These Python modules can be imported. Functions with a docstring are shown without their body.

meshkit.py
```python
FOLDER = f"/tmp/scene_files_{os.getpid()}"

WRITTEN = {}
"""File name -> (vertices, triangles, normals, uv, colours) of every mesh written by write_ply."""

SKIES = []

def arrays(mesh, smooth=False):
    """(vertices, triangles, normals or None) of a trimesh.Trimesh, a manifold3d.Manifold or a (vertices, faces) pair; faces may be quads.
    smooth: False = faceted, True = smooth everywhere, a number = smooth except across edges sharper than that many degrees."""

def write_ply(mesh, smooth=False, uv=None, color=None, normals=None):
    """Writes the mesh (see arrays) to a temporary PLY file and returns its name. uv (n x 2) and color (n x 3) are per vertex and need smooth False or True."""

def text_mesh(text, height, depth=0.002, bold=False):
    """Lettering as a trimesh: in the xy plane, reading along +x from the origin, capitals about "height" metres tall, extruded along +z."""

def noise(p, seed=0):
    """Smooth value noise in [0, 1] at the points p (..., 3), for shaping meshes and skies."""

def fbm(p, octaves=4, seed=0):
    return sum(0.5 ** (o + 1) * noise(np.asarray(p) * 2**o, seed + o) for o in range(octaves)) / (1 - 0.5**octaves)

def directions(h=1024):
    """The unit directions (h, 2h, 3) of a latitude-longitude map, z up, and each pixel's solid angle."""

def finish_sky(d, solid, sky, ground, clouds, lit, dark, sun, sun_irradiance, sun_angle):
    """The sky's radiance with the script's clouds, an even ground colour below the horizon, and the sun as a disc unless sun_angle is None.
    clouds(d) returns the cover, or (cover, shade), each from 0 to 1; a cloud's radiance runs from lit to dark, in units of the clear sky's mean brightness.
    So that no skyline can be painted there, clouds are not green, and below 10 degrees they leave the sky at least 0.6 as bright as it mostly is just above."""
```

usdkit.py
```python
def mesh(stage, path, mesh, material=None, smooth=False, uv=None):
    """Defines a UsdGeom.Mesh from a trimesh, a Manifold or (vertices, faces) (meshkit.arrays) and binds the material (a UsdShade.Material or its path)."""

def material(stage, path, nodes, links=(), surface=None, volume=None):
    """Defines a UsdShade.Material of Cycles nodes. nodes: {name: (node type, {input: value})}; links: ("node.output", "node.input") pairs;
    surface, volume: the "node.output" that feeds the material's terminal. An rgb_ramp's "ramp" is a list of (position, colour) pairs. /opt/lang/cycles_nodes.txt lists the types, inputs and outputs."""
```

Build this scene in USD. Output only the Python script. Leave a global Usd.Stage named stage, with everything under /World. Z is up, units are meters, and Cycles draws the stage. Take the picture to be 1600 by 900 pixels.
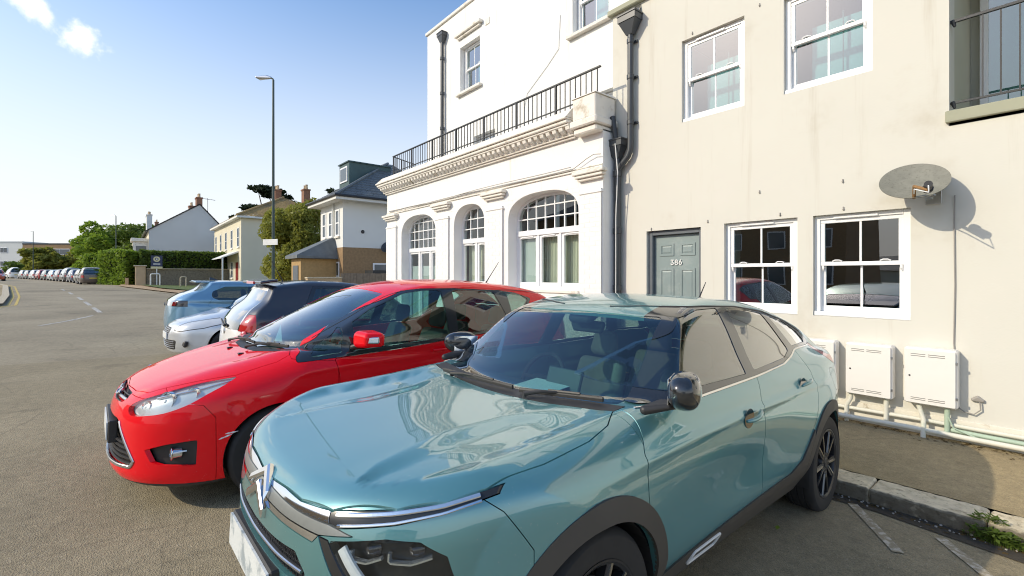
import math
import numpy as np
import trimesh
import manifold3d as m3
from scipy.interpolate import PchipInterpolator
from scipy.ndimage import gaussian_filter1d
from shapely.geometry import Polygon, LineString, Point, MultiPolygon, box as sbox
from shapely.ops import unary_union
from shapely import affinity
from pxr import Usd, UsdGeom, UsdLux, UsdShade, Gf, Sdf, Vt
import usdkit
from meshkit import text_mesh, noise, fbm

stage = Usd.Stage.CreateInMemory()
UsdGeom.SetStageUpAxis(stage, "Z")
UsdGeom.SetStageMetersPerUnit(stage, 1.0)
UsdGeom.Xform.Define(stage, "/World")
UsdGeom.Scope.Define(stage, "/World/Looks")
RNG = np.random.default_rng(7)

# ---------------------------------------------------------------- camera
CAM_H = 1.70
YAW = math.radians(39.87)                       # the wall runs off to the left at this angle from the view axis
cam = UsdGeom.Camera.Define(stage, "/World/camera")
cam.CreateHorizontalApertureAttr(36.0)
cam.CreateVerticalApertureAttr(20.25)
cam.CreateFocalLengthAttr(36.0 * 728 / 1600)
cam.CreateVerticalApertureOffsetAttr(-36.0 * 20 / 1600)
cam.CreateClippingRangeAttr(Gf.Vec2f(0.05, 5000))
cam.CreateExposureAttr(-0.50)
AX = np.array([-math.cos(YAW), math.sin(YAW), 0.0])
RX = np.array([math.sin(YAW), math.cos(YAW), 0.0])
cam_m = Gf.Matrix4d(*RX, 0, 0, 0, 1, 0, *(-AX), 0, 0, 0, CAM_H, 1)
cam.AddTransformOp().Set(cam_m)

# ---------------------------------------------------------------- sky and sun
TO_SUN = np.array([-0.46, -1.0, 0.64])
TO_SUN /= np.linalg.norm(TO_SUN)
SUN_EL, SUN_ROT = math.asin(TO_SUN[2]), math.atan2(TO_SUN[0], TO_SUN[1])


def direction(px, py):
    v = AX + (px - 800) / 728 * RX + np.array([0, 0, (430 - py) / 728])
    return v / np.linalg.norm(v)


def sky_material():
    n = {
        "co": ("texture_coordinate", {}),
        "sky": ("sky_texture", {"sky_type": "single_scattering", "sun_disc": False, "sun_elevation": SUN_EL, "sun_rotation": SUN_ROT, "altitude": 0.0, "air_density": 1.0, "aerosol_density": 0.9, "ozone_density": 2.0}),
        "bg": ("background_shader", {"strength": 0.11}),
        "nz": ("noise_texture", {"scale": 34.0, "detail": 9.0, "roughness": 0.6}),
        "cloudcol": ("color", {"value": (17.0, 17.0, 17.0)}),
        "haze": ("color", {"value": (12.5, 12.7, 12.9)}),
        "sep": ("separate_xyz", {}),
        "hz": ("map_range", {"range_type": "smoothstep", "from_min": 0.0, "from_max": 0.60, "to_min": 0.97, "to_max": 0.0, "clamp": True}),
        "mixh": ("mix_color", {}),
        "mixc": ("mix_color", {}),
        "hsv": ("hsv", {"saturation": 1.16, "value": 3.2, "fac": 1.0}),
    }
    l = [("co.generated", "nz.vector"), ("co.generated", "sep.vector"), ("sep.z", "hz.value"), ("sky.color", "hsv.color"), ("hsv.color", "mixh.a"), ("haze.color", "mixh.b"), ("hz.result", "mixh.fac")]
    prev = None
    for i, (px, py, rad, amt) in enumerate([(50, 6, 0.055, 0.66), (128, 58, 0.050, 0.74), (152, 70, 0.030, 0.55), (-210, 60, 0.10, 0.9), (-420, -60, 0.16, 0.9)]):
        n[f"d{i}"] = ("vector_math", {"math_type": "distance", "vector2": tuple(direction(px, py))})
        n[f"r{i}"] = ("map_range", {"from_min": 0.0, "from_max": rad, "to_min": amt, "to_max": 0.0, "clamp": True})
        l += [("co.generated", f"d{i}.vector1"), (f"d{i}.value", f"r{i}.value")]
        if prev is None:
            prev = f"r{i}.result"
        else:
            n[f"m{i}"] = ("math", {"math_type": "maximum"})
            l += [(prev, f"m{i}.value1"), (f"r{i}.result", f"m{i}.value2")]
            prev = f"m{i}.value"
    n["add"] = ("math", {"math_type": "add"})
    n["cov"] = ("map_range", {"range_type": "smoothstep", "from_min": 0.80, "from_max": 1.22, "to_min": 0.0, "to_max": 0.95, "clamp": True})
    l += [(prev, "add.value1"), ("nz.fac", "add.value2"), ("add.value", "cov.value"), ("mixh.result", "mixc.a"), ("cloudcol.color", "mixc.b"), ("cov.result", "mixc.fac"), ("mixc.result", "bg.color")]
    return usdkit.material(stage, "/World/Looks/sky_look", n, l, surface="bg.background")


dome = UsdLux.DomeLight.Define(stage, "/World/sky")
dome.CreateIntensityAttr(1.0)
UsdShade.MaterialBindingAPI.Apply(dome.GetPrim()).Bind(sky_material())
dome.GetPrim().SetCustomDataByKey("kind", "structure")
sun = UsdLux.DistantLight.Define(stage, "/World/sun")
sun.CreateIntensityAttr(1.25)
sun.CreateAngleAttr(0.55)
sun.CreateNormalizeAttr(True)
sun.CreateColorAttr(Gf.Vec3f(1.0, 0.89, 0.70))
zl = TO_SUN
xl = np.cross([0, 0, 1.0], zl)
xl /= np.linalg.norm(xl)
yl = np.cross(zl, xl)
sun.AddTransformOp().Set(Gf.Matrix4d(*xl, 0, *yl, 0, *zl, 0, 0, 0, 30, 1))

# ---------------------------------------------------------------- helpers: prims
USED = {}


def numbered(parent, name):
    k = (parent, name)
    USED[k] = USED.get(k, -1) + 1
    return f"{parent}/{name}" if USED[k] == 0 else f"{parent}/{name}_{USED[k]:03d}"


def path_of(parent):
    return "/World" if parent is None else str(parent.GetPath())


def tag(p, label=None, category=None, group=None, kind=None):
    for k, v in (("label", label), ("category", category), ("group", group), ("kind", kind)):
        if v:
            p.SetCustomDataByKey(k, v)
    return p


def thing(name, label, category, loc=(0, 0, 0), rotz=0.0, group=None, matrix=None):
    x = UsdGeom.Xform.Define(stage, numbered("/World", name))
    if matrix is not None:
        x.AddTransformOp().Set(matrix)
    else:
        x.AddTranslateOp().Set(Gf.Vec3d(*map(float, loc)))
        if rotz:
            x.AddRotateZOp().Set(math.degrees(rotz))
    return tag(x.GetPrim(), label, category, group)


def sub(name, parent, loc=None, rotz=0.0):
    x = UsdGeom.Xform.Define(stage, numbered(path_of(parent), name))
    if loc is not None:
        x.AddTranslateOp().Set(Gf.Vec3d(*map(float, loc)))
        if rotz:
            x.AddRotateZOp().Set(math.degrees(rotz))
    return x.GetPrim()


def obj(name, mesh, material, parent=None, smooth=False, label=None, category=None, group=None, kind=None):
    if isinstance(mesh, (list,)):
        mesh = trimesh.util.concatenate(mesh)
    m = usdkit.mesh(stage, numbered(path_of(parent), name), mesh, material, smooth=smooth)
    return tag(m.GetPrim(), label, category, group, kind)


def obj_n(name, v, f, n, material, parent=None, label=None, **k):
    """a mesh with its own vertex normals"""
    m = UsdGeom.Mesh.Define(stage, numbered(path_of(parent), name))
    m.CreatePointsAttr(Vt.Vec3fArray.FromNumpy(np.ascontiguousarray(v, np.float32)))
    m.CreateFaceVertexCountsAttr(Vt.IntArray.FromNumpy(np.full(len(f), 3, np.int32)))
    m.CreateFaceVertexIndicesAttr(Vt.IntArray.FromNumpy(np.ascontiguousarray(f, np.int32).ravel()))
    m.CreateSubdivisionSchemeAttr("none")
    m.CreateNormalsAttr(Vt.Vec3fArray.FromNumpy(np.ascontiguousarray(n, np.float32)))
    m.SetNormalsInterpolation("vertex")
    UsdShade.MaterialBindingAPI.Apply(m.GetPrim()).Bind(material)
    return tag(m.GetPrim(), label, **k)


def copy_of(root, name, label, loc, rotz=0.0, scale=1.0):
    """another of a thing, with all of its parts"""
    was = root.GetCustomData()
    x = UsdGeom.Xform.Define(stage, numbered("/World", name))
    p = x.GetPrim()
    p.GetReferences().AddInternalReference(root.GetPath())
    p.SetInstanceable(True)
    x.ClearXformOpOrder()
    x.AddTranslateOp(opSuffix="at").Set(Gf.Vec3d(*map(float, loc)))
    x.AddRotateZOp(opSuffix="at").Set(math.degrees(rotz))
    if scale != 1.0:
        x.AddScaleOp(opSuffix="at").Set(Gf.Vec3f(scale, scale, scale))
    return tag(p, label, was.get("category"), was.get("group"))


# ---------------------------------------------------------------- helpers: shapes
def bx(x0, x1, y0, y1, z0, z1):
    m = trimesh.creation.box([x1 - x0, y1 - y0, z1 - z0])
    m.apply_translation([(x0 + x1) / 2, (y0 + y1) / 2, (z0 + z1) / 2])
    return m


def cbx(x0, x1, y0, y1, z0, z1, c=0.006):
    """a box with chamfered edges"""
    a, b = np.array([x0, y0, z0], float), np.array([x1, y1, z1], float)
    c = min(c, 0.45 * float((b - a).min()))
    pts = []
    for i in range(8):
        p = np.array([(a, b)[(i >> k) & 1][k] for k in range(3)])
        s = np.array([1 if (i >> k) & 1 == 0 else -1 for k in range(3)])
        for k in range(3):
            q = p + c * s
            q[k] = p[k]
            pts.append(q)
    return trimesh.convex.convex_hull(np.array(pts))


def hull(pts):
    return trimesh.convex.convex_hull(np.asarray(pts, float))


def blob(spheres, n=2):
    """hull of spheres (x, y, z, r)"""
    s = trimesh.creation.icosphere(n, 1.0).vertices
    return hull(np.vstack([s * r + [x, y, z] for x, y, z, r in spheres]))


def ext(poly, h, to="xz", at=0.0):
    """extrude a polygon: to='xz' makes (u, z) a wall facing -y with its front at y = at; 'xy' lies flat with its bottom at z = at; 'yz' faces +x with its front at x = at"""
    parts = []
    for g in getattr(poly, "geoms", [poly]):
        if g.is_empty or g.area < 1e-7 or g.geom_type != "Polygon":
            continue
        parts.append(trimesh.creation.extrude_polygon(g, h, engine="earcut"))
    m = trimesh.util.concatenate(parts)
    T = np.eye(4)
    if to == "xz":
        T[:3, :3] = [[1, 0, 0], [0, 0, -1], [0, 1, 0]]
        T[1, 3] = at + h
    elif to == "yz":
        T[:3, :3] = [[0, 0, 1], [1, 0, 0], [0, 1, 0]]
        T[0, 3] = at - h
    else:
        T[2, 3] = at
    m.apply_transform(T)
    return m


def tube(path, r, n=10, closed=False):
    """a round tube along a polyline (r may vary)"""
    p = np.asarray(path, float)
    k = len(p)
    r = np.broadcast_to(np.asarray(r, float), (k,))
    t = np.gradient(p, axis=0) if not closed else np.roll(p, -1, 0) - np.roll(p, 1, 0)
    t /= np.maximum(np.linalg.norm(t, axis=1, keepdims=True), 1e-9)
    up = np.array([0, 0, 1.0]) if abs(t[0][2]) < 0.9 else np.array([1.0, 0, 0])
    v = []
    u = np.cross(up, t[0])
    for i in range(k):
        u = u - np.dot(u, t[i]) * t[i]
        u /= max(np.linalg.norm(u), 1e-9)
        w = np.cross(t[i], u)
        a = np.arange(n) * 2 * math.pi / n
        v.append(p[i] + r[i] * (np.cos(a)[:, None] * u + np.sin(a)[:, None] * w))
    v = np.vstack(v)
    f = []
    rows = k if closed else k - 1
    for i in range(rows):
        a, b = i * n, ((i + 1) % k) * n
        for j in range(n):
            q = (j + 1) % n
            f += [[a + j, a + q, b + q], [a + j, b + q, b + j]]
    if not closed:
        v = np.vstack([v, p[0], p[-1]])
        for j in range(n):
            q = (j + 1) % n
            f += [[len(v) - 2, q, j], [len(v) - 1, (k - 1) * n + j, (k - 1) * n + q]]
    return trimesh.Trimesh(v, np.array(f), process=False)


def strip(P, N, w, h):
    """a bar of width w and height h, chamfered, laid along points P on a surface with normals N"""
    P, N = np.asarray(P, float), np.asarray(N, float)
    w = np.broadcast_to(np.asarray(w, float), (len(P),))
    t = np.gradient(P, axis=0)
    t /= np.maximum(np.linalg.norm(t, axis=1, keepdims=True), 1e-9)
    b = np.cross(N, t)
    b /= np.maximum(np.linalg.norm(b, axis=1, keepdims=True), 1e-9)
    prof = [(-0.5, -0.006 / max(h, 1e-6)), (-0.5, 0.5), (-0.28, 1.0), (0.28, 1.0), (0.5, 0.5), (0.5, -0.006 / max(h, 1e-6))]
    v = np.stack([P + (a * w)[:, None] * b + c * h * N for a, c in prof], 1).reshape(-1, 3)
    m, f = len(prof), []
    for i in range(len(P) - 1):
        for j in range(m):
            q = (j + 1) % m
            f += [[i * m + j, i * m + q, (i + 1) * m + q], [i * m + j, (i + 1) * m + q, (i + 1) * m + j]]
    e = (len(P) - 1) * m
    for j in range(1, m - 1):
        f += [[0, j + 1, j], [e, e + j, e + j + 1]]
    mm = trimesh.Trimesh(v, np.array(f), process=False)
    trimesh.repair.fix_normals(mm)
    return mm


def lathe(profile, n=24, axis="z"):
    m = trimesh.creation.revolve(np.asarray(profile, float), sections=n)
    if axis == "y":
        m.apply_transform(trimesh.transformations.rotation_matrix(-math.pi / 2, [1, 0, 0]))
    elif axis == "x":
        m.apply_transform(trimesh.transformations.rotation_matrix(math.pi / 2, [0, 1, 0]))
    return m


def moved(m, loc=(0, 0, 0), rz=0.0, rx=0.0, ry=0.0):
    m = m.copy()
    for a, ax in ((rx, [1, 0, 0]), (ry, [0, 1, 0]), (rz, [0, 0, 1])):
        if a:
            m.apply_transform(trimesh.transformations.rotation_matrix(a, ax))
    m.apply_translation(loc)
    return m


def smooth_poly(pts, n=6):
    """closed Catmull-Rom curve through the points"""
    p = np.asarray(pts, float)
    out = []
    for i in range(len(p)):
        a, b, c, d = p[i - 1], p[i], p[(i + 1) % len(p)], p[(i + 2) % len(p)]
        for t in np.arange(n) / n:
            out.append(0.5 * (2 * b + (c - a) * t + (2 * a - 5 * b + 4 * c - d) * t * t + (3 * b - a - 3 * c + d) * t ** 3))
    return Polygon(out).buffer(0)


def rounded(pts, r):
    return Polygon(pts).buffer(-r, join_style=2).buffer(2 * r, quad_segs=5).buffer(-r, quad_segs=5) if r else Polygon(pts)


# ---------------------------------------------------------------- materials
def mat(name, color=(0.5, 0.5, 0.5), rough=0.6, var=0.12, scale=3.0, bump=0.0, bscale=60.0, metallic=0.0, coat=0.0, spec=0.5, dark=None, space="object", extra=None, detail=5.0, spots=None, streak=None):
    """principled material whose colour drifts between color*(1-var) and color*(1+var) and towards dark in patches; bump is fine relief in metres"""
    c = np.array(color, float)
    lo = c * (1 - var) if dark is None else np.array(dark, float)
    hi = np.clip(c * (1 + var), 0, 0.95)
    n = {"co": ("texture_coordinate", {}), "p": ("principled_bsdf", {"roughness": rough, "metallic": metallic, "coat_weight": coat, "coat_roughness": 0.03, "specular_ior_level": spec}),
         "nz": ("noise_texture", {"scale": scale, "detail": detail, "roughness": 0.6}),
         "rp": ("rgb_ramp", {"ramp": [(0.25, tuple(lo)), (0.5, tuple(c)), (0.78, tuple(hi))]})}
    src = "co.object" if space == "object" else "ge.position"
    if space != "object":
        n["ge"] = ("geometry", {})
    l = [(src, "nz.vector"), ("nz.fac", "rp.fac")]
    out = "rp.color"
    if spots:
        col, sc, lo_, hi_ = spots
        n["n2"] = ("noise_texture", {"scale": sc, "detail": 6.0, "roughness": 0.65})
        n["m2"] = ("map_range", {"range_type": "smoothstep", "from_min": lo_, "from_max": hi_, "to_min": 0.0, "to_max": 1.0, "clamp": True})
        n["mx"] = ("mix_color", {"b": tuple(col)})
        l += [(src, "n2.vector"), ("n2.fac", "m2.value"), ("m2.result", "mx.fac"), (out, "mx.a")]
        out = "mx.result"
    l.append((out, "p.base_color"))
    if bump:
        n["nb"] = ("noise_texture", {"scale": bscale, "detail": 4.0, "roughness": 0.6})
        n["bp"] = ("bump", {"strength": 1.0, "distance": bump})
        l += [(src, "nb.vector"), ("nb.fac", "bp.height"), ("bp.normal", "p.normal")]
    if streak:                      # dirt washed down the wall: noise drawn out vertically
        col, amt = streak
        n["sm_"] = ("mapping", {"scale": (3.2, 3.2, 0.16)})
        n["sn"] = ("noise_texture", {"scale": 1.6, "detail": 6.0, "roughness": 0.7})
        n["sr"] = ("map_range", {"range_type": "smoothstep", "from_min": 0.55, "from_max": 0.82, "to_min": 0.0, "to_max": amt, "clamp": True})
        n["sx"] = ("mix_color", {"b": tuple(col)})
        l.remove((out, "p.base_color"))
        l += [(src, "sm_.vector"), ("sm_.vector", "sn.vector"), ("sn.fac", "sr.value"), ("sr.result", "sx.fac"), (out, "sx.a"), ("sx.result", "p.base_color")]
    if extra:
        extra(n, l)
    return usdkit.material(stage, f"/World/Looks/{name}", n, l, surface="p.BSDF")


def paint(name, color, metallic=0.0, rough=0.35, dust=0.10, spec=0.5, ior=1.52):
    """car paint: base coat with fine flakes under clear lacquer, a little dust"""
    n = {"co": ("texture_coordinate", {}), "p": ("principled_bsdf", {"metallic": metallic, "roughness": rough, "coat_weight": 1.0, "coat_ior": ior, "specular_ior_level": spec}),
         "fl": ("voronoi_texture", {"scale": 900.0}), "hs": ("mix_color", {"a": tuple(np.array(color) * 0.86), "b": tuple(np.clip(np.array(color) * 1.14, 0, 1))}),
         "nz": ("noise_texture", {"scale": 7.0, "detail": 8.0, "roughness": 0.7}),
         "cr": ("map_range", {"from_min": 0.35, "from_max": 0.8, "to_min": 0.012, "to_max": 0.012 + dust, "clamp": True}),
         "sp": ("noise_texture", {"scale": 190.0, "detail": 2.0}),
         "sm": ("map_range", {"range_type": "smoothstep", "from_min": 0.715, "from_max": 0.775, "to_min": 0.0, "to_max": 0.6, "clamp": True}),
         "mx": ("mix_color", {"b": (0.55, 0.55, 0.52)})}
    l = [("co.object", "fl.vector"), ("co.object", "nz.vector"), ("co.object", "sp.vector"), ("fl.distance", "hs.fac"), ("hs.result", "mx.a"), ("sp.fac", "sm.value"), ("sm.result", "mx.fac"), ("mx.result", "p.base_color"), ("nz.fac", "cr.value"), ("cr.result", "p.coat_roughness")]
    return usdkit.material(stage, f"/World/Looks/{name}", n, l, surface="p.BSDF")


def glass(name, tint=(0.8, 0.9, 0.88), ior=1.5, rough=0.0, gain=1.0, wave=0.0):
    """a pane: clear with a mirror share set by the angle; the far face of the thin pane only lets light through"""
    n = {"t": ("transparent_bsdf", {"color": tint}), "g": ("glossy_bsdf", {"color": (1, 1, 1), "roughness": rough}), "f": ("fresnel", {"IOR": ior}), "k": ("math", {"math_type": "multiply", "value2": gain, "use_clamp": True}), "m": ("mix_closure", {}),
         "ge": ("geometry", {}), "inv": ("math", {"math_type": "subtract", "value1": 1.0}), "kk": ("math", {"math_type": "multiply"})}
    l = [("f.fac", "k.value1"), ("ge.backfacing", "inv.value2"), ("k.value", "kk.value1"), ("inv.value", "kk.value2"), ("kk.value", "m.fac"), ("t.BSDF", "m.closure1"), ("g.BSDF", "m.closure2")]
    if wave:
        n["co"] = ("texture_coordinate", {})
        n["nz"] = ("noise_texture", {"scale": 1.6, "detail": 1.0})
        n["bp"] = ("bump", {"strength": 1.0, "distance": wave})
        l += [("co.object", "nz.vector"), ("nz.fac", "bp.height"), ("bp.normal", "g.normal")]
    return usdkit.material(stage, f"/World/Looks/{name}", n, l, surface="m.closure")


def leafy(name, a, b, c, trans=0.45):
    n = {"oi": ("geometry", {}), "co": ("texture_coordinate", {}), "nz": ("noise_texture", {"scale": 0.9, "detail": 4.0}), "ad": ("mix_float", {"fac": 0.55}),
         "rp": ("rgb_ramp", {"ramp": [(0.15, a), (0.5, b), (0.85, c)]}), "d": ("principled_bsdf", {"roughness": 0.55, "specular_ior_level": 0.3}), "t": ("translucent_bsdf", {}), "m": ("mix_closure", {"fac": trans})}
    l = [("co.object", "nz.vector"), ("nz.fac", "ad.a"), ("oi.random_per_island", "ad.b"), ("ad.result", "rp.fac"), ("rp.color", "d.base_color"), ("rp.color", "t.color"), ("d.BSDF", "m.closure1"), ("t.BSDF", "m.closure2")]
    return usdkit.material(stage, f"/World/Looks/{name}", n, l, surface="m.closure")


def asphalt_material(name, base, speck, lighter):
    n = {"ge": ("geometry", {}), "p": ("principled_bsdf", {"roughness": 0.88, "specular_ior_level": 0.35}),
         "big": ("noise_texture", {"scale": 0.35, "detail": 7.0, "roughness": 0.62}), "rp": ("rgb_ramp", {"ramp": [(0.3, tuple(np.array(base) * 0.78)), (0.5, base), (0.7, lighter)]}),
         "st": ("voronoi_texture", {"scale": 125.0}), "sr": ("rgb_ramp", {"ramp": [(0.25, (0.45, 0.45, 0.45)), (0.45, (0.92, 0.92, 0.92)), (0.75, (1.35, 1.32, 1.26))]}), "mul": ("mix_color", {"blend_type": "multiply", "fac": 1.0, "use_clamp": False}),
         "wn": ("white_noise_texture", {}), "gm": ("map_range", {"from_min": 0.955, "from_max": 0.98, "to_min": 0.0, "to_max": 0.4, "clamp": True}), "mx": ("mix_color", {"b": speck}),
         "cr": ("voronoi_texture", {"scale": 0.55, "feature": "distance_to_edge"}), "cn": ("noise_texture", {"scale": 2.5, "detail": 5.0}), "cm": ("mix_vector", {"fac": 0.12}),
         "ck": ("map_range", {"from_min": 0.0, "from_max": 0.006, "to_min": 0.28, "to_max": 0.0, "clamp": True}), "cx": ("mix_color", {"b": tuple(np.array(base) * 0.35)}),
         "bp": ("bump", {"strength": 0.9, "distance": 0.004}), "fn": ("noise_texture", {"scale": 95.0, "detail": 4.0, "roughness": 0.75})}
    l = [("ge.position", "big.vector"), ("ge.position", "st.vector"), ("ge.position", "fn.vector"), ("ge.position", "cn.vector"), ("big.fac", "rp.fac"), ("rp.color", "mul.a"), ("fn.fac", "sr.fac"), ("sr.color", "mul.b"),
         ("st.color", "wn.vector"), ("wn.value", "gm.value"), ("gm.result", "mx.fac"), ("mul.result", "mx.a"),
         ("ge.position", "cm.a"), ("cn.color", "cm.b"), ("cm.result", "cr.vector"), ("cr.distance", "ck.value"), ("ck.result", "cx.fac"), ("mx.result", "cx.a"), ("cx.result", "p.base_color"),
         ("st.distance", "bp.height"), ("bp.normal", "p.normal")]
    n["on"] = ("noise_texture", {"scale": 0.9, "detail": 5.0, "roughness": 0.6})
    n["om"] = ("map_range", {"range_type": "smoothstep", "from_min": 0.56, "from_max": 0.74, "to_min": 0.0, "to_max": 0.5, "clamp": True})
    n["ox"] = ("mix_color", {"b": tuple(np.array(base) * 0.42)})
    n["mn"] = ("noise_texture", {"scale": 14.0, "detail": 6.0, "roughness": 0.7})
    n["mm"] = ("map_range", {"from_min": 0.3, "from_max": 0.7, "to_min": 0.80, "to_max": 1.16, "clamp": True})
    n["mv"] = ("vector_math", {"math_type": "scale"})
    l.remove(("cx.result", "p.base_color"))
    l += [("ge.position", "on.vector"), ("on.fac", "om.value"), ("om.result", "ox.fac"), ("cx.result", "ox.a"), ("ge.position", "mn.vector"), ("mn.fac", "mm.value"), ("ox.result", "mv.vector1"), ("mm.result", "mv.scale"), ("mv.vector", "p.base_color")]
    return usdkit.material(stage, f"/World/Looks/{name}", n, l, surface="p.BSDF")


L = {}
L["asphalt"] = asphalt_material("asphalt", (0.285, 0.238, 0.150), (0.44, 0.39, 0.30), (0.345, 0.288, 0.188))
L["asphalt_far"] = asphalt_material("asphalt_far", (0.315, 0.268, 0.182), (0.44, 0.39, 0.30), (0.365, 0.312, 0.215))
L["pavement"] = asphalt_material("pavement_tarmac", (0.345, 0.270, 0.150), (0.50, 0.42, 0.28), (0.41, 0.325, 0.19))
L["kerb"] = mat("kerb_stone", (0.50, 0.43, 0.31), 0.95, 0.25, 16, 0.010, 45, dark=(0.36, 0.30, 0.20), spots=((0.27, 0.225, 0.145), 22, 0.52, 0.72))
def kerb_grime_shade(n, l):  # front face darkened by colour: gutter grime and painted shade together
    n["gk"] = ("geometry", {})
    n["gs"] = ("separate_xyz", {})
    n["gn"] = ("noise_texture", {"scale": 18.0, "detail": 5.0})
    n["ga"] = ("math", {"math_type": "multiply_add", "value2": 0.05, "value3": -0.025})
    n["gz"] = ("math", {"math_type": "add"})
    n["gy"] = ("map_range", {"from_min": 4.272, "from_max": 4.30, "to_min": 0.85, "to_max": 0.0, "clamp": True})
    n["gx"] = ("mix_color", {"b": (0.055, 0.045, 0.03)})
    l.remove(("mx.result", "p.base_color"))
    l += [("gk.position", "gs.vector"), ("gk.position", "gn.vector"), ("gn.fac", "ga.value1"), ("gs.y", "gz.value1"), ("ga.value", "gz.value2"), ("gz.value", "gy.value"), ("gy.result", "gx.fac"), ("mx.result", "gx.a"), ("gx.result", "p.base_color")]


L["near_kerb"] = mat("near_kerb_stone", (0.66, 0.57, 0.40), 0.95, 0.22, 16, 0.008, 45, dark=(0.48, 0.40, 0.26), spots=((0.27, 0.225, 0.145), 22, 0.52, 0.72), extra=kerb_grime_shade)
L["line"] = mat("worn_white_line", (0.55, 0.53, 0.48), 0.9, 0.1, 6, spots=((0.17, 0.155, 0.13), 22, 0.46, 0.6))
L["line_faint"] = mat("very_worn_white_line", (0.50, 0.45, 0.36), 0.9, 0.1, 6, spots=((0.29, 0.24, 0.16), 26, 0.38, 0.56), space="world")
L["yellow_line"] = mat("worn_yellow_line", (0.55, 0.40, 0.10), 0.9, 0.1, 6, spots=((0.18, 0.15, 0.11), 20, 0.52, 0.66))
L["brick_paving"] = mat("ochre_paving", (0.42, 0.29, 0.16), 0.9, 0.2, 4, 0.003, 50)
L["grass"] = mat("mown_grass", (0.10, 0.14, 0.035), 0.9, 0.35, 6, 0.02, 40, dark=(0.05, 0.075, 0.02))
L["earth"] = mat("rough_ground", (0.13, 0.12, 0.08), 0.95, 0.3, 0.4)
L["cream"] = mat("cream_render", (0.625, 0.605, 0.53), 0.85, 0.03, 0.7, 0.0008, 55, spots=((0.52, 0.48, 0.39), 0.9, 0.56, 0.8), space="world", streak=((0.45, 0.40, 0.31), 0.7))
L["plinth"] = mat("cream_plinth", (0.70, 0.66, 0.56), 0.85, 0.06, 2.0, 0.003, 30, spots=((0.42, 0.36, 0.26), 5.0, 0.62, 0.72), space="world")
L["white"] = mat("white_render", (0.80, 0.785, 0.745), 0.8, 0.03, 0.8, 0.002, 40, spots=((0.68, 0.65, 0.58), 1.2, 0.6, 0.8), space="world", streak=((0.56, 0.51, 0.41), 0.75))
L["white_brick"] = mat("white_painted_brick", (0.80, 0.785, 0.75), 0.75, 0.04, 3.0, 0.0025, 90, spots=((0.66, 0.62, 0.54), 3.0, 0.64, 0.78), space="world")
L["stone_white"] = mat("white_painted_stone", (0.76, 0.72, 0.64), 0.8, 0.05, 3.0, 0.002, 60, spots=((0.46, 0.40, 0.30), 4.0, 0.53, 0.72), space="world")
L["gypsum"] = mat("upvc_white", (0.80, 0.80, 0.79), 0.3, 0.02, 2.0)
L["cupboard"] = mat("cream_plastic", (0.76, 0.73, 0.67), 0.45, 0.03, 4.0)
L["pipe_cream"] = mat("cream_painted_pipe", (0.66, 0.64, 0.54), 0.6, 0.06, 5.0, spots=((0.42, 0.50, 0.38), 3.0, 0.55, 0.7))
L["pipe_green"] = mat("weathered_green_pipe", (0.40, 0.50, 0.38), 0.6, 0.1, 5.0)
L["black_iron"] = mat("black_iron", (0.022, 0.024, 0.026), 0.45, 0.2, 8.0, 0.001, 120)
L["drain"] = mat("dark_grey_drain", (0.045, 0.05, 0.055), 0.38, 0.12, 4.0)
L["door"] = mat("grey_green_door", (0.21, 0.265, 0.26), 0.45, 0.08, 1.8, spots=((0.26, 0.31, 0.30), 4.0, 0.5, 0.7))
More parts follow.
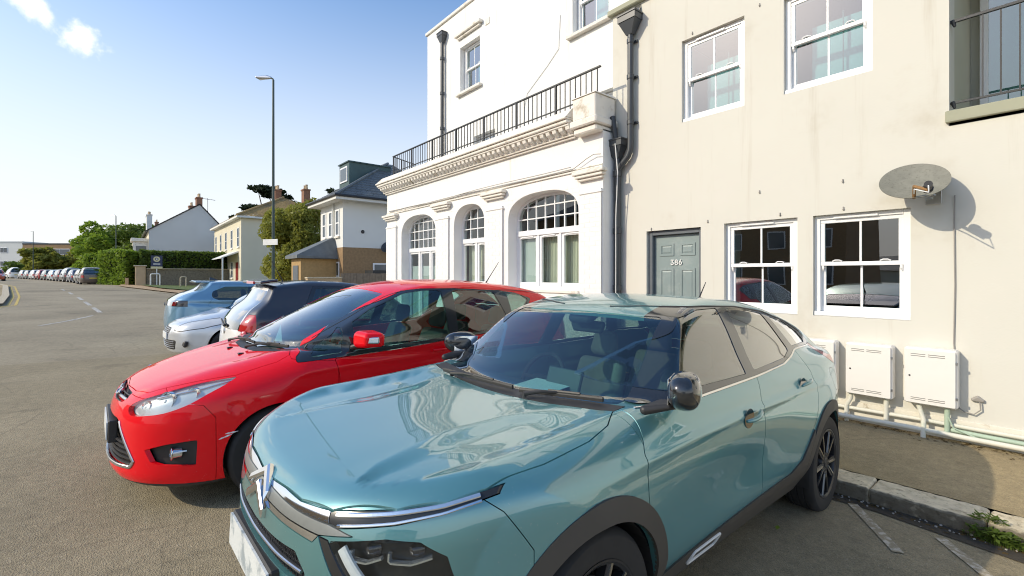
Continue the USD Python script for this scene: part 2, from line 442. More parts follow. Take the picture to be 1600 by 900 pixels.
L["door_frame"] = mat("dark_door_frame", (0.10, 0.115, 0.13), 0.5, 0.1, 4.0)
L["chrome"] = mat("chrome", (0.80, 0.80, 0.80), 0.08, 0.01, 3.0, metallic=1.0)
L["satin"] = mat("satin_metal", (0.55, 0.55, 0.55), 0.3, 0.04, 6.0, metallic=1.0)
L["sage"] = mat("sage_ledge", (0.34, 0.34, 0.24), 0.7, 0.08, 2.0)
L["recess_wall"] = mat("balcony_wall", (0.46, 0.45, 0.36), 0.8, 0.06, 1.0)  # walls of the recessed balcony, a darker tone than the cream render
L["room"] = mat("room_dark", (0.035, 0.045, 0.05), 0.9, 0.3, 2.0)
L["blind"] = mat("pale_blind", (0.36, 0.47, 0.45), 0.8, 0.06, 2.0)
L["curtain"] = mat("pale_curtain", (0.60, 0.60, 0.50), 0.9, 0.06, 3.0)
L["frosted"] = mat("frosted_film", (0.46, 0.52, 0.52), 0.6, 0.06, 1.5)
L["dish"] = mat("weathered_dish", (0.21, 0.205, 0.165), 0.6, 0.2, 10.0, 0.0005, 90, spots=((0.14, 0.135, 0.10), 50.0, 0.5, 0.75))
L["rust"] = mat("rusty_arm", (0.26, 0.14, 0.05), 0.8, 0.4, 30.0, dark=(0.14, 0.10, 0.06))
L["cable"] = mat("grey_cable", (0.30, 0.28, 0.25), 0.6, 0.05, 4.0)
L["slate"] = mat("grey_slate", (0.12, 0.135, 0.14), 0.6, 0.25, 2.5, 0.002, 20)
L["brown_slate"] = mat("lichened_tiles", (0.34, 0.23, 0.09), 0.85, 0.3, 0.7, dark=(0.16, 0.14, 0.10))
L["house_white"] = mat("house_white_render", (0.66, 0.66, 0.62), 0.85, 0.04, 0.6)
L["house_cream"] = mat("house_cream_render", (0.62, 0.57, 0.43), 0.85, 0.05, 0.6)
L["house_grey"] = mat("house_grey_render", (0.52, 0.54, 0.53), 0.85, 0.05, 0.5)
L["brown_brick"] = mat("brown_brick", (0.28, 0.18, 0.09), 0.9, 0.2, 8.0)
L["ochre_brick"] = mat("ochre_brick", (0.40, 0.265, 0.115), 0.9, 0.15, 8.0)
L["red_brick"] = mat("chimney_brick", (0.24, 0.12, 0.07), 0.9, 0.25, 6.0)
L["flint"] = mat("flint_wall", (0.20, 0.175, 0.125), 0.9, 0.35, 9.0, 0.02, 14, dark=(0.09, 0.08, 0.06))
L["sandy"] = mat("sandy_wall", (0.48, 0.36, 0.22), 0.9, 0.1, 2.0)
L["timber"] = mat("weathered_timber", (0.22, 0.17, 0.12), 0.85, 0.25, 6.0)
L["copper"] = mat("dark_green_cladding", (0.045, 0.085, 0.085), 0.6, 0.25, 1.5)
L["bark"] = mat("bark", (0.09, 0.07, 0.05), 0.9, 0.3, 9.0, 0.01, 30)
L["leaf_green"] = leafy("leaf_green", (0.09, 0.14, 0.022), (0.19, 0.27, 0.04), (0.33, 0.40, 0.07))
L["leaf_bright"] = leafy("leaf_bright", (0.18, 0.27, 0.03), (0.34, 0.46, 0.05), (0.5, 0.6, 0.1))
L["leaf_olive"] = leafy("leaf_olive", (0.22, 0.23, 0.04), (0.42, 0.42, 0.08), (0.6, 0.5, 0.11))
L["leaf_dark"] = leafy("leaf_dark", (0.02, 0.032, 0.014), (0.045, 0.065, 0.025), (0.085, 0.105, 0.04))
L["leaf_brown"] = leafy("leaf_brown", (0.07, 0.045, 0.015), (0.16, 0.10, 0.03), (0.28, 0.2, 0.07), 0.2)
L["pane"] = glass("window_pane", (0.66, 0.84, 0.85), 1.52, gain=4.2, wave=0.0012)
L["pane_clear"] = glass("clear_pane", (0.88, 0.92, 0.90), 1.52, gain=1.8, wave=0.0012)
L["car_glass"] = glass("car_glass", (0.66, 0.83, 0.81), 1.52, gain=2.1)
L["car_glass_dark"] = glass("car_glass_dark", (0.60, 0.65, 0.61), 1.52, gain=2.8)
L["lens"] = glass("lamp_lens", (0.93, 0.95, 0.95), 1.5, gain=1.0)
L["lens_red"] = mat("red_lens", (0.42, 0.012, 0.012), 0.12, 0.15, 14.0, coat=1.0)
L["lens_smoke"] = mat("smoked_lens", (0.035, 0.03, 0.03), 0.1, 0.1, 5.0, coat=1.0)
L["rubber"] = mat("tyre_rubber", (0.022, 0.021, 0.020), 0.8, 0.2, 14.0, 0.0006, 120)
L["plastic"] = mat("black_plastic", (0.025, 0.024, 0.023), 0.5, 0.12, 9.0, 0.0004, 260)
L["cladding"] = mat("grey_cladding", (0.060, 0.053, 0.044), 0.62, 0.1, 5.0, 0.0005, 300)
L["gloss_black"] = mat("gloss_black", (0.012, 0.013, 0.014), 0.12, 0.1, 4.0, coat=1.0, spots=((0.4, 0.4, 0.38), 170.0, 0.74, 0.8))
L["lamp_dark"] = mat("lamp_dark", (0.02, 0.022, 0.024), 0.25, 0.1, 4.0)
L["lamp_silver"] = mat("lamp_silver", (0.72, 0.74, 0.75), 0.16, 0.04, 6.0, metallic=0.9)
L["lamp_pale"] = mat("lamp_pale", (0.66, 0.68, 0.68), 0.25, 0.05, 9.0, metallic=0.25)
L["lamp_white"] = mat("lamp_white", (0.72, 0.73, 0.72), 0.3, 0.03, 6.0)
L["amber"] = mat("amber_lens", (0.60, 0.25, 0.04), 0.2, 0.1, 6.0, coat=1.0)
L["rim_dark"] = mat("rim_dark", (0.04, 0.04, 0.042), 0.3, 0.1, 5.0, metallic=0.6)
L["rim_bright"] = mat("rim_bright", (0.56, 0.54, 0.50), 0.25, 0.06, 8.0, metallic=1.0)
L["cabin"] = mat("cabin_dark", (0.030, 0.032, 0.034), 0.8, 0.1, 5.0)
L["seat"] = mat("seat_grey", (0.20, 0.215, 0.205), 0.85, 0.12, 8.0, 0.001, 200)
L["seat_dark"] = mat("seat_dark", (0.05, 0.055, 0.055), 0.85, 0.12, 8.0)
L["screen"] = mat("grey_screen", (0.06, 0.07, 0.07), 0.3, 0.03, 2.0)
L["plate_white"] = mat("plate_white", (0.66, 0.69, 0.68), 0.35, 0.05, 5.0, spots=((0.33, 0.38, 0.40), 11.0, 0.50, 0.66))
L["plate_plain"] = mat("plate_plain", (0.70, 0.71, 0.69), 0.35, 0.04, 5.0)
L["plate_yellow"] = mat("plate_yellow", (0.65, 0.48, 0.05), 0.35, 0.04, 5.0)
L["emblem_blue"] = mat("emblem_dark", (0.02, 0.025, 0.045), 0.2, 0.05, 5.0, coat=1.0)
L["bar_grey"] = mat("grille_bar_grey", (0.33, 0.35, 0.34), 0.35, 0.06, 40.0, metallic=0.7)
L["teal"] = paint("teal_paint", (0.100, 0.272, 0.278), 0.52, 0.33, 0.022, ior=1.92)
L["red"] = paint("red_paint", (0.80, 0.003, 0.010), 0.0, 0.45, 0.04, 0.05, ior=1.42)
L["silver"] = paint("silver_paint", (0.62, 0.64, 0.65), 0.6, 0.35)
L["white_paint"] = paint("white_paint", (0.78, 0.77, 0.74), 0.0, 0.4)
L["black_paint"] = paint("black_paint", (0.010, 0.013, 0.022), 0.0, 0.4)
L["blue_paint"] = paint("blue_grey_paint", (0.17, 0.33, 0.46), 0.6, 0.35)
L["sign_blue"] = mat("sign_navy", (0.03, 0.04, 0.09), 0.5, 0.1, 3.0)
L["sign_cream"] = mat("sign_cream", (0.66, 0.60, 0.36), 0.5, 0.05, 3.0)
L["sign_white"] = mat("sign_white", (0.72, 0.72, 0.69), 0.5, 0.04, 3.0)
L["lamp_green"] = mat("green_lamp_column", (0.045, 0.07, 0.06), 0.5, 0.15, 2.0)
L["copper_sign"] = mat("orange_cladding", (0.40, 0.16, 0.05), 0.7, 0.1, 2.0)
# ---------------------------------------------------------------- car shape: a field whose zero level is the body skin
def tab(pts, lo, hi, s=0.03, n=900):
    """a smooth table through (position, value) pairs, read by linear interpolation"""
    pts = sorted({round(float(p[0]), 4): p for p in pts}.values())
    x, y = np.array([p[0] for p in pts], float), np.array([p[1] for p in pts], float)
    g = np.linspace(lo, hi, n)
    v = PchipInterpolator(x, y, extrapolate=False)(np.clip(g, x[0], x[-1]))
    if s > 0:
        v = gaussian_filter1d(v, s / ((hi - lo) / n), mode="nearest")
    return g, v


def rd(t, x):
    g, v = t
    f = np.clip((x - g[0]) / (g[1] - g[0]), 0, len(g) - 1.001)
    i = f.astype(np.int64)
    f = f - i
    return v[i] * (1 - f) + v[i + 1] * f


def smin(a, b, k):
    h = np.clip(0.5 + 0.5 * (b - a) / k, 0, 1)
    return b * (1 - h) + a * h - k * h * (1 - h)


def smax(a, b, k):
    return -smin(-a, -b, k)


def sstep(a, b, x):
    t = np.clip((x - a) / (b - a), 0, 1)
    return t * t * (3 - 2 * t)


class Field:
    def __init__(s, **k):
        s.k = k
        X0, X1 = k["xr"] - 0.6, k["xf"] + 0.4
        s.W = tab(k["width"], X0, X1, 0.05)
        s.I = tab(k["inset"], 0, 1.8, 0.02)
        s.FZ = tab(k["nose"], 0, 1.8, k.get("nose_s", 0.02))
        s.FP = tab(k["nose_plan"], 0, 1.3, 0.02)
        s.RZ = tab(k["tail"], 0, 1.8, k.get("tail_s", 0.02))
        s.RP = tab(k["tail_plan"], 0, 1.3, 0.02)
        s.T = tab(k["top"], X0, X1, 0.04)
        s.TC = tab(k["crown"], 0, 1.3, 0.02)
        s.G = tab(k["gw"], X0, X1, 0.05)
        s.GT = tab(k["tumble"], 0, 2.2, 0.02)
        s.R = tab(k["roof"], X0, X1, k.get("roof_s", 0.03))

    def __call__(s, P):
        k = s.k
        x, y, z = P[:, 0], P[:, 1], P[:, 2]
        a = np.sqrt(y * y + 1e-6)
        side = a - (rd(s.W, x) - rd(s.I, z))
        if "side_extra" in k:
            side = side + k["side_extra"](x, a, z, y)
        front = x - (rd(s.FZ, z) - rd(s.FP, a))
        rear = (rd(s.RZ, z) + rd(s.RP, a)) - x
        top = z - (rd(s.T, x) - rd(s.TC, a))
        if "top_extra" in k:
            top = top + k["top_extra"](x, a)
        f = smax(side, top, k.get("r_top", 0.07))
        f = smax(f, front, k.get("r_front", 0.06))
        f = smax(f, rear, k.get("r_rear", 0.06))
        f = smax(f, k["floor"] - z, 0.04)
        gs = a - (rd(s.G, x) - rd(s.GT, z))
        m = k["mid"]
        w = 1 - 2 * sstep(m - 0.5, m + 0.5, x)
        xx = x - w * k.get("ws", 0.12) * a * a
        gt = z - (rd(s.R, xx) - k.get("roof_crown", 0.06) * a * a)
        g = smax(gs, gt, k.get("r_roof", 0.05))
        g = smax(smax(g, rear - k.get("g_rear", 0.0), 0.03), front + 0.2, 0.03)
        return smin(f, g, k.get("r_belt", 0.03))

    def grad(s, P, h=2e-3):
        g = np.stack([s(P + h * np.eye(3)[i]) - s(P - h * np.eye(3)[i]) for i in range(3)], 1)
        return g / np.maximum(np.linalg.norm(g, axis=1, keepdims=True), 1e-9)

    def cast(s, o, d, t1=3.0, n=130):
        """first hit of rays from outside (o, d are (N, 3)); nan when missed"""
        o, d = np.atleast_2d(np.asarray(o, float)), np.atleast_2d(np.asarray(d, float))
        t = np.full(len(o), np.nan)
        prev = s(o)
        for i in range(1, n + 1):
            b = t1 * i / n
            cur = s(o + b * d)
            hit = np.isnan(t) & (prev > 0) & (cur <= 0)
            t[hit] = b
            prev = cur
        lo, hi = t - t1 / n, t.copy()
        for _ in range(24):
            mid = (lo + hi) / 2
            neg = s(o + np.nan_to_num(mid)[:, None] * d) <= 0
            hi, lo = np.where(neg, mid, hi), np.where(neg, lo, mid)
        return o + hi[:, None] * d


def bump(x, z, cx, cz, rx, rz):
    return np.exp(-(((x - cx) / rx) ** 2) - ((z - cz) / rz) ** 2)


def c4_side(x, a, z, y):
    out = 0.03 * bump(x, z, 0.0, 0.62, 0.5, 0.26) + 0.028 * bump(x, z, -2.67, 0.66, 0.5, 0.28)
    out = out - 0.028 * bump(x, z, -1.25, 0.60, 0.62, 0.16)           # scooped door skin
    out = out + 0.010 * np.exp(-((z - (0.885 - 0.028 * x) + 0.02) / 0.022) ** 2) * sstep(0.3, -0.3, x) * sstep(-2.9, -2.5, x)
    return -out


def c4_top(x, a):
    # a long leaf-shaped scallop each side of the bonnet's centre panel
    ai = np.interp(x, [-0.3, -0.22, 0.0, 0.27, 0.5, 0.6, 0.69], [0.47, 0.43, 0.325, 0.30, 0.36, 0.385, 0.445])
    ao = np.interp(x, [-0.3, -0.075, 0.18, 0.40, 0.56, 0.65, 0.69], [0.655, 0.672, 0.686, 0.683, 0.626, 0.55, 0.45])
    w = np.maximum(ao - ai, 1e-3)
    t = np.clip((a - ai) / w, 0, 1)
    leaf = sstep(0.0, 0.42, t) * sstep(1.0, 0.80, t)
    scoop = 0.017 * leaf * sstep(0.0, 0.10, w) * sstep(-0.24, 0.0, x)
    ridge = 0.010 * np.exp(-((a - 0.72) / 0.06) ** 2) * sstep(0.70, 0.35, x) * sstep(-0.5, -0.2, x)
    return scoop - ridge


C4_FIELD = dict(
    xf=0.87, xr=-3.49, floor=0.20, mid=-1.75,
    width=[(0.95, 0.86), (0.5, 0.893), (0, 0.897), (-0.6, 0.890), (-1.4, 0.886), (-2.1, 0.888), (-2.67, 0.892), (-3.1, 0.875), (-3.5, 0.80)],
    inset=[(0.12, 0.17), (0.22, 0.12), (0.32, 0.062), (0.40, 0.022), (0.48, 0.006), (0.6, 0.0), (0.7, 0.0), (0.82, 0.006), (0.92, 0.025), (1.0, 0.05), (1.1, 0.09), (1.3, 0.2)],
    nose=[(0.15, 0.70), (0.25, 0.80), (0.38, 0.855), (0.5, 0.87), (0.65, 0.872), (0.76, 0.862), (0.84, 0.835), (0.90, 0.79), (0.95, 0.70), (1.0, 0.55), (1.1, 0.1)],
    nose_plan=[(0, 0), (0.2, 0.006), (0.4, 0.035), (0.55, 0.085), (0.66, 0.16), (0.75, 0.26), (0.82, 0.38), (0.88, 0.55), (0.93, 0.8), (1.0, 1.3)],
    tail=[(0.15, -3.30), (0.3, -3.42), (0.5, -3.47), (0.7, -3.48), (0.9, -3.46), (1.05, -3.44), (1.2, -3.40), (1.5, -3.3)],
    tail_plan=[(0, 0), (0.3, 0.02), (0.55, 0.07), (0.7, 0.15), (0.8, 0.27), (0.87, 0.45), (0.93, 0.8), (1.0, 1.3)],
    top=[(0.9, 0.80), (0.80, 0.855), (0.72, 0.88), (0.6, 0.905), (0.4, 0.93), (0.1, 0.955), (-0.2, 0.985), (-0.45, 1.02), (-0.7, 1.05), (-1.5, 1.06), (-2.2, 1.10), (-2.7, 1.14), (-3.1, 1.13), (-3.5, 1.08)],
    crown=[(0, 0), (0.3, -0.004), (0.55, -0.014), (0.7, -0.016), (0.8, 0.0), (0.88, 0.035), (0.95, 0.09), (1.1, 0.2)],
    gw=[(0.3, 0.78), (-0.3, 0.835), (-0.8, 0.85), (-1.5, 0.855), (-2.2, 0.845), (-2.7, 0.815), (-3.1, 0.76), (-3.5, 0.70)],
    tumble=[(0.0, 0.7), (0.75, 0.14), (0.9, 0.045), (0.98, 0.004), (1.05, 0.015), (1.2, 0.09), (1.35, 0.165), (1.45, 0.225), (1.6, 0.33), (2.0, 0.6)],
    roof=[(0.3, 0.55), (-0.1, 0.825), (-0.33, 0.965), (-0.6, 1.19), (-0.86, 1.40), (-1.0, 1.455), (-1.2, 1.50), (-1.5, 1.528), (-1.8, 1.525), (-2.1, 1.50), (-2.45, 1.44), (-2.8, 1.355), (-3.05, 1.27), (-3.2, 1.205), (-3.4, 1.12), (-3.6, 1.0)],
    roof_crown=0.07, ws=0.14, r_top=0.09, r_front=0.06, r_roof=0.06, r_belt=0.025, side_extra=c4_side, top_extra=c4_top,
)
def cmax_side(x, a, z, y):
    out = 0.022 * bump(x, z, 0.0, 0.62, 0.46, 0.25) + 0.02 * bump(x, z, -2.65, 0.66, 0.48, 0.28)
    out = out - 0.02 * bump(x, z, -1.3, 0.62, 0.6, 0.15)
    out = out + 0.010 * np.exp(-((z - (0.86 - 0.045 * x)) / 0.03) ** 2) * sstep(0.4, 0.0, x) * sstep(-3.3, -2.8, x)
    # knocked-in left wing above the wheel: creased sheet metal
    m = (np.abs(x - 0.30) < 0.32) & (np.abs(z - 0.66) < 0.26) & (y > 0)
    if m.any():
        xm, zm = x[m], z[m]
        n = fbm(np.stack([xm * 9, zm * 9, xm * 0 + 3.0], -1), 3, 5) - 0.5
        r = np.abs(fbm(np.stack([xm * 6 + 7, zm * 7, xm * 0], -1), 2, 9) - 0.5)
        out[m] += bump(xm, zm, 0.27, 0.66, 0.14, 0.10) * (-0.050 + 0.09 * n + 0.16 * r)
    return -out


def cmax_top(x, a):
    ridge = 0.018 * np.exp(-((a - (0.50 + 0.16 * sstep(0.8, 0.0, x))) / 0.09) ** 2) * sstep(0.85, 0.5, x) * sstep(-0.3, 0.0, x)
    return -ridge


CMAX_FIELD = dict(
    xf=0.90, xr=-3.46, floor=0.17, mid=-1.7,
    width=[(0.95, 0.87), (0.5, 0.90), (0, 0.905), (-0.6, 0.89), (-1.4, 0.885), (-2.65, 0.90), (-3.1, 0.88), (-3.5, 0.83)],
    inset=[(0.12, 0.10), (0.22, 0.05), (0.4, 0.01), (0.6, 0.0), (0.8, 0.008), (0.92, 0.03), (1.0, 0.05), (1.1, 0.08), (1.3, 0.2)],
    nose=[(0.1, 0.74), (0.18, 0.84), (0.26, 0.88), (0.4, 0.875), (0.55, 0.875), (0.66, 0.85), (0.74, 0.80), (0.80, 0.70), (0.88, 0.50), (1.0, 0.1)],
    nose_plan=[(0, 0), (0.2, 0.008), (0.4, 0.04), (0.55, 0.10), (0.66, 0.18), (0.75, 0.29), (0.83, 0.44), (0.88, 0.60), (0.94, 0.9), (1.0, 1.4)],
    tail=[(0.1, -3.30), (0.3, -3.42), (0.5, -3.46), (0.8, -3.45), (1.1, -3.40), (1.4, -3.28), (1.6, -3.1)],
    tail_plan=[(0, 0), (0.3, 0.015), (0.55, 0.06), (0.7, 0.13), (0.8, 0.25), (0.87, 0.42), (0.93, 0.8), (1.0, 1.3)],
    top=[(0.9, 0.68), (0.80, 0.735), (0.68, 0.79), (0.4, 0.88), (0.1, 0.955), (-0.1, 1.0), (-0.4, 1.04), (-1.5, 1.07), (-2.3, 1.13), (-3.3, 1.15)],
    crown=[(0, 0), (0.3, 0.0), (0.5, 0.005), (0.7, 0.012), (0.8, 0.03), (0.88, 0.07), (0.95, 0.13), (1.1, 0.25)],
    gw=[(0.5, 0.74), (0.0, 0.82), (-0.5, 0.865), (-1.5, 0.88), (-2.3, 0.87), (-2.9, 0.83), (-3.5, 0.77)],
    tumble=[(0.0, 0.7), (0.75, 0.14), (0.9, 0.05), (1.0, 0.01), (1.2, 0.08), (1.35, 0.15), (1.48, 0.23), (1.6, 0.33), (2.0, 0.7)],
    roof=[(0.6, 0.68), (0.12, 0.955), (-0.03, 1.035), (-0.5, 1.285), (-0.95, 1.49), (-1.15, 1.545), (-1.5, 1.59), (-1.9, 1.605), (-2.4, 1.59), (-2.8, 1.555), (-3.05, 1.50), (-3.3, 1.35), (-3.5, 1.1)],
    roof_crown=0.12, ws=0.18, r_top=0.09, r_front=0.07, r_roof=0.06, r_belt=0.03, side_extra=cmax_side, top_extra=cmax_top,
)
# ---------------------------------------------------------------- cars: skin, panels, fittings
def skin(F, level=0.0, d=0.02, zs=0.62, nphi=300):
    """closed mesh of the field at a level, found along rays from a spine; vertices carry the field's normals"""
    k = F.k
    xa, xb = k["xr"] + 0.72, k["xf"] - 0.72
    ncap = max(int(0.5 * math.pi * 0.85 / d), 8)
    ncyl = max(int((xb - xa) / d), 8)
    S = [(xb, a) for a in np.linspace(math.pi / 2, 0, ncap + 1)[:-1]] + [(x, 0.0) for x in np.linspace(xb, xa, ncyl + 1)] + [(xa, -a) for a in np.linspace(0, math.pi / 2, ncap + 1)[1:]]
    ph = np.arange(nphi) * 2 * math.pi / nphi
    O, D = [], []
    for i, (x, a) in enumerate(S):
        p = ph if 0 < i < len(S) - 1 else ph[:1]
        O.append(np.stack([np.full(len(p), x), 0 * p, np.full(len(p), zs)], 1))
        D.append(np.stack([np.full(len(p), math.sin(a)), math.cos(a) * np.cos(p), math.cos(a) * np.sin(p)], 1))
    O, D = np.vstack(O), np.vstack(D)
    lo, hi = np.zeros(len(O)), np.full(len(O), 2.3)
    for _ in range(19):
        mid = (lo + hi) / 2
        neg = F(O + mid[:, None] * D) < level
        lo, hi = np.where(neg, mid, lo), np.where(neg, hi, mid)
    V = O + hi[:, None] * D
    rows = len(S) - 2
    f = []
    at = lambda r: 1 + r * nphi
    j = np.arange(nphi)
    q = (j + 1) % nphi
    f.append(np.stack([0 * j, at(0) + q, at(0) + j], 1))
    for r in range(rows - 1):
        a, b = at(r), at(r + 1)
        f += [np.stack([a + j, a + q, b + q], 1), np.stack([a + j, b + q, b + j], 1)]
    f.append(np.stack([0 * j + len(V) - 1, at(rows - 1) + j, at(rows - 1) + q], 1))
    f = np.vstack(f)
    vol = np.einsum("ij,ij->i", V[f[:, 0]], np.cross(V[f[:, 1]], V[f[:, 2]])).sum()
    if vol < 0:
        f = f[:, ::-1]
    return V, f, F.grad(V)


def solid(V, f, N=None, flip=False):
    n = (np.zeros_like(V) if N is None else (-N if flip else N))
    return m3.Manifold(m3.Mesh(vert_properties=np.hstack([V, n]).astype(np.float32), tri_verts=f.astype(np.uint32)))


def shell(F, outer, inner, d=0.02, nphi=300, zs=0.62, d2=None, n2=None):
    a = solid(*skin(F, outer, d, zs, nphi))
    V, f, N = skin(F, inner, d2 or d, zs, n2 or nphi)
    return a - solid(V, f, N, True)          # the cut faces turn round; their normals are put right when the part is written


def prism(poly, axis, lo, hi):
    """a Manifold prism of a shapely polygon: axis 's' (x, z) along y, 't' (x, y) along z, 'f' (y, z) along x"""
    rings = []
    for g in getattr(poly, "geoms", [poly]):
        if g.is_empty or g.geom_type != "Polygon":
            continue
        rings.append(np.array(g.exterior.coords)[:-1])
        rings += [np.array(r.coords)[:-1] for r in g.interiors]
    c = m3.CrossSection(rings, m3.FillRule.EvenOdd)
    m = c.extrude(hi - lo)
    if axis == "s":      # (a, b, h) -> (a, h + lo, b)
        T = [[1, 0, 0, 0], [0, 0, 1, lo], [0, 1, 0, 0]]
    elif axis == "t":
        T = [[1, 0, 0, 0], [0, 1, 0, 0], [0, 0, 1, lo]]
    else:                # (a, b, h) -> (h + lo, a, b)
        T = [[0, 0, 1, lo], [1, 0, 0, 0], [0, 1, 0, 0]]
    return m.transform(np.array(T, float))


def mirror_poly(p, axis):
    return affinity.scale(p, 1, -1, origin=(0, 0)) if axis == "t" else affinity.scale(p, -1, 1, origin=(0, 0))


def cutters(poly, axis, rng=None, both=True):
    """one or two prisms (left and right)"""
    if axis == "s":
        lo, hi = rng or (0.30, 1.35)
        return [prism(poly, "s", lo, hi)] + ([prism(poly, "s", -hi, -lo)] if both else [])
    lo, hi = rng or ((0.7, 2.2) if axis == "t" else (0.0, 1.5))
    return [prism(poly, axis, lo, hi)] + ([prism(mirror_poly(poly, axis), axis, lo, hi)] if both else [])


def put(name, man, material, parent, label=None):
    m = man.to_mesh()
    if len(m.tri_verts) == 0:
        return None
    vp, f = np.asarray(m.vert_properties, float), np.asarray(m.tri_verts)
    V, N = vp[:, :3], vp[:, 3:6] if vp.shape[1] >= 6 else np.zeros((len(vp), 3))
    fn = np.cross(V[f[:, 1]] - V[f[:, 0]], V[f[:, 2]] - V[f[:, 0]])
    fa = np.linalg.norm(fn, axis=1)
    ok = fa > 1e-12
    f, fn, fa = f[ok], fn[ok], fa[ok]
    fn = fn / fa[:, None]
    cn = N[f]                                        # corner normals
    ln = np.linalg.norm(cn, axis=2)
    flat = (ln < 0.5).any(1)
    sgn = np.sign(np.einsum("ijk,ik->ij", cn, fn))
    cn = cn * np.where(sgn == 0, 1, sgn)[:, :, None]
    cn = cn / np.maximum(np.linalg.norm(cn, axis=2, keepdims=True), 1e-9)
    # slivers and odd corners: keep the smooth normal only where it roughly agrees with the face
    flat |= (np.einsum("ijk,ik->ij", cn, fn) < 0.05).any(1)
    cn[flat] = fn[flat][:, None, :]
    C = np.hstack([V[f].reshape(-1, 3), cn.reshape(-1, 3)])
    key = np.round(C, 5)
    u, idx, inv = np.unique(key, axis=0, return_index=True, return_inverse=True)
    return obj_n(name, C[idx, :3], inv.reshape(-1, 3), C[idx, 3:], material, parent, label)


def wheel(parent, name, loc, r, w, rim_r, style, mirror, n=56):
    """tyre, rim, spokes and hub; the outer face looks along +y before mirroring"""
    W = sub(name, parent, loc, math.pi if mirror else 0.0)
    h = w / 2
    prof = [(rim_r * 0.97, -h * 0.80), (rim_r * 1.02, -h * 0.98), (rim_r + (r - rim_r) * 0.45, -h * 1.03), (r * 0.955, -h * 0.93), (r * 0.985, -h * 0.80), (r, -h * 0.62)]
    for g in (-0.42, 0.0, 0.42):
        prof += [(r, (g - 0.05) * w / 2 * 1.0), (r - 0.008, (g - 0.04) * h), (r - 0.008, (g + 0.04) * h), (r, (g + 0.05) * h)]
    prof += [(r, h * 0.62), (r * 0.985, h * 0.80), (r * 0.955, h * 0.93), (rim_r + (r - rim_r) * 0.78, h * 1.0), (rim_r + (r - rim_r) * 0.74, h * 1.015), (rim_r + (r - rim_r) * 0.45, h * 1.03), (rim_r * 1.04, h * 1.0), (rim_r * 1.0, h * 0.93), (rim_r * 0.97, h * 0.80), (rim_r * 0.97, -h * 0.8)]
    obj("tyre", lathe(prof, n, "y"), L["rubber"], W, smooth=40)
    R = rim_r
    obj("rim", lathe([(R * 1.0, h * 0.90), (R * 1.015, h * 0.99), (R * 0.985, h * 1.0), (R * 0.93, h * 0.92), (R * 0.90, h * 0.55), (R * 0.88, -h * 0.7), (R * 0.3, -h * 0.6), (R * 0.3, -h * 0.66), (R * 0.93, -h * 0.76), (R * 0.98, h * 0.8), (R * 1.0, h * 0.90)], n, "y"), L["rim_dark"] if style == "c4" else L["satin"], W, smooth=40)
    sp_m = L["rim_bright"] if style == "c4" else L["satin"]
    if style == "c4":
        for i in range(5):
            a = i * 2 * math.pi / 5 + 0.3
            dark, lit = [], []
            for s in (-1, 1):
                P = Polygon([(0.05, s * 0.008), (R * 0.55, s * 0.028), (R * 0.93, s * 0.062), (R * 0.93, s * 0.098), (R * 0.5, s * 0.062), (0.05, s * 0.04)]).buffer(0)
                Q = Polygon([(0.07, s * 0.030), (R * 0.52, s * 0.050), (R * 0.92, s * 0.082), (R * 0.92, s * 0.096), (R * 0.5, s * 0.060), (0.07, s * 0.039)]).buffer(0)
                dark.append(ext(affinity.rotate(P, math.degrees(a), origin=(0, 0)), 0.035, "xz", -h * 0.9))
                lit.append(ext(affinity.rotate(Q, math.degrees(a), origin=(0, 0)), 0.006, "xz", -h * 0.9 - 0.005))
            flip = lambda m: moved(m, rz=math.pi)
            obj("spoke", [flip(x) for x in dark], L["rim_dark"], W)
            obj("spoke_face", [flip(x) for x in lit], sp_m, W)
    else:
        for i in range(5):
            a = i * 72
            P = Polygon([(0.05, -0.035), (R * 0.95, -0.05), (R * 0.95, 0.05), (0.05, 0.035)])
            obj("spoke", moved(ext(affinity.rotate(P, a + 18, origin=(0, 0)), 0.03, "xz", -h * 0.9), rz=math.pi), sp_m, W)
    obj("hub", lathe([(0.0001, h * 0.97), (0.03, h * 0.96), (0.036, h * 0.9), (0.075, h * 0.86), (0.08, h * 0.6), (0.0001, h * 0.6)], 20, "y"), sp_m if style != "c4" else L["rim_dark"], W, smooth=40)
    obj("brake_disc", lathe([(0.0001, h * 0.3), (R * 0.66, h * 0.3), (R * 0.66, h * 0.2), (0.0001, h * 0.2)], 28, "y"), L["satin"], W)
    return W


def surf(F, axis, a, b, start):
    """the point of the skin above (axis 't': x, y), beside ('s': x, z) or before ('f': y, z)"""
    a, b = np.atleast_1d(np.asarray(a, float)), np.atleast_1d(np.asarray(b, float))
    s = np.full(len(a), start, float)
    if axis == "t":
        o, d = np.stack([a, b, s], 1), [0, 0, -1.0]
    elif axis == "s":
        o, d = np.stack([a, s, b], 1), [0, -1.0 if start > 0 else 1.0, 0]
    else:
        o, d = np.stack([s, a, b], 1), [-1.0 if start > 0 else 1.0, 0, 0]
    p = F.cast(o, np.tile(d, (len(a), 1)), 2.5, 125)
    return p, F.grad(np.nan_to_num(p))


def line_on(F, axis, pts, start, n=40):
    """points evenly along a polyline drawn on the skin"""
    ls = LineString(pts)
    q = np.array([ls.interpolate(t, normalized=True).coords[0] for t in np.linspace(0, 1, n)])
    p, nn = surf(F, axis, q[:, 0], q[:, 1], start)
    ok = ~np.isnan(p).any(1)
    return p[ok], nn[ok]


def mirror_pair(fn):
    for s in (1, -1):
        fn(s)


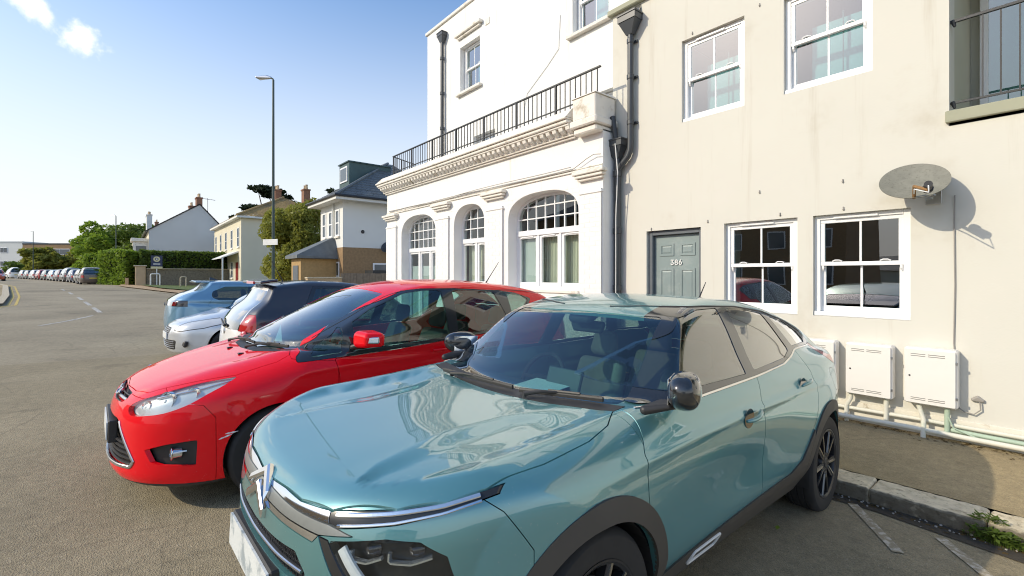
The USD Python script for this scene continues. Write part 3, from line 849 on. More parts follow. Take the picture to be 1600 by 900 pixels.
def seats(car, z0=0.30, xs=(-1.55, -2.35), m="seat"):
    for x in xs:
        for y in (-0.37, 0.37):
            obj("seat", [blob([(x + 0.45, y - 0.2, z0 + 0.12, 0.07), (x + 0.45, y + 0.2, z0 + 0.12, 0.07), (x, y - 0.2, z0 + 0.1, 0.08), (x, y + 0.2, z0 + 0.1, 0.08)]),
                         blob([(x - 0.02, y - 0.18, z0 + 0.16, 0.07), (x - 0.02, y + 0.18, z0 + 0.16, 0.07), (x - 0.20, y - 0.16, z0 + 0.68, 0.055), (x - 0.20, y + 0.16, z0 + 0.68, 0.055)]),
                         blob([(x - 0.22, y - 0.07, z0 + 0.80, 0.05), (x - 0.22, y + 0.07, z0 + 0.80, 0.05), (x - 0.24, y - 0.06, z0 + 0.90, 0.045), (x - 0.24, y + 0.06, z0 + 0.90, 0.045)])], L[m], car, smooth=40)


def steering_wheel(car, x, y, z):
    a = np.linspace(0, 2 * math.pi, 33)[:-1]
    ring = tube(np.stack([0 * a, 0.18 * np.cos(a), 0.18 * np.sin(a)], 1), 0.015, 8, closed=True)
    hubm = blob([(0, -0.05, 0, 0.03), (0, 0.05, 0, 0.03), (0, 0, -0.06, 0.03)])
    sp = [tube([(0, 0, 0), (0, 0.17 * c, 0.17 * s)], 0.014, 6) for c, s in ((1, 0), (-1, 0), (0, -1))]
    obj("steering_wheel", [moved(g, (x, y, z), ry=-0.45) for g in [ring, hubm] + sp], L["cabin"], car, smooth=40)


def dash(car, x0, x1, z, w=0.68, zlow=0.55):
    P = Polygon([(x0, zlow), (x0, z - 0.03), (x0 - 0.1, z + 0.005), (x1 + 0.12, z + 0.01), (x1, z - 0.05), (x1 - 0.02, z - 0.18), (x1 + 0.1, zlow)])
    m = ext(P, 2 * w, "xz", -w)
    obj("dashboard", m, L["cabin"], car)


def wiper(car, F, p0, p1, hinge, name="wiper"):
    """a straight blade resting on the glass between two points, its arm from a hinge in the cowl"""
    q, n = surf(F, "t", [p0[0], p1[0], hinge[0]], [p0[1], p1[1], hinge[1]], 2.0)
    nn = n[:2].mean(0)
    P = np.linspace(q[0], q[1], 9) + 0.016 * nn
    obj(name, strip(P, np.tile(nn, (9, 1)), 0.015, 0.016), L["plastic"], car)
    m = P[4] + 0.014 * nn
    Q = np.array([q[2] + 0.012 * n[2], q[2] + 0.03 * n[2], (q[2] + m) / 2 + 0.022 * nn, m])
    obj("wiper_arm", [tube(Q, [0.013, 0.012, 0.008, 0.006], 8), strip(np.array([P[3], P[6]]) + 0.014 * nn, np.tile(nn, (2, 1)), 0.012, 0.010)], L["satin"] if name == "wiper_bright" else L["plastic"], car)


def pose_matrix(q):
    x, y, z, yaw, pit = q
    F_ = np.array([math.sin(yaw) * math.cos(pit), -math.cos(yaw) * math.cos(pit), math.sin(pit)])
    S_ = np.array([math.cos(yaw), math.sin(yaw), 0])
    U_ = np.cross(F_, S_)
    return Gf.Matrix4d(*map(float, (*F_, 0, *S_, 0, *U_, 0, x, y, z, 1)))


class Body:
    """cuts a car's shell panel by panel; what is left is written last"""
    def __init__(s, F, car, wheels, d=0.02, nphi=300, wr=0.375, thick=0.028, zs=0.62):
        s.F, s.car, s.d, s.nphi, s.zs = F, car, d, nphi, zs
        s.rest = shell(F, 0.0, -thick, d, nphi, zs, d * 1.6, nphi // 2)
        s.gl = shell(F, -0.004, -0.009, d * 1.3, int(nphi * 0.8), zs)
        s.wells = m3.Manifold()
        for (x, z) in wheels:
            c = Point(x, z).buffer(wr, quad_segs=16)
            for q in cutters(c, "s", (0.55, 1.4)):
                s.wells = s.wells + q
        s.rest = s.rest - s.wells

    def take(s, name, material, poly, axis, rng=None, both=True, gap=0.004, label=None, keep=True, src=None):
        out = []
        big = cutters(poly.buffer(gap / 2), axis, rng, both)
        small = cutters(poly.buffer(-gap / 2), axis, rng, both)
        for b, c in zip(big, small):
            if keep:
                out.append(put(name, s.rest ^ c, material, s.car, label))
            s.rest = s.rest - b
        return out

    def glaze(s, name, material, poly, axis, rng=None, both=True, gap=0.002):
        for b in cutters(poly, axis, rng, both):
            s.rest = s.rest - b
        for c in cutters(poly.buffer(-gap / 2), axis, rng, both):
            put(name, s.gl ^ c, material, s.car)

    def finish(s, name, material):
        put(name, s.rest, material, s.car)

    def underbody(s, z):
        k = s.F.k
        s.take("underbody", L["plastic"], sbox(k["xr"] - 1, -0.2, k["xf"] + 1, z), "s", (-1.5, 1.5), False, 0.001)

    def arch_liners(s, wheels, wr):
        for x, z in wheels:
            for sg in (1, -1):
                a = np.linspace(-0.25, math.pi + 0.25, 22)
                v, f = [], []
                for i, t in enumerate(a):
                    v += [(x + wr * 0.995 * math.cos(t), sg * 0.50, z + wr * 0.995 * math.sin(t)), (x + wr * 0.995 * math.cos(t), sg * 0.875, z + wr * 0.995 * math.sin(t))]
                    if i:
                        k = 2 * i
                        f += [[k - 2, k - 1, k + 1], [k - 2, k + 1, k]]
                c = len(v)
                v.append((x, sg * 0.50, z))
                for i in range(len(a) - 1):
                    f.append([c, 2 * i, 2 * i + 2])
                obj("arch_liner", trimesh.Trimesh(np.array(v), np.array(f), process=False), L["plastic"], s.car)
# ---------------------------------------------------------------- ground, road, pavements
KERB_Y, KERB_B, WALL_Y = 4.27, 4.56, 6.08


def rise(x):
    a = np.maximum(0, -np.asarray(x, float) - 12)
    return np.where(a < 42, 0.0150 * a, 0.63 + 0.0052 * (a - 42))


def road_z(x, y):
    y = np.asarray(y, float)
    c = np.where(y > 1.2, 0.122 * (KERB_Y - np.minimum(y, KERB_Y)) / (KERB_Y - 1.2), 0.122 + 0.02 * np.clip(1.2 - y, 0, 3.0))
    return float(c + rise(x)) if np.ndim(c + rise(x)) == 0 else c + rise(x)


def sheet(xs, ys, zf):
    X, Y = np.meshgrid(xs, ys, indexing="ij")
    Z = zf(X, Y)
    v = np.stack([X, Y, Z], -1).reshape(-1, 3)
    n, m = len(xs), len(ys)
    i, j = np.meshgrid(np.arange(n - 1), np.arange(m - 1), indexing="ij")
    a = (i * m + j).ravel()
    return trimesh.Trimesh(v, np.vstack([np.stack([a, a + m, a + m + 1], 1), np.stack([a, a + m + 1, a + 1], 1)]), process=False)


def drape(poly, dz, n=40, step=1.0):
    """a flat marking laid on the road"""
    g = poly.segmentize(step)
    m = trimesh.creation.triangulate_polygon(g, engine="earcut")
    v = np.column_stack([m[0], road_z(m[0][:, 0], m[0][:, 1]) + dz])
    f = m[1]
    n_ = np.cross(v[f[0][1]] - v[f[0][0]], v[f[0][2]] - v[f[0][0]])
    return trimesh.Trimesh(v, f if n_[2] > 0 else f[:, ::-1], process=False)


GX = np.concatenate([np.linspace(-900, -170, 12), np.linspace(-160, -14, 90), np.linspace(-13.5, 12, 70), np.linspace(14, 60, 14), np.linspace(120, 700, 6)])
obj("ground", sheet(np.linspace(-1500, 800, 60), np.linspace(-900, 1200, 50), lambda x, y: rise(np.clip(x, -200, 0)) - 0.30), L["earth"], kind="structure")
RX_ = GX[(GX >= -161) & (GX <= 60)]
YS = np.concatenate([np.linspace(-34, 1.2, 50), np.linspace(1.3, KERB_Y + 0.02, 14)])
ROAD = lambda x, y: road_z(x, y) + 0.004 * (fbm(np.stack([x * 0.9, y * 0.9, 0 * x], -1), 3, 2) - 0.5)
XJ = -11.55
obj("road", sheet(np.concatenate([[XJ], RX_[RX_ > XJ + 0.05]]), YS, ROAD), L["asphalt"], smooth=True, kind="structure")
obj("road", sheet(np.concatenate([RX_[RX_ < XJ - 0.05], [XJ]]), YS, ROAD), L["asphalt_far"], smooth=True, kind="structure")
PAVE = lambda x, y: 0.105 + 0.03 * (np.asarray(y) - KERB_B) / 1.5 + rise(x) + 0.004 * (fbm(np.stack([np.asarray(x) * 1.2, np.asarray(y) * 1.2, 0 * np.asarray(x)], -1), 3, 4) - 0.5)
obj("pavement", sheet(RX_[RX_ >= -24], np.linspace(KERB_B - 0.01, 7.2, 10), PAVE), L["pavement"], smooth=True, kind="structure")
kb = UsdGeom.Xform.Define(stage, "/World/kerb").GetPrim()
tag(kb, kind="structure")
xk, i = 6.0, 0
JO = [6.0, 4.9, 4.05, 3.2, 2.3, 1.45, 0.62, -0.345, -0.965, -1.85]
while xk > -24:
    ln = (JO[i] - JO[i + 1]) if i < len(JO) - 1 else RNG.uniform(0.8, 0.95)
    z0 = float(rise(xk - ln / 2))
    m = cbx(xk - ln + 0.004, xk - 0.004, KERB_Y - 0.004 * RNG.random(), KERB_B - 0.012, z0 - 0.2, z0 + 0.100 + 0.008 * RNG.random(), 0.013)
    m = m.subdivide().subdivide().subdivide()
    if -2.2 < xk < 1.2:
        m = m.subdivide()
    v = m.vertices
    m.vertices = v + (0.016 * (fbm(v * 7, 3, i)[:, None] - 0.5) + 0.010 * (fbm(v * 26, 2, i + 50)[:, None] - 0.5)) * np.array([0.5, 1, 1])
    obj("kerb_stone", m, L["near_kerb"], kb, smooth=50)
    xk -= ln
    i += 1
# grit and dead leaves in the gutter, under the pipes and on the tarmac
def litter(n, xr, yr, zf, size, seed, cols, curl=0.4):
    r = np.random.default_rng(seed)
    V, F_ = [], []
    for _ in range(n):
        x, y = r.uniform(*xr), yr(r)
        a, s = r.uniform(0, 6.28), r.uniform(*size)
        c, d = np.array([math.cos(a), math.sin(a)]), np.array([-math.sin(a), math.cos(a)])
        z = zf(x, y) + 0.004
        k = len(V)
        for u, w, h in ((-1, 0, 0), (-0.2, 0.45, curl), (1, 0.1, curl * 0.4), (0.1, -0.45, curl * r.uniform(0, 1))):
            q = np.array([x, y]) + s * (u * c + w * d)
            V.append((q[0], q[1], z + s * h * r.uniform(0.3, 1)))
        F_ += [[k, k + 1, k + 2], [k, k + 2, k + 3]]
    return trimesh.Trimesh(np.array(V), np.array(F_), process=False)
gut = lambda r: KERB_Y - 0.02 - abs(r.normal(0, 0.055))
obj("gutter_litter", litter(900, (-3.5, 2.2), gut, lambda x, y: road_z(x, y), (0.007, 0.024), 3, None), L["leaf_brown"], kind="stuff", label="dry leaf crumbs and grit along the gutter")
obj("pavement_litter", litter(800, (-4.4, 2.0), lambda r: WALL_Y - 0.06 - abs(r.normal(0, 0.09)), lambda x, y: float(PAVE(x, y)), (0.006, 0.024), 4, None), L["leaf_brown"], kind="stuff", label="dry leaves caught below the pipes on the pavement edge")
obj("gutter_dirt", drape(Polygon([(-6, KERB_Y - 0.001), (-6, 4.12), (-2.4, 4.10), (-1.6, 4.06), (-0.9, 4.13), (-0.1, 4.04), (0.8, 4.12), (2, 4.1), (5, 4.15), (5, KERB_Y - 0.001)]), 0.005), mat("gutter_dirt", (0.055, 0.045, 0.032), 0.95, 0.4, 30, 0.004, 90, space="world"), kind="stuff", label="dark damp dirt along the gutter")
bits = trimesh.util.concatenate([moved(trimesh.creation.icosphere(0, RNG.uniform(0.003, 0.010)), (RNG.uniform(-3, 1.5), KERB_Y - 0.02 - abs(RNG.normal(0, 0.06)), road_z(0, 4.2) + 0.006)) for _ in range(160)])
obj("gutter_grit", bits, mat("pale_grit", (0.34, 0.31, 0.27), 0.9, 0.4, 40), kind="stuff", label="pale stone chips in the gutter")
obj("fallen_leaf", litter(1, (-1.23, -1.23), lambda r: 3.3, lambda x, y: road_z(x, y), (0.030, 0.032), 9, None, 0.2), L["leaf_bright"], label="single yellow green leaf on the shaded tarmac", category="leaf")


def weeds(name, x, y, z, n, h, spread, seed, label, look="leaf_green", cat="weed"):
    r = np.random.default_rng(seed)
    V, F_ = [], []
    for _ in range(n):
        bx_, by_ = x + r.normal(0, spread), y + r.normal(0, spread * 0.28)
        a, hh, ln = r.uniform(0, 6.28), r.uniform(0.25, 1) * h, r.uniform(0.012, 0.03)
        tip = np.array([bx_ + 0.4 * hh * math.cos(a), by_ + 0.4 * hh * math.sin(a), z + hh])
        d = np.array([math.cos(a), math.sin(a), r.uniform(-0.3, 0.5)]) * ln
        w = np.array([-math.sin(a), math.cos(a), r.uniform(-0.4, 0.4)]) * ln * 0.4
        k = len(V)
        V += [tip - d, tip + w, tip + d, tip - w, [bx_, by_, z], [bx_ + 0.002, by_, z]]
        F_ += [[k, k + 1, k + 2], [k, k + 2, k + 3], [k + 4, k + 5, k]]
    return obj(name, trimesh.Trimesh(np.array(V), np.array(F_), process=False), L[look], label=label, category=cat)


weeds("weed", -0.30, 4.225, road_z(0, 4.2), 330, 0.085, 0.058, 5, "green weed tuft growing where the kerb meets the gutter")
weeds("weed", -0.33, 4.30, 0.10, 60, 0.05, 0.05, 6, "tiny sprig of weed on top of the kerb joint", cat="weed")
# painted lines
for a, b, lab in (((-1.03, 4.14), (-0.66, 3.58), 1), ((-0.53, 4.02), (-0.12, 3.45), 2)):
    d = np.array(b) - np.array(a)
    obj("bay_marking", drape(LineString([a, b]).buffer(0.032, cap_style=2), 0.006, step=0.2), L["line_faint"], kind="structure")
CL = LineString([(-22.9, -0.64), (-27.9, -1.17), (-34.6, -1.9), (-42, -2.8), (-50, -3.9)])
for s0, s1 in ((0.0, 2.8), (4.2, 7.0), (8.4, 11.2), (15, 17.5), (21, 23)):
    seg = LineString([CL.interpolate(t) for t in np.linspace(s0, s1, 6)])
    obj("centre_line_dash", drape(seg.buffer(0.07, cap_style=2), 0.006), L["line"], kind="structure")
arc = [(-21.6, -0.80), (-20.6, -1.05), (-19.6, -1.36), (-18.5, -1.80)]
obj("junction_line", drape(LineString(arc).buffer(0.05, cap_style=2), 0.006, step=0.5), L["line"], kind="structure")
obj("tarmac_seam", drape(LineString([(-44, -5.6), (-43.2, -3.0), (-42.2, 0.8)]).buffer(0.16), 0.005), mat("tarmac_seam", (0.10, 0.085, 0.06), 0.9, 0.3, 2, space="world"), kind="structure")
# the left-hand pavement with its double yellow lines
LK = [(-21.5, -9.5), (-24.5, -5.4), (-28.3, -3.95), (-36, -4.75), (-53, -7.0), (-80, -12.4), (-125, -23), (-160, -32)]
lp = Polygon(LK + [(-160, -60), (-21.5, -60)])
v, f = trimesh.creation.triangulate_polygon(lp.segmentize(2.0), engine="earcut")
obj("far_pavement", trimesh.Trimesh(np.column_stack([v, road_z(v[:, 0], v[:, 1]) + 0.10]), f if np.cross(v[f[0][1]] - v[f[0][0]], v[f[0][2]] - v[f[0][0]]) > 0 else f[:, ::-1], process=False), L["pavement"], kind="structure")
kk = np.array([LineString(LK).interpolate(t).coords[0] for t in np.linspace(0, LineString(LK).length, 140)])
nn = np.gradient(kk, axis=0)
nn = np.stack([-nn[:, 1], nn[:, 0]], 1) / np.linalg.norm(nn, axis=1, keepdims=True)
kz = road_z(kk[:, 0], kk[:, 1])
KM = trimesh.Trimesh(np.vstack([np.column_stack([kk - 0.0 * nn, kz - 0.1]), np.column_stack([kk, kz + 0.108]), np.column_stack([kk + 0.14 * nn, kz + 0.108]), np.column_stack([kk - 0.14 * nn, kz + 0.108])]),
                     np.vstack([[[i, i + 1, i + 141], [i, i + 141, i + 140]] for i in range(139)] + [[[280 + i, 280 + i + 1, 420 + i + 1], [280 + i, 420 + i + 1, 420 + i]] for i in range(139)]), process=False)
obj("far_kerb", KM, L["kerb"], kind="structure")
for off in (0.28, 0.50):
    sgn = 1 if lp.contains(Point(*(kk[60] - 0.5 * nn[60]))) else -1
    q = kk + sgn * off * nn
    obj("yellow_line", drape(LineString(q[4:-4]).buffer(0.045, cap_style=2), 0.006), L["yellow_line"], kind="structure")
weeds("weed", -27.3, -4.35, road_z(-27.3, -4.3) + 0.1, 260, 0.5, 0.9, 15, "low bush at the corner of the far kerb", "leaf_olive", "bush")
# side-road mouth beyond the white houses: paving, verge
obj("corner_paving", drape(Polygon([(-29, 4.28), (-29.0, 9.5), (-60, 9.5), (-60, 0.2), (-52.5, -0.3), (-49, 0.15), (-43, 1.55), (-38, 2.9), (-33, 4.0)]), 0.07), L["brick_paving"], kind="structure")
obj("grass_verge", drape(Polygon([(-40.5, 4.6), (-46.0, 2.3), (-53.4, 1.2), (-53.4, 9.2), (-40.5, 9.2)]), 0.12), L["grass"], kind="structure")
obj("side_pavement", drape(Polygon([(-24, 4.275), (-29, 4.275), (-29, 9.3), (-24, 9.3)]), 0.10), L["pavement"], kind="structure")
obj("far_right_pavement", drape(Polygon([(-60, 0.2), (-60, 30), (-160, 30), (-160, -15), (-128, -9.6), (-100, -5.2), (-80, -2.0)]), 0.09), L["pavement"], kind="structure")
# ---------------------------------------------------------------- windows and the cream house
def sash_window(parent, u0, u1, z0, z1, y, inside="dark", reveal=0.10, label=None, blind_to=0.0):
    """white sliding sash window in a reveal: frame, upper sash in front, lower sash behind, panes, glazing bars, trickle vent, horns"""
    yf = y + reveal - 0.045                       # face of the box frame
    W = obj("window", [cbx(u0, u0 + 0.055, yf, yf + 0.11, z0 + 0.05, z1, 0.004), cbx(u1 - 0.065, u1, yf, yf + 0.11, z0 + 0.05, z1, 0.004),
                       cbx(u0 + 0.055, u1 - 0.065, yf, yf + 0.11, z1 - 0.05, z1, 0.004), cbx(u0 - 0.002, u1 + 0.002, yf - 0.035, yf + 0.11, z0 + 0.002, z0 + 0.05, 0.006)], L["gypsum"], parent, label=label)
    a, b = u0 + 0.055, u1 - 0.065
    zm = z0 + (z1 - z0) * 0.515
    um = (a + b) / 2 + 0.005
    for nm, lo, hi, yy, bot, top in (("upper_sash", zm - 0.02, z1 - 0.05, yf + 0.016, 0.045, 0.042), ("lower_sash", z0 + 0.05, zm + 0.02, yf + 0.056, 0.065, 0.035)):
        S = obj(nm, [cbx(a, a + 0.042, yy, yy + 0.036, lo + bot, hi - top, 0.004), cbx(b - 0.042, b, yy, yy + 0.036, lo + bot, hi - top, 0.004), cbx(a, b, yy - 0.003, yy + 0.036, lo, lo + bot, 0.004), cbx(a, b, yy, yy + 0.036, hi - top, hi, 0.004)], L["gypsum"], W)
        obj("glazing_bar", cbx(um - 0.011, um + 0.011, yy + 0.004, yy + 0.022, lo + bot, hi - top, 0.004), L["gypsum"], S)
        for p0, p1 in ((a + 0.042, um - 0.011), (um + 0.011, b - 0.042)):
            obj("pane", bx(p0, p1, yy + 0.010, yy + 0.014, lo + bot, hi - top), L["pane"], S)
        if nm == "upper_sash":
            for q in (a + 0.012, b - 0.03):
                obj("sash_horn", hull([(q, yy, lo), (q + 0.02, yy, lo), (q, yy + 0.03, lo), (q + 0.02, yy + 0.03, lo), (q, yy + 0.02, lo - 0.055), (q + 0.02, yy + 0.02, lo - 0.055), (q, yy + 0.002, lo - 0.03), (q + 0.02, yy + 0.002, lo - 0.03)]), L["gypsum"], S)
            for q in (0.22, 0.80):
                c = a + (b - a) * q
                obj("sash_lift", [tube([(c - 0.045, yy - 0.005, lo + bot + 0.004), (c - 0.02, yy - 0.012, lo + bot + 0.016), (c + 0.02, yy - 0.012, lo + bot + 0.016), (c + 0.045, yy - 0.005, lo + bot + 0.004)], 0.007, 6)], L["gypsum"], S)
    obj("trickle_vent", cbx(a + 0.18 * (b - a), a + 0.72 * (b - a), yf - 0.016, yf + 0.01, z1 - 0.048, z1 - 0.024, 0.004), L["gypsum"], W)
    yi = yf + 0.16
    if inside == "blind":
        obj("blind", bx(a + 0.13, b + 0.05, yi + 0.16, yi + 0.164, z0 + 0.02, z1 - 0.30), L["blind"], W)
        obj("blind_cord", bx(a + 0.62 * (b - a), a + 0.62 * (b - a) + 0.012, yi + 0.09, yi + 0.096, z0 + 0.1, z1 - 0.25), L["cable"], W)
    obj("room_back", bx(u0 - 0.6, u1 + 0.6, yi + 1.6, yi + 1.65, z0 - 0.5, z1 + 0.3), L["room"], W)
    return W


cream = thing("cream_house", "cream rendered house wall with sash windows and door 386", "house")
WINS = [(-2.920, -2.050, 1.235, 2.380, "dark", "white sash window beside the door"), (-1.890, -1.027, 1.240, 2.380, "dark", "white sash window below and left of the satellite dish"), (-3.525, -2.660, 3.862, 5.012, "blind", "upper white sash window above the door"), (-2.198, -1.337, 3.865, 5.012, "blind", "upper white sash window cut by the top of the picture"), (0.95, 1.81, 1.24, 2.38, "dark", None)]
holes = [sbox(w[0], w[2], w[1], w[3]) for w in WINS] + [sbox(-4.105, 0.0, -3.243, 2.362), sbox(-0.742, 3.262, 1.9, 5.45)]
TOP_A = 5.87
outline = sbox(-4.735, -0.2, 7.0, TOP_A)
for h in holes:
    outline = outline.difference(h)
obj("wall", ext(outline, 0.32, "xz", WALL_Y), L["cream"], cream)
for q in ((-4.735, -4.12), (-3.23, 7.0)):
    obj("plinth", cbx(*q, WALL_Y - 0.018, WALL_Y - 0.0005, -0.1, 0.335, 0.004), L["plinth"], cream)
obj("end_wall", bx(-4.735, -4.45, WALL_Y + 0.3205, 16, -0.2, TOP_A), L["cream"], cream)
obj("flat_roof", bx(-4.44, 7.0, WALL_Y + 0.33, 16, 5.45, 5.55), L["slate"], cream)
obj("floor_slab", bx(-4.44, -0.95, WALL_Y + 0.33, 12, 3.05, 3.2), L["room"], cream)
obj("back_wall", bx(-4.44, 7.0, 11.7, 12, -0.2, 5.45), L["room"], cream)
cp = [cbx(u, u + 1.192, WALL_Y - 0.07, WALL_Y + 0.36, TOP_A + 0.001, TOP_A + 0.09, 0.012) for u in np.arange(-4.80, 6.9, 1.2)]
for m in cp:
    obj("coping", m, L["sage"], cream)
tr = thing("terrace_railing", "short black railing on the cream house parapet, at the top edge", "railing", (-4.15, WALL_Y + 0.12, TOP_A + 0.09))
for i in range(40):
    obj("baluster", bx(i * 0.115, i * 0.115 + 0.014, -0.007, 0.007, 0, 0.92), L["black_iron"], tr)
obj("top_rail", bx(-0.03, 4.6, -0.02, 0.02, 0.92, 0.945), L["black_iron"], tr)
obj("bottom_rail", bx(-0.03, 4.6, -0.012, 0.012, 0.06, 0.08), L["black_iron"], tr)
for w in WINS:
    sash_window(cream, *w[:4], WALL_Y, w[4], label=w[5])
for w in WINS[:4]:      # small cast tie ends and vents in the render
    pass
for x, y in ((1082, 52), (1187, 8), (1187, 300), (1317, 283), (1219, 335), (1318, 326), (1106, 346), (1018, 358)):
    dd = AX + (x - 800) / 728 * RX
    t = WALL_Y / dd[1]
    u, z = dd[0] * t, CAM_H + (430 - y) / 728 * t
    obj("wall_tie", [cbx(u - 0.006, u + 0.006, WALL_Y - 0.012, WALL_Y + 0.01, z - 0.022, z + 0.022, 0.003), cbx(u - 0.009, u + 0.009, WALL_Y - 0.016, WALL_Y + 0.0, z - 0.012, z - 0.002, 0.003)], L["cable"], cream)
# front door
door = obj("door", bx(-4.03, -3.30, WALL_Y + 0.115, WALL_Y + 0.16, 0.135, 2.29), L["door"], cream, label="grey green panelled front door with numerals 386")
obj("door_frame", [cbx(-4.105, -4.035, WALL_Y + 0.05, WALL_Y + 0.20, 0.1, 2.362, 0.004), cbx(-3.295, -3.243, WALL_Y + 0.05, WALL_Y + 0.20, 0.1, 2.362, 0.004), cbx(-4.035, -3.295, WALL_Y + 0.05, WALL_Y + 0.20, 2.295, 2.362, 0.004)], L["door_frame"], door)
for u0, u1 in ((-3.945, -3.715), (-3.615, -3.385)):
    for z0, z1 in ((1.985, 2.165), (1.06, 1.80), (0.30, 0.92)):
        y = WALL_Y + 0.115
        fr_ = sbox(u0, z0, u1, z1).difference(sbox(u0 + 0.03, z0 + 0.03, u1 - 0.03, z1 - 0.03))
        obj("panel_moulding", ext(fr_, 0.010, "xz", y - 0.0102), L["door"], door)
        obj("panel", hull([(u0 + 0.035, y, z0 + 0.035), (u1 - 0.035, y, z0 + 0.035), (u0 + 0.035, y, z1 - 0.035), (u1 - 0.035, y, z1 - 0.035), (u0 + 0.055, y - 0.007, z0 + 0.055), (u1 - 0.055, y - 0.007, z0 + 0.055), (u0 + 0.055, y - 0.007, z1 - 0.055), (u1 - 0.055, y - 0.007, z1 - 0.055)]), L["door"], door)
for i, ch in enumerate("386"):
    tm = text_mesh(ch, 0.072, 0.008, bold=True)
    tm.apply_transform(trimesh.transformations.rotation_matrix(math.pi / 2, [1, 0, 0]))
    tm.apply_translation([-3.77 + 0.064 * i, WALL_Y + 0.108, 1.853])
    obj("numeral", tm, L["sign_white"], door)
obj("threshold", cbx(-4.16, -3.19, WALL_Y - 0.06, WALL_Y + 0.2, 0.05, 0.132, 0.01), L["kerb"], cream)
# recessed balcony at the right
obj("balcony_ledge", [cbx(-0.765, 2.2, WALL_Y - 0.05, WALL_Y - 0.002, 3.155, 3.265, 0.006), bx(-0.742, 1.9, WALL_Y + 0.0, WALL_Y + 1.5, 3.13, 3.258)], L["sage"], cream)
obj("balcony_wall", [bx(-0.86, -0.7425, WALL_Y + 0.325, WALL_Y + 1.5, 3.2, 5.45), bx(1.902, 2.02, WALL_Y + 0.325, WALL_Y + 1.5, 3.2, 5.45), bx(-0.86, 2.0, WALL_Y + 1.505, WALL_Y + 1.7, 3.1, 5.449)], L["recess_wall"], cream)
bd = obj("balcony_door", [cbx(-0.66, -0.59, WALL_Y + 1.42, WALL_Y + 1.50, 3.27, 5.35, 0.005), cbx(0.9, 0.97, WALL_Y + 1.42, WALL_Y + 1.50, 3.27, 5.35, 0.005), cbx(-0.59, 0.9, WALL_Y + 1.42, WALL_Y + 1.50, 5.28, 5.35, 0.005), cbx(0.1, 0.16, WALL_Y + 1.42, WALL_Y + 1.50, 3.27, 5.28, 0.005)], L["gypsum"], cream)
obj("pane", bx(-0.59, 0.9, WALL_Y + 1.45, WALL_Y + 1.455, 3.27, 5.28), L["pane"], bd)
br = thing("balcony_railing", "black iron railing across the recessed balcony at the right edge", "railing", (-0.742, WALL_Y + 0.07, 3.265))
obj("top_rail", bx(0.0, 2.64, -0.014, 0.014, 0.868, 0.892), L["black_iron"], br)
obj("bottom_rail", bx(0.0, 2.64, -0.010, 0.010, 0.085, 0.103), L["black_iron"], br)
for i in range(22):
    obj("baluster", bx(0.215 + i * 0.118, 0.227 + i * 0.118, -0.006, 0.006, 0.103, 0.868), L["black_iron"], br)
for z in (0.88, 0.094):
    obj("wall_fixing", [blob([(0.02, 0, z, 0.02), (0.03, 0, z - 0.045, 0.012)])], L["black_iron"], br)
# satellite dish
dh = thing("satellite_dish", "large grey satellite dish with rusty feed arm on the cream wall", "satellite dish", (-0.953, 5.785, 2.602))
dn = np.array([0.13, -0.74, 0.66])
dn /= np.linalg.norm(dn)
du = np.cross([0, 0, 1.0], dn)
du /= np.linalg.norm(du)
dv = np.cross(dn, du)
rr_ = np.linspace(0, 1, 12)
aa_ = np.arange(48) * 2 * math.pi / 48
V = [np.zeros(3) - 0.045 * dn]
for r in rr_[1:]:
    for a in aa_:
        V.append(0.262 * r * math.cos(a) * du + 0.248 * r * math.sin(a) * dv + (0.045 * r * r - 0.045) * dn)
F_ = [[0, 1 + j, 1 + (j + 1) % 48] for j in range(48)]
for i in range(10):
    for j in range(48):
        a, b, c, d = 1 + i * 48 + j, 1 + i * 48 + (j + 1) % 48, 1 + (i + 1) * 48 + (j + 1) % 48, 1 + (i + 1) * 48 + j
        F_ += [[a, d, c], [a, c, b]]
V = np.array(V)
nv = len(V)
V2 = np.vstack([V, V - 0.006 * dn])
F2 = F_ + [[c + nv, b + nv, a + nv] for a, b, c in F_]
for j in range(48):
    a, b = nv - 48 + j, nv - 48 + (j + 1) % 48
    F2 += [[a, a + nv, b + nv], [a, b + nv, b]]
dm = trimesh.Trimesh(V2, np.array(F2), process=False)
obj("reflector", dm, L["dish"], dh, smooth=40)
low = -0.25 * dv
feed = np.array([0.149, -0.317, -0.114])
obj("feed_arm", [tube([low - 0.02 * dn + 0.02 * dv, low * 0.9 + 0.12 * dn, feed - 0.05 * dv], 0.014, 8)], L["rust"], dh)
obj("feed_horn", [tube([feed - 0.05 * dn + 0.03 * dv, feed + 0.055 * dn - 0.035 * dv], 0.030, 12), tube([feed - 0.075 * dn + 0.045 * dv, feed - 0.045 * dn + 0.028 * dv], 0.040, 14)], L["plastic"], dh)
cab = [feed + 0.06 * dn - 0.06 * dv, feed + 0.05 * dn - 0.14 * dv, low + 0.15 * dn - 0.05 * dv, low * 0.9 + 0.02 * dn]
obj("feed_cable", tube(cab, 0.005, 6), L["sign_white"], dh)
back = np.array([0.10, WALL_Y - 5.785, -0.12])
obj("mount", [tube([-0.07 * dn, -0.16 * dn, back + [-0.02, -0.09, 0.0], back], [0.045, 0.03, 0.022, 0.022], 10), cbx(back[0] - 0.06, back[0] + 0.06, back[1] - 0.012, back[1] - 0.001, back[2] - 0.09, back[2] + 0.09, 0.003)], L["satin"], dh)
obj("aerial_cable", tube([(-0.70, WALL_Y - 0.014, 2.46), (-0.705, WALL_Y - 0.010, 2.2), (-0.700, WALL_Y - 0.010, 1.6), (-0.708, WALL_Y - 0.010, 1.05), (-0.705, WALL_Y - 0.012, 1.0)], 0.006, 6), L["cable"], label="thin cable running down the cream wall from the dish", category="cable")
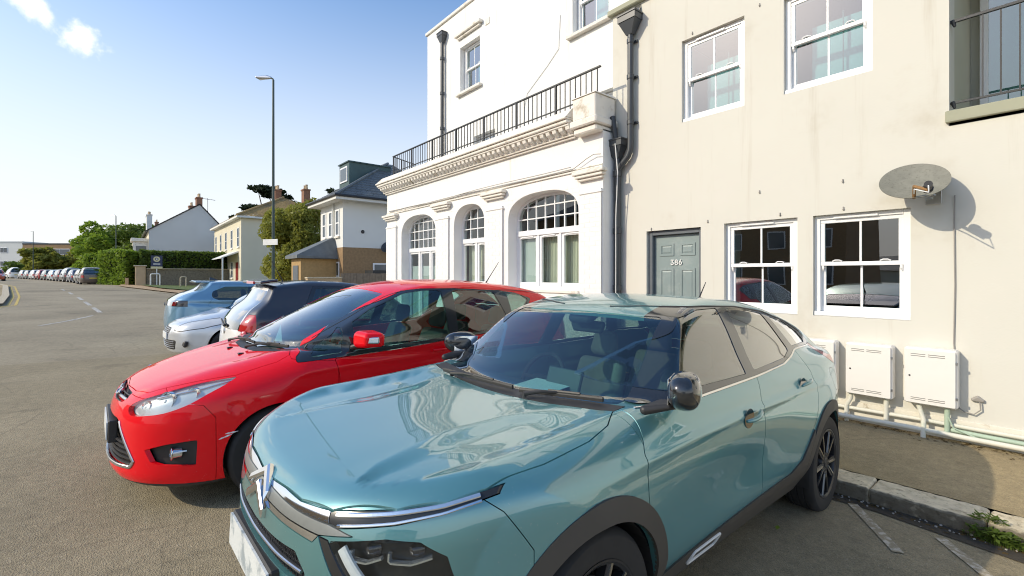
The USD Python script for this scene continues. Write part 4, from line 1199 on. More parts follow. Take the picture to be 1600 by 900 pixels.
# meter cupboards
for i, (u0, u1, z0, z1, lab) in enumerate(((-2.04, -1.631, 0.43, 0.985, "cream meter cupboard half hidden behind the teal car's tail"), (-1.541, -1.144, 0.440, 0.985, "cream meter cupboard, middle one, beside the teal car's tail lamp"), (-1.054, -0.667, 0.446, 0.995, "cream meter cupboard nearest the right edge, below the cable"))):
    y0 = WALL_Y - 0.155
    mb = thing("meter_cupboard", lab, "meter cupboard", (u0, y0, z0), group="meter cupboards on the cream wall")
    w, h = u1 - u0, z1 - z0
    obj("case", [cbx(0, w, 0.012, 0.153, 0, h, 0.016)], L["cupboard"], mb, smooth=30)
    dl = ext(rounded([(0.014, 0.014), (w - 0.014, 0.014), (w - 0.014, h - 0.018), (0.014, h - 0.018)], 0.01), 0.012, "xz", 0.001)
    dr = obj("door", dl, L["cupboard"], mb)
    for zz in (0.045, 0.062, h - 0.062, h - 0.080):
        for q0, q1 in ((0.14, 0.42), (0.47, 0.78)):
            obj("vent_slot", bx(q0 * w, q1 * w, -0.0006, 0.004, zz, zz + 0.004), L["plastic"], dr)
    obj("lock", moved(lathe([(0.0001, 0.006), (0.007, 0.005), (0.009, 0.0)], 12, "y"), (0.045, 0.001, h * 0.5), rz=math.pi), L["plastic"], dr)
    for zz in (0.10, h - 0.12):
        obj("hinge", cbx(w - 0.012, w + 0.003, 0.004, 0.02, zz - 0.012, zz + 0.012, 0.002), L["satin"], mb)
# pipes under the cupboards
py_ = WALL_Y - 0.085
zp = lambda u: float(PAVE(u, py_))
for nm, z, r, y, look, lab in (("service_pipe", 0.178, 0.024, WALL_Y - 0.12, "pipe_cream", "lower cream service pipe along the foot of the wall"), ("service_pipe", 0.262, 0.020, WALL_Y - 0.065, "pipe_cream", "upper cream service pipe along the plinth"), ("service_pipe", 0.212, 0.021, WALL_Y - 0.07, "pipe_green", "green stained service pipe between the two cream ones")):
    us = np.linspace(-3.1 if look == "pipe_cream" else -0.72, 2.4, 14)
    obj(nm, tube([(u, y, z + 0.02 + 0.014 * (u + 1) * 0.4 + 0.004 * math.sin(u * 5)) for u in us], r, 10), L[look], label=lab, category="pipe", smooth=50)
for u, drop, lab in ((-1.50, 0.11, "bent cream pipe below the middle cupboard, left"), (-1.205, 0.20, "short cream pipe below the middle cupboard, right"), (-0.93, 0.10, "slanting cream pipe below the right-hand cupboard"), (-0.745, 0.20, "green stained pipe below the right-hand cupboard")):
    bend = 0.045 if drop < 0.15 else 0.0
    pt = [(u, py_, 0.46), (u - bend * 0.2, py_, 0.38), (u - bend, py_, 0.30), (u - bend, py_, drop if bend == 0 else 0.125)]
    if u == -0.93:
        pt = [(u - 0.03, py_, 0.46), (u, py_ - 0.01, 0.36), (u + 0.02, py_ - 0.03, 0.30), (u + 0.02, py_ - 0.05, 0.13)]
    obj("riser_pipe", tube(pt, 0.021, 10), L["pipe_green" if "green" in lab else "pipe_cream"], label=lab, category="pipe", smooth=50)
sk = obj("cable_cover", blob([(-0.575, WALL_Y - 0.018, 0.545, 0.016), (-0.515, WALL_Y - 0.018, 0.545, 0.016), (-0.545, WALL_Y - 0.02, 0.568, 0.018)]), L["cable"], label="small grey cable cover on the wall right of the cupboards", category="cable cover", smooth=50)
obj("cable_tail", tube([(-0.53, WALL_Y - 0.03, 0.53), (-0.525, WALL_Y - 0.03, 0.46), (-0.57, WALL_Y - 0.03, 0.41), (-0.63, WALL_Y - 0.03, 0.42), (-0.67, WALL_Y - 0.03, 0.45)], 0.006, 6), L["cable"], sk)
obj("green_cable", tube([(-0.735, WALL_Y - 0.10, 0.36), (-0.70, WALL_Y - 0.11, 0.27), (-0.55, WALL_Y - 0.12, 0.22), (-0.30, WALL_Y - 0.125, 0.19), (0.2, WALL_Y - 0.13, 0.20)], 0.007, 6), L["pipe_green"], label="thin green wire trailing over the pipes", category="cable")


def hopper(parent, x, y, z, s=1.0):
    top = hull([(x - 0.16 * s, y, z), (x + 0.16 * s, y, z), (x - 0.16 * s, y - 0.20 * s, z), (x + 0.16 * s, y - 0.20 * s, z), (x - 0.16 * s, y, z - 0.10 * s), (x + 0.16 * s, y, z - 0.10 * s), (x - 0.16 * s, y - 0.20 * s, z - 0.10 * s), (x + 0.16 * s, y - 0.20 * s, z - 0.10 * s)])
    cone = hull([(x - 0.15 * s, y - 0.005, z - 0.10 * s), (x + 0.15 * s, y - 0.005, z - 0.10 * s), (x - 0.15 * s, y - 0.19 * s, z - 0.10 * s), (x + 0.15 * s, y - 0.19 * s, z - 0.10 * s), (x - 0.05, y - 0.04, z - 0.30 * s), (x + 0.05, y - 0.04, z - 0.30 * s), (x - 0.05, y - 0.13, z - 0.30 * s), (x + 0.05, y - 0.13, z - 0.30 * s)])
    lip = cbx(x - 0.172 * s, x + 0.172 * s, y - 0.212 * s, y - 0.001, z - 0.012, z + 0.018, 0.006)
    return obj("hopper", [top, cone, lip], L["drain"], parent)


d1 = thing("drainpipe", "dark drainpipe with hopper on the left end of the cream wall", "drainpipe")
yd = WALL_Y - 0.085
hopper(d1, -4.335, WALL_Y - 0.002, 5.69)
obj("pipe", tube([(-4.335, yd, 5.42), (-4.335, yd, 3.72), (-4.345, yd, 3.62), (-4.38, yd, 3.54), (-4.51, yd, 3.42), (-4.56, yd, 3.36), (-4.59, yd, 3.26)], 0.046, 14), L["drain"], d1, smooth=50)
for z in (5.30, 4.75, 4.05):
    obj("collar", [moved(lathe([(0.046, -0.04), (0.056, -0.03), (0.056, 0.03), (0.046, 0.04)], 16), (-4.335, yd, z)), cbx(-4.42, -4.25, WALL_Y - 0.03, WALL_Y - 0.002, z - 0.02, z + 0.02, 0.004)], L["drain"], d1)
obj("lead_flashing", moved(cbx(-0.13, 0.13, -0.01, 0.01, -0.10, 0.10, 0.003), (-4.33, WALL_Y - 0.04, 5.76), rx=-0.5), L["satin"], d1)
# ---------------------------------------------------------------- the white arched house
FY = 5.74                                           # face of its ground floor
UY = 7.10                                           # its upper walls stand back behind the balcony
white = thing("white_arched_house", "white painted house with three arched windows and dentil cornice", "house")
ARCH = [(-11.50, -9.72, 2.72, 3.23), (-8.92, -7.756, 2.74, 3.236), (-6.985, -5.166, 2.74, 3.20)]


def arch_poly(a, b, spring, top, grow=0.0, z0=1.0):
    c, hw = (a + b) / 2, (b - a) / 2 + grow
    t = np.linspace(0, math.pi, 25)
    e = 0.82
    pts = [(c + hw * math.copysign(abs(math.cos(q)) ** e, math.cos(q)), spring + (top + grow - spring) * math.sin(q) ** e) for q in t]
    return Polygon([(c + hw, z0)] + pts + [(c - hw, z0)])


SILL = [0.135, 1.45, 1.45]
wall = sbox(-12.38, -0.2, -4.66, 3.98)
for q, z0 in zip(ARCH, SILL):
    wall = wall.difference(arch_poly(*q, 0.0, z0))
obj("front_wall", ext(wall, 0.34, "xz", FY), L["white"], white)
obj("side_wall", [bx(-12.38, -12.05, FY + 0.341, 16, -0.2, 4.0), bx(-5.0, -4.661, FY + 0.341, 6.07, -0.2, 3.98)], L["white"], white)
# painted brick courses stand a little proud of the wall, with recessed joints
brick_n = 0
loose = []
bl, bh, j_ = 0.215, 0.065, 0.010
region = wall.buffer(-0.004)
PIL = [(-12.40, -11.72), (-9.70, -9.07), (-7.69, -7.09), (-5.14, -4.63)]
pil_zone = unary_union([sbox(a - 0.004, -1, b + 0.004, 4.1) for a, b in PIL])
region_wall = region.difference(pil_zone)
cand = []
for r in range(41):
    z0 = 0.14 + r * (bh + j_)
    for c in range(-1, 36):
        u0 = -12.37 + c * (bl + j_) + (r % 2) * (bl + j_) / 2
        cand.append((sbox(u0, z0, u0 + bl, z0 + bh), FY))
pcs = []
for b, y in cand:
    q = b.intersection(region_wall)
    if q.is_empty or q.area < 0.002 or q.geom_type != "Polygon":
        continue
    pcs.append((q, y - 0.0022 - 0.0012 * RNG.random(), q.centroid.x))
for (a, b) in PIL:
    n = 2.5
    for r in range(39):
        z0 = 0.14 + r * (bh + j_)
        u = a + 0.04
        first = True
        w_ = b - a - 0.08
        cuts = [0, 0.215, 0.44, w_] if r % 2 == 0 else [0, 0.1025, 0.3275, w_]
        cuts = [c for c in cuts if c < w_ - 0.03] + [w_]
        for c0, c1 in zip(cuts[:-1], cuts[1:]):
            pcs.append((sbox(u + c0, z0, u + c1 - (j_ if c1 < w_ else 0), z0 + bh), FY - 0.0405 - 0.0015 * RNG.random(), (a + b) / 2))
pcs.sort(key=lambda t: -t[2])
for i, (q, y, _) in enumerate(pcs):
    m = ext(q, 0.010, "xz", y)
    if i < 290:
        obj("brick", m, L["white_brick"], white)
    else:
        loose.append(m)
obj("far_bricks", loose, L["white_brick"], white, kind="stuff")
for (a, b) in PIL:
    P = obj("pilaster", [bx(a + 0.04, b - 0.04, FY - 0.038, FY + 0.0, -0.1, 3.06), cbx(a + 0.02, b - 0.02, FY - 0.055, FY - 0.001, 3.0, 3.028, 0.006)], L["white_brick"], white)
    obj("capital", [cbx(a - 0.0, b + 0.0, FY - 0.065, FY - 0.001, 3.215, 3.255, 0.008), cbx(a - 0.035, b + 0.035, FY - 0.105, FY - 0.001, 3.257, 3.305, 0.010), cbx(a - 0.065, b + 0.065, FY - 0.135, FY - 0.001, 3.307, 3.365, 0.010)], L["stone_white"], P)
obj("string_course", [cbx(-12.38, -4.66, FY - 0.028, FY - 0.0008, 3.39, 3.42, 0.008), cbx(-12.38, -4.66, FY - 0.016, FY - 0.0008, 3.43, 3.45, 0.005)], L["stone_white"], white)
cbl = thing("wall_cable", "bundle of grey cables sagging along the white house above the arches", "cable", (0, 0, 0))
for k in range(3):
    uu = np.linspace(-12.2, -5.3, 40)
    zz = 3.455 + 0.012 * k + 0.010 * np.sin(uu * (1.3 + 0.2 * k) + k) + 0.018 * np.sin(uu * 0.45 + 2 * k)
    p = [(u, FY - 0.03 - 0.006 * k, z) for u, z in zip(uu, zz)]
    if k == 0:
        p += [(-5.1, FY - 0.05, 3.50), (-4.95, FY - 0.055, 3.56), (-4.80, FY - 0.06, 3.60), (-4.66, FY - 0.06, 3.58)]
    obj("strand", tube(p, 0.007, 5), L["cable"], cbl)
# cornice with its row of dentils
CO = -12.48
obj("cornice_lower", [cbx(CO + 0.06, -5.20, FY - 0.05, FY - 0.0006, 3.955, 3.99, 0.008), cbx(CO + 0.02, -5.20, FY - 0.085, FY - 0.0006, 3.992, 4.02, 0.008), bx(CO + 0.02, -5.20, FY - 0.09, FY - 0.0006, 4.02, 4.13)], L["stone_white"], white)
u = CO + 0.05
while u < -5.27:
    d = obj("dentil", hull([(u, FY - 0.091, 4.028), (u + 0.085, FY - 0.091, 4.028), (u, FY - 0.091, 4.128), (u + 0.085, FY - 0.091, 4.128), (u, FY - 0.20, 4.128), (u + 0.085, FY - 0.20, 4.128), (u, FY - 0.185, 4.075), (u + 0.085, FY - 0.185, 4.075), (u, FY - 0.13, 4.045), (u + 0.085, FY - 0.13, 4.045)]), L["stone_white"], white)
    u += 0.152
obj("cornice_upper", [cbx(CO - 0.02, -5.20, FY - 0.215, FY + 0.2, 4.131, 4.165, 0.008), cbx(CO - 0.05, -5.20, FY - 0.25, FY + 0.2, 4.167, 4.225, 0.014), cbx(CO - 0.08, -5.20, FY - 0.285, FY + 0.25, 4.227, 4.262, 0.010), hull([(CO - 0.06, FY - 0.265, 4.264), (-5.2, FY - 0.265, 4.264), (CO - 0.06, FY + 0.2, 4.264), (-5.2, FY + 0.2, 4.264), (CO, FY - 0.12, 4.42), (-5.2, FY - 0.12, 4.42), (CO, FY + 0.1, 4.43), (-5.2, FY + 0.1, 4.43)])], L["stone_white"], white)
obj("balcony_deck", bx(-12.40, -4.70, FY + 0.1, UY - 0.001, 4.05, 4.30), L["slate"], white)
PIER = obj("pier", [cbx(-5.13, -4.66, FY - 0.19, FY + 0.30, 4.16, 4.51, 0.012), cbx(-5.17, -4.62, FY - 0.225, FY + 0.33, 4.04, 4.158, 0.02), cbx(-5.13, -4.66, FY - 0.17, FY + 0.30, 3.94, 4.038, 0.02)], L["stone_white"], white)
obj("pier_cap", hull([(-5.145, FY - 0.205, 4.512), (-4.645, FY - 0.205, 4.512), (-5.145, FY + 0.315, 4.512), (-4.645, FY + 0.315, 4.512), (-5.13, FY - 0.19, 4.53), (-4.66, FY - 0.19, 4.53), (-5.13, FY + 0.3, 4.55), (-4.66, FY + 0.3, 4.55)]), L["stone_white"], PIER)
rail = thing("balcony_railing", "long black iron railing along the white house balcony", "railing", (0, 0, 0))
ry = FY - 0.06
for i in range(63):
    x = -11.86 + i * 0.115
    if x > -4.68:
        break
    hid = -5.15 < x < -4.64
    obj("post" if i % 9 == 0 else "baluster", bx(x, x + (0.034 if i % 9 == 0 else 0.013), ry - (0.017 if i % 9 == 0 else 0.0065), ry + (0.017 if i % 9 == 0 else 0.0065), 4.56 if hid else 4.43, 4.93), L["black_iron"], rail)
obj("top_rail", bx(-11.88, -4.66, ry - 0.02, ry + 0.02, 4.93, 4.952), L["black_iron"], rail)
obj("bottom_rail", bx(-11.88, -5.16, ry - 0.012, ry + 0.012, 4.50, 4.516), L["black_iron"], rail)
for k in range(1, 9):
    obj("baluster", bx(-11.87 - 0.055 * k, -11.857 - 0.055 * k, ry + 0.11 * k, ry + 0.11 * k + 0.013, 4.43, 4.93), L["black_iron"], rail)
obj("end_rail", tube([(-11.86, ry, 4.94), (-12.30, ry + 0.9, 4.94)], 0.014, 6), L["black_iron"], rail)
# upper storeys
UW = [(-10.72, -9.795, 6.66, 7.92), (-6.56, -5.63, 6.62, 7.95), (-10.05, -9.15, 4.55, 5.35), (-6.1, -5.3, 4.45, 5.25)]
up = sbox(-12.50, 4.0, -4.0, 8.95)
for w in UW:
    up = up.difference(sbox(*[w[0], w[2], w[1], w[3]]))
obj("upper_wall", ext(up, 0.35, "xz", UY), L["white"], white)
obj("upper_side_wall", [bx(-12.50, -12.2, UY + 0.3505, 16, 4.0, 8.95), bx(-4.3, -4.0, UY + 0.3505, 16, 4.0, 8.95)], L["white"], white)
obj("upper_parapet", cbx(-12.56, -3.95, UY - 0.05, UY + 0.4, 8.951, 9.04, 0.012), L["stone_white"], white)
obj("upper_roof", bx(-12.19, -4.31, UY + 0.36, 16, 8.5, 8.6), L["slate"], white)
obj("upper_room", bx(-12.1, -4.4, UY + 2.4, UY + 2.5, 4.2, 8.4), L["room"], white)
for i, w in enumerate(UW):
    obj("window_ledge", cbx(w[0] - 0.10, w[1] + 0.10, UY - 0.10, UY - 0.001, w[2] - 0.075, w[2] - 0.004, 0.01), L["stone_white"], white)
    if i == 0:
        obj("window_hood", [cbx(w[0] - 0.13, w[1] + 0.13, UY - 0.12, UY - 0.001, w[3] + 0.28, w[3] + 0.36, 0.012), cbx(w[0] - 0.06, w[1] + 0.06, UY - 0.07, UY - 0.001, w[3] + 0.22, w[3] + 0.28, 0.012)], L["stone_white"], white)
    sash_window(white, w[0] + 0.02, w[1] - 0.02, w[2] + 0.002, w[3] - 0.002, UY + 0.08, "blind")
obj("vent_brick", cbx(-9.55, -9.37, UY - 0.015, UY - 0.001, 8.06, 8.22, 0.004), L["stone_white"], white)
d2 = thing("drainpipe", "dark drainpipe down the upper left of the white house", "drainpipe")
hopper(d2, -11.52, UY - 0.002, 8.62, 0.9)
obj("pipe", tube([(-11.52, UY - 0.085, 8.4), (-11.52, UY - 0.085, 4.3)], 0.05, 12), L["drain"], d2, smooth=50)
for z in (7.9, 6.9, 5.9, 4.9):
    obj("collar", moved(lathe([(0.05, -0.05), (0.064, -0.04), (0.064, 0.04), (0.05, 0.05)], 14), (-11.52, UY - 0.085, z)), L["drain"], d2)
d3 = thing("drainpipe", "dark drainpipe with low hopper between the two houses", "drainpipe")
HX, HY = -4.585, WALL_Y - 0.085
hopper(d3, HX, WALL_Y - 0.002, 3.82, 0.95)
obj("pipe", tube([(HX, HY, 3.56), (HX, HY, 0.12)], 0.055, 14), L["drain"], d3, smooth=50)
obj("gutter_outlet", tube([(-4.63, FY + 0.20, 4.20), (-4.60, FY + 0.20, 4.0), (HX, HY - 0.02, 3.80)], 0.045, 10), L["drain"], d3, smooth=50)
for z in (3.3, 2.4, 1.5, 0.6):
    obj("collar", moved(lathe([(0.055, -0.05), (0.068, -0.04), (0.068, 0.04), (0.055, 0.05)], 14), (HX, HY, z)), L["drain"], d3)
obj("loose_cable", tube([(-4.54, HY - 0.11, 3.75), (-4.50, HY - 0.10, 3.3), (-4.55, HY - 0.08, 2.6), (-4.56, HY - 0.07, 1.4)], 0.008, 6), L["sign_white"], label="pale loose cable hanging over the drainpipe between the houses", category="cable")
tc = [(-8.05, UY - 0.012, 4.6), (-8.05, UY - 0.012, 5.55), (-7.95, UY - 0.012, 5.85), (-7.3, UY - 0.012, 6.25), (-6.95, UY - 0.012, 6.5), (-6.9, UY - 0.012, 7.2)]
obj("thin_wire", tube(tc, 0.007, 6), L["sign_white"], label="thin white wire curving up the upper white wall", category="cable")
# arched windows: fanlight with bars above a transom, casements below
def arched_window(q, z0, trans, cas, kind, label):
    a, b, spring, top = q
    y = FY + 0.22
    A = arch_poly(a, b, spring, top, 0.0, z0)
    FR = obj("arched_window", ext(A.difference(A.buffer(-0.055)), 0.09, "xz", y), L["gypsum"], white, label=label)
    I = A.buffer(-0.055)
    obj("transom", ext(I.intersection(sbox(a, trans - 0.05, b, trans + 0.05)), 0.085, "xz", y - 0.03), L["gypsum"], FR)
    upz = I.intersection(sbox(a, trans + 0.05, b, 5))
    n = 4 if b - a < 1.4 else 7
    us = np.linspace(a + 0.055, b - 0.055, n + 1)[1:-1]
    zs = np.arange(trans + 0.05 + 0.22, top - 0.06, 0.22)
    bars = []
    for u in us:
        s_ = upz.intersection(sbox(u - 0.011, 0, u + 0.011, 5))
        if not s_.is_empty:
            obj("glazing_bar", ext(s_, 0.04, "xz", y + 0.012), L["gypsum"], FR)
    for z in zs:
        s_ = upz.intersection(sbox(a, z - 0.011, b, z + 0.011))
        if not s_.is_empty:
            obj("glazing_bar", ext(s_, 0.036, "xz", y + 0.014), L["gypsum"], FR)
    ue, ze = np.concatenate([[a], us, [b]]), np.concatenate([[trans + 0.05], zs, [5.0]])
    for u0, u1 in zip(ue[:-1], ue[1:]):
        for w0, w1 in zip(ze[:-1], ze[1:]):
            g = upz.intersection(sbox(u0 + 0.0112, w0 + 0.0112, u1 - 0.0112, w1 - 0.0112))
            if not g.is_empty and g.area > 0.002:
                obj("pane", ext(g, 0.005, "xz", y + 0.03), L["pane_clear"], FR)
    lowr = (a + 0.055, b - 0.055, z0 + 0.055, trans - 0.05)
    cu = np.linspace(lowr[0], lowr[1], cas + 1)
    for i in range(cas):
        c0, c1 = cu[i] + (0.03 if i else 0), cu[i + 1] - (0.03 if i < cas - 1 else 0)
        S = obj("casement", [cbx(c0, c0 + 0.05, y + 0.0, y + 0.06, lowr[2], lowr[3], 0.004), cbx(c1 - 0.05, c1, y, y + 0.06, lowr[2], lowr[3], 0.004), cbx(c0 + 0.05, c1 - 0.05, y, y + 0.06, lowr[3] - 0.05, lowr[3], 0.004), cbx(c0 + 0.05, c1 - 0.05, y, y + 0.06, lowr[2], lowr[2] + 0.06, 0.004)], L["gypsum"], FR)
        obj("pane", bx(c0 + 0.05, c1 - 0.05, y + 0.03, y + 0.035, lowr[2] + 0.06, lowr[3] - 0.05), L["pane_clear"], S)
        if i:
            obj("mullion", cbx(cu[i] - 0.0298, cu[i] + 0.0298, y - 0.02, y + 0.07, lowr[2], lowr[3], 0.005), L["gypsum"], FR)
        if kind != "door":
            obj("trickle_vent", cbx(c0 + 0.1, c1 - 0.1, y - 0.016, y - 0.0005, lowr[3] - 0.032, lowr[3] - 0.008, 0.003), L["gypsum"], S)
    if kind != "door":
        obj("sill", cbx(a - 0.01, b + 0.01, FY - 0.03, y + 0.05, z0 - 0.06, z0 - 0.002, 0.01), L["stone_white"], FR)
        for i in range(cas):
            c0, c1 = cu[i] - 0.02, cu[i + 1] + 0.02
            n = int((c1 - c0) / 0.012)
            uu = np.linspace(c0, c1, n)
            yy = y + 0.17 + 0.022 * np.sin(uu * 75 + 3 * np.sin(uu * 9)) + 0.012 * np.sin(uu * 160)
            v = np.vstack([np.column_stack([uu, yy, np.full(n, z0 + 0.02)]), np.column_stack([uu, yy * 0.4 + (y + 0.17) * 0.6, np.full(n, trans - 0.02)])])
            f = np.vstack([[[k, k + 1, n + k + 1], [k, n + k + 1, n + k]] for k in range(n - 1)])
            if i == 0 and kind == "big":
                obj("blind", bx(c0 + 0.03, c1 - 0.03, y + 0.10, y + 0.105, z0 + 0.06, trans - 0.06), L["frosted"], FR)
            else:
                obj("curtain", trimesh.Trimesh(v, f, process=False), L["curtain"], FR, smooth=True)
    else:
        for i in range(cas):
            obj("frosted_film", bx(cu[i] + 0.085, cu[i + 1] - 0.085, y + 0.045, y + 0.048, z0 + 0.12, trans - 0.42), L["frosted"], FR)
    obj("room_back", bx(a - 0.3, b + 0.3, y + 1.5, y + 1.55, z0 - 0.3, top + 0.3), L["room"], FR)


arched_window(ARCH[0], SILL[0], 2.36, 3, "door", "arched window with frosted lower glass, furthest left")
arched_window(ARCH[1], SILL[1], 2.46, 2, "small", "narrow arched window in the middle")
arched_window(ARCH[2], SILL[2], 2.50, 3, "big", "wide arched window with pale curtains, next to the drainpipe")
# ---------------------------------------------------------------- the teal crossover in front
C4_POSE = (-1.932, 1.21, 0.114, 0.031, 0.046)


def hull_ring(a, b, h):
    """the bevelled face between an outline and its smaller copy h in front of it (both in y, z)"""
    p, q = np.array(a.exterior.coords)[:-1], np.array(b.exterior.coords)[:-1]
    if len(p) != len(q):
        return ext(b, h, "yz", h)
    k0 = int(np.argmin(np.linalg.norm(q - p[0], axis=1)))
    q = np.roll(q, -k0, 0)
    if np.linalg.norm(q[1] - p[1]) > np.linalg.norm(q[-1] - p[1]):
        q = np.roll(q[::-1], 1, 0)
    n = len(p)
    V = np.vstack([np.column_stack([np.zeros(n), p]), np.column_stack([np.full(n, h), q])])
    F_ = []
    for i in range(n):
        j = (i + 1) % n
        F_ += [[i, j, n + j], [i, n + j, n + i]]
    m = trimesh.util.concatenate([trimesh.Trimesh(V, np.array(F_), process=False), ext(b, 0.001, "yz", h)])
    return m


def build_c4():
    F = Field(**C4_FIELD)
    car = thing("parked_crossover", "teal crossover with black pillars and chrome double chevron, nearest car", "car", matrix=pose_matrix(C4_POSE))
    wh = [(0.0, 0.345), (-2.67, 0.345)]
    B = Body(F, car, wh, d=0.017, nphi=330, wr=0.385)
    B.underbody(0.30)
    # glass
    ws = Polygon([(-0.338 - 0.15 * v * v, v) for v in np.linspace(0, 0.64, 12)] + [(-0.405, 0.655), (-0.66, 0.612), (-0.962, 0.548), (-0.915, 0.40), (-0.893, 0.2), (-0.886, 0.0)])
    ws = unary_union([ws, mirror_poly(ws, "t")]).buffer(-0.03).buffer(0.06, quad_segs=4).buffer(-0.03)
    B.glaze("windscreen", L["car_glass"], ws, "t", (0.85, 1.7), False)
    rw = Polygon([(-2.52, 0.0), (-2.53, 0.45), (-2.95, 0.52), (-3.06, 0.45), (-3.07, 0.0)])
    rw = unary_union([rw, mirror_poly(rw, "t")])
    B.glaze("rear_window", L["car_glass_dark"], rw, "t", (1.0, 1.7), False)
    fg = rounded([(-0.50, 1.085), (-0.76, 1.275), (-0.99, 1.405), (-1.20, 1.448), (-1.425, 1.458), (-1.385, 1.10)], 0.012)
    rg = rounded([(-1.505, 1.108), (-1.545, 1.456), (-1.80, 1.450), (-2.06, 1.420), (-2.215, 1.178), (-2.06, 1.138)], 0.02)
    qg = rounded([(-2.155, 1.402), (-2.33, 1.198), (-2.70, 1.208), (-2.60, 1.285), (-2.40, 1.362)], 0.012)
    B.glaze("side_window", L["car_glass_dark"], fg, "s")
    B.glaze("side_window", L["car_glass_dark"], rg, "s")
    B.glaze("side_window", L["car_glass_dark"], qg, "s")
    # black band round the windscreen, pillars, window frames
    yy = np.linspace(-0.70, 0.70, 41)
    low_edge, high_edge = -0.236 - 0.185 * yy ** 2, -0.337 - 0.15 * yy ** 2
    B.take("cowl", L["plastic"], Polygon(np.vstack([np.column_stack([low_edge, yy]), np.column_stack([high_edge, yy])[::-1]])), "t", (0.80, 1.2), False)
    dlo = rounded([(-0.24, 1.025), (-0.50, 1.235), (-0.86, 1.430), (-1.05, 1.458), (-1.3, 1.470), (-1.7, 1.469), (-2.1, 1.438), (-2.45, 1.368), (-2.68, 1.29), (-2.80, 1.205), (-2.72, 1.188), (-2.34, 1.180), (-2.20, 1.145), (-2.0, 1.112), (-1.5, 1.082), (-0.9, 1.058), (-0.42, 1.035)], 0.01)
    B.take("window_surround", L["gloss_black"], dlo, "s", (0.45, 1.3), gap=0.003)
    # bonnet, wings, doors
    hood = [(0.838, 0.0), (0.832, 0.10), (0.815, 0.317), (0.776, 0.476), (0.657, 0.653), (0.540, 0.743), (0.428, 0.785), (0.20, 0.800), (-0.05, 0.790), (-0.20, 0.762), (-0.326, 0.695)] + [(-0.235 - 0.185 * v * v, v) for v in np.linspace(0.66, 0.0, 14)]
    hood = unary_union([Polygon(hood), mirror_poly(Polygon(hood), "t")]).buffer(0.0005)
    B.take("bonnet", L["teal"], hood, "t", (0.78, 1.3), False, gap=0.005)
    drl = Polygon([(0.470, 0.838), (0.653, 0.872), (0.745, 0.894), (0.80, 0.925), (0.81, 0.905), (0.755, 0.868), (0.67, 0.836), (0.526, 0.803), (0.485, 0.806)])
    B.take("running_lamp", L["lamp_dark"], drl, "f", (0.30, 1.2))
    lamp = rounded([(0.500, 0.764), (0.660, 0.800), (0.728, 0.797), (0.778, 0.758), (0.792, 0.70), (0.786, 0.625), (0.715, 0.60), (0.640, 0.612)], 0.008)
    for c in cutters(lamp, "f", (0.25, 1.2)):
        B.rest = B.rest - c
    front_door = rounded([(-0.36, 1.030), (-0.285, 0.90), (-0.275, 0.75), (-0.300, 0.52), (-0.32, 0.37), (-1.515, 0.37), (-1.525, 0.62), (-1.518, 0.9), (-1.502, 1.079), (-0.9, 1.055)], 0.012)
    rear_door = rounded([(-1.502, 1.079), (-1.518, 0.9), (-1.525, 0.62), (-1.515, 0.37), (-2.12, 0.37), (-2.17, 0.50), (-2.25, 0.62), (-2.36, 0.74), (-2.44, 0.88), (-2.44, 1.02), (-2.33, 1.175), (-2.20, 1.142), (-2.0, 1.11)], 0.012)
    fr = (0.45, 1.3)
    B.take("front_door", L["teal"], front_door, "s", fr, gap=0.005)
    B.take("rear_door", L["teal"], rear_door, "s", fr, gap=0.005)
    # front end: chrome lines, grey bar, black lamp surround, lower grille
    sym = lambda pts: unary_union([Polygon(pts), mirror_poly(Polygon(pts), "f")]).buffer(0.0004)
    B.take("chrome_line", L["chrome"], sym([(0, 0.824), (0.317, 0.820), (0.474, 0.836), (0.487, 0.806), (0.33, 0.799), (0.1, 0.800), (0, 0.802)]), "f", (0.5, 1.2), False, 0.003)
    B.take("grille_bar", L["bar_grey"], sym([(0, 0.800), (0.33, 0.797), (0.487, 0.803), (0.53, 0.799), (0.575, 0.792), (0.459, 0.768), (0.30, 0.763), (0, 0.760)]), "f", (0.5, 1.2), False, 0.003)
    B.take("chrome_line", L["chrome"], sym([(0, 0.758), (0.30, 0.761), (0.458, 0.766), (0.438, 0.742), (0.30, 0.741), (0, 0.738)]), "f", (0.5, 1.2), False, 0.003)
    arm = Polygon([(0.459, 0.766), (0.500, 0.764), (0.640, 0.612), (0.700, 0.50), (0.660, 0.50), (0.600, 0.60), (0.520, 0.69)])
    B.take("lamp_surround", L["gloss_black"], arm, "f", (0.5, 1.2))
    mesh_reg = rounded([(-0.43, 0.64), (-0.36, 0.690), (-0.15, 0.675), (0, 0.672), (0.15, 0.675), (0.36, 0.690), (0.43, 0.64), (0.39, 0.60), (-0.39, 0.60)], 0.015)
    low = rounded([(-0.55, 0.46), (0.55, 0.46), (0.60, 0.27), (0.50, 0.245), (-0.50, 0.245), (-0.60, 0.27)], 0.03)
    for reg in (mesh_reg, low):
        c = prism(reg, "f", 0.4, 1.2)
        B.rest = B.rest - c
    back = solid(*skin(F, -0.03, 0.04, 0.62, 120)) - solid(*skin(F, -0.05, 0.04, 0.62, 120))
    for reg in (mesh_reg, low):
        put("grille_back", back ^ prism(reg.buffer(0.02), "f", 0.4, 1.2), L["plastic"], car)
    put_lens = shell(F, -0.001, -0.004, 0.02, 300)
    for c, e in zip(cutters(lamp, "f", (0.25, 1.2)), cutters(lamp.buffer(0.012), "f", (0.25, 1.2))):
        put("headlamp_lens", put_lens ^ c, L["lens"], car)
        put("headlamp_housing", (solid(*skin(F, -0.055, 0.03, 0.62, 160)) - solid(*skin(F, -0.07, 0.03, 0.62, 160))) ^ e, L["lamp_dark"], car)
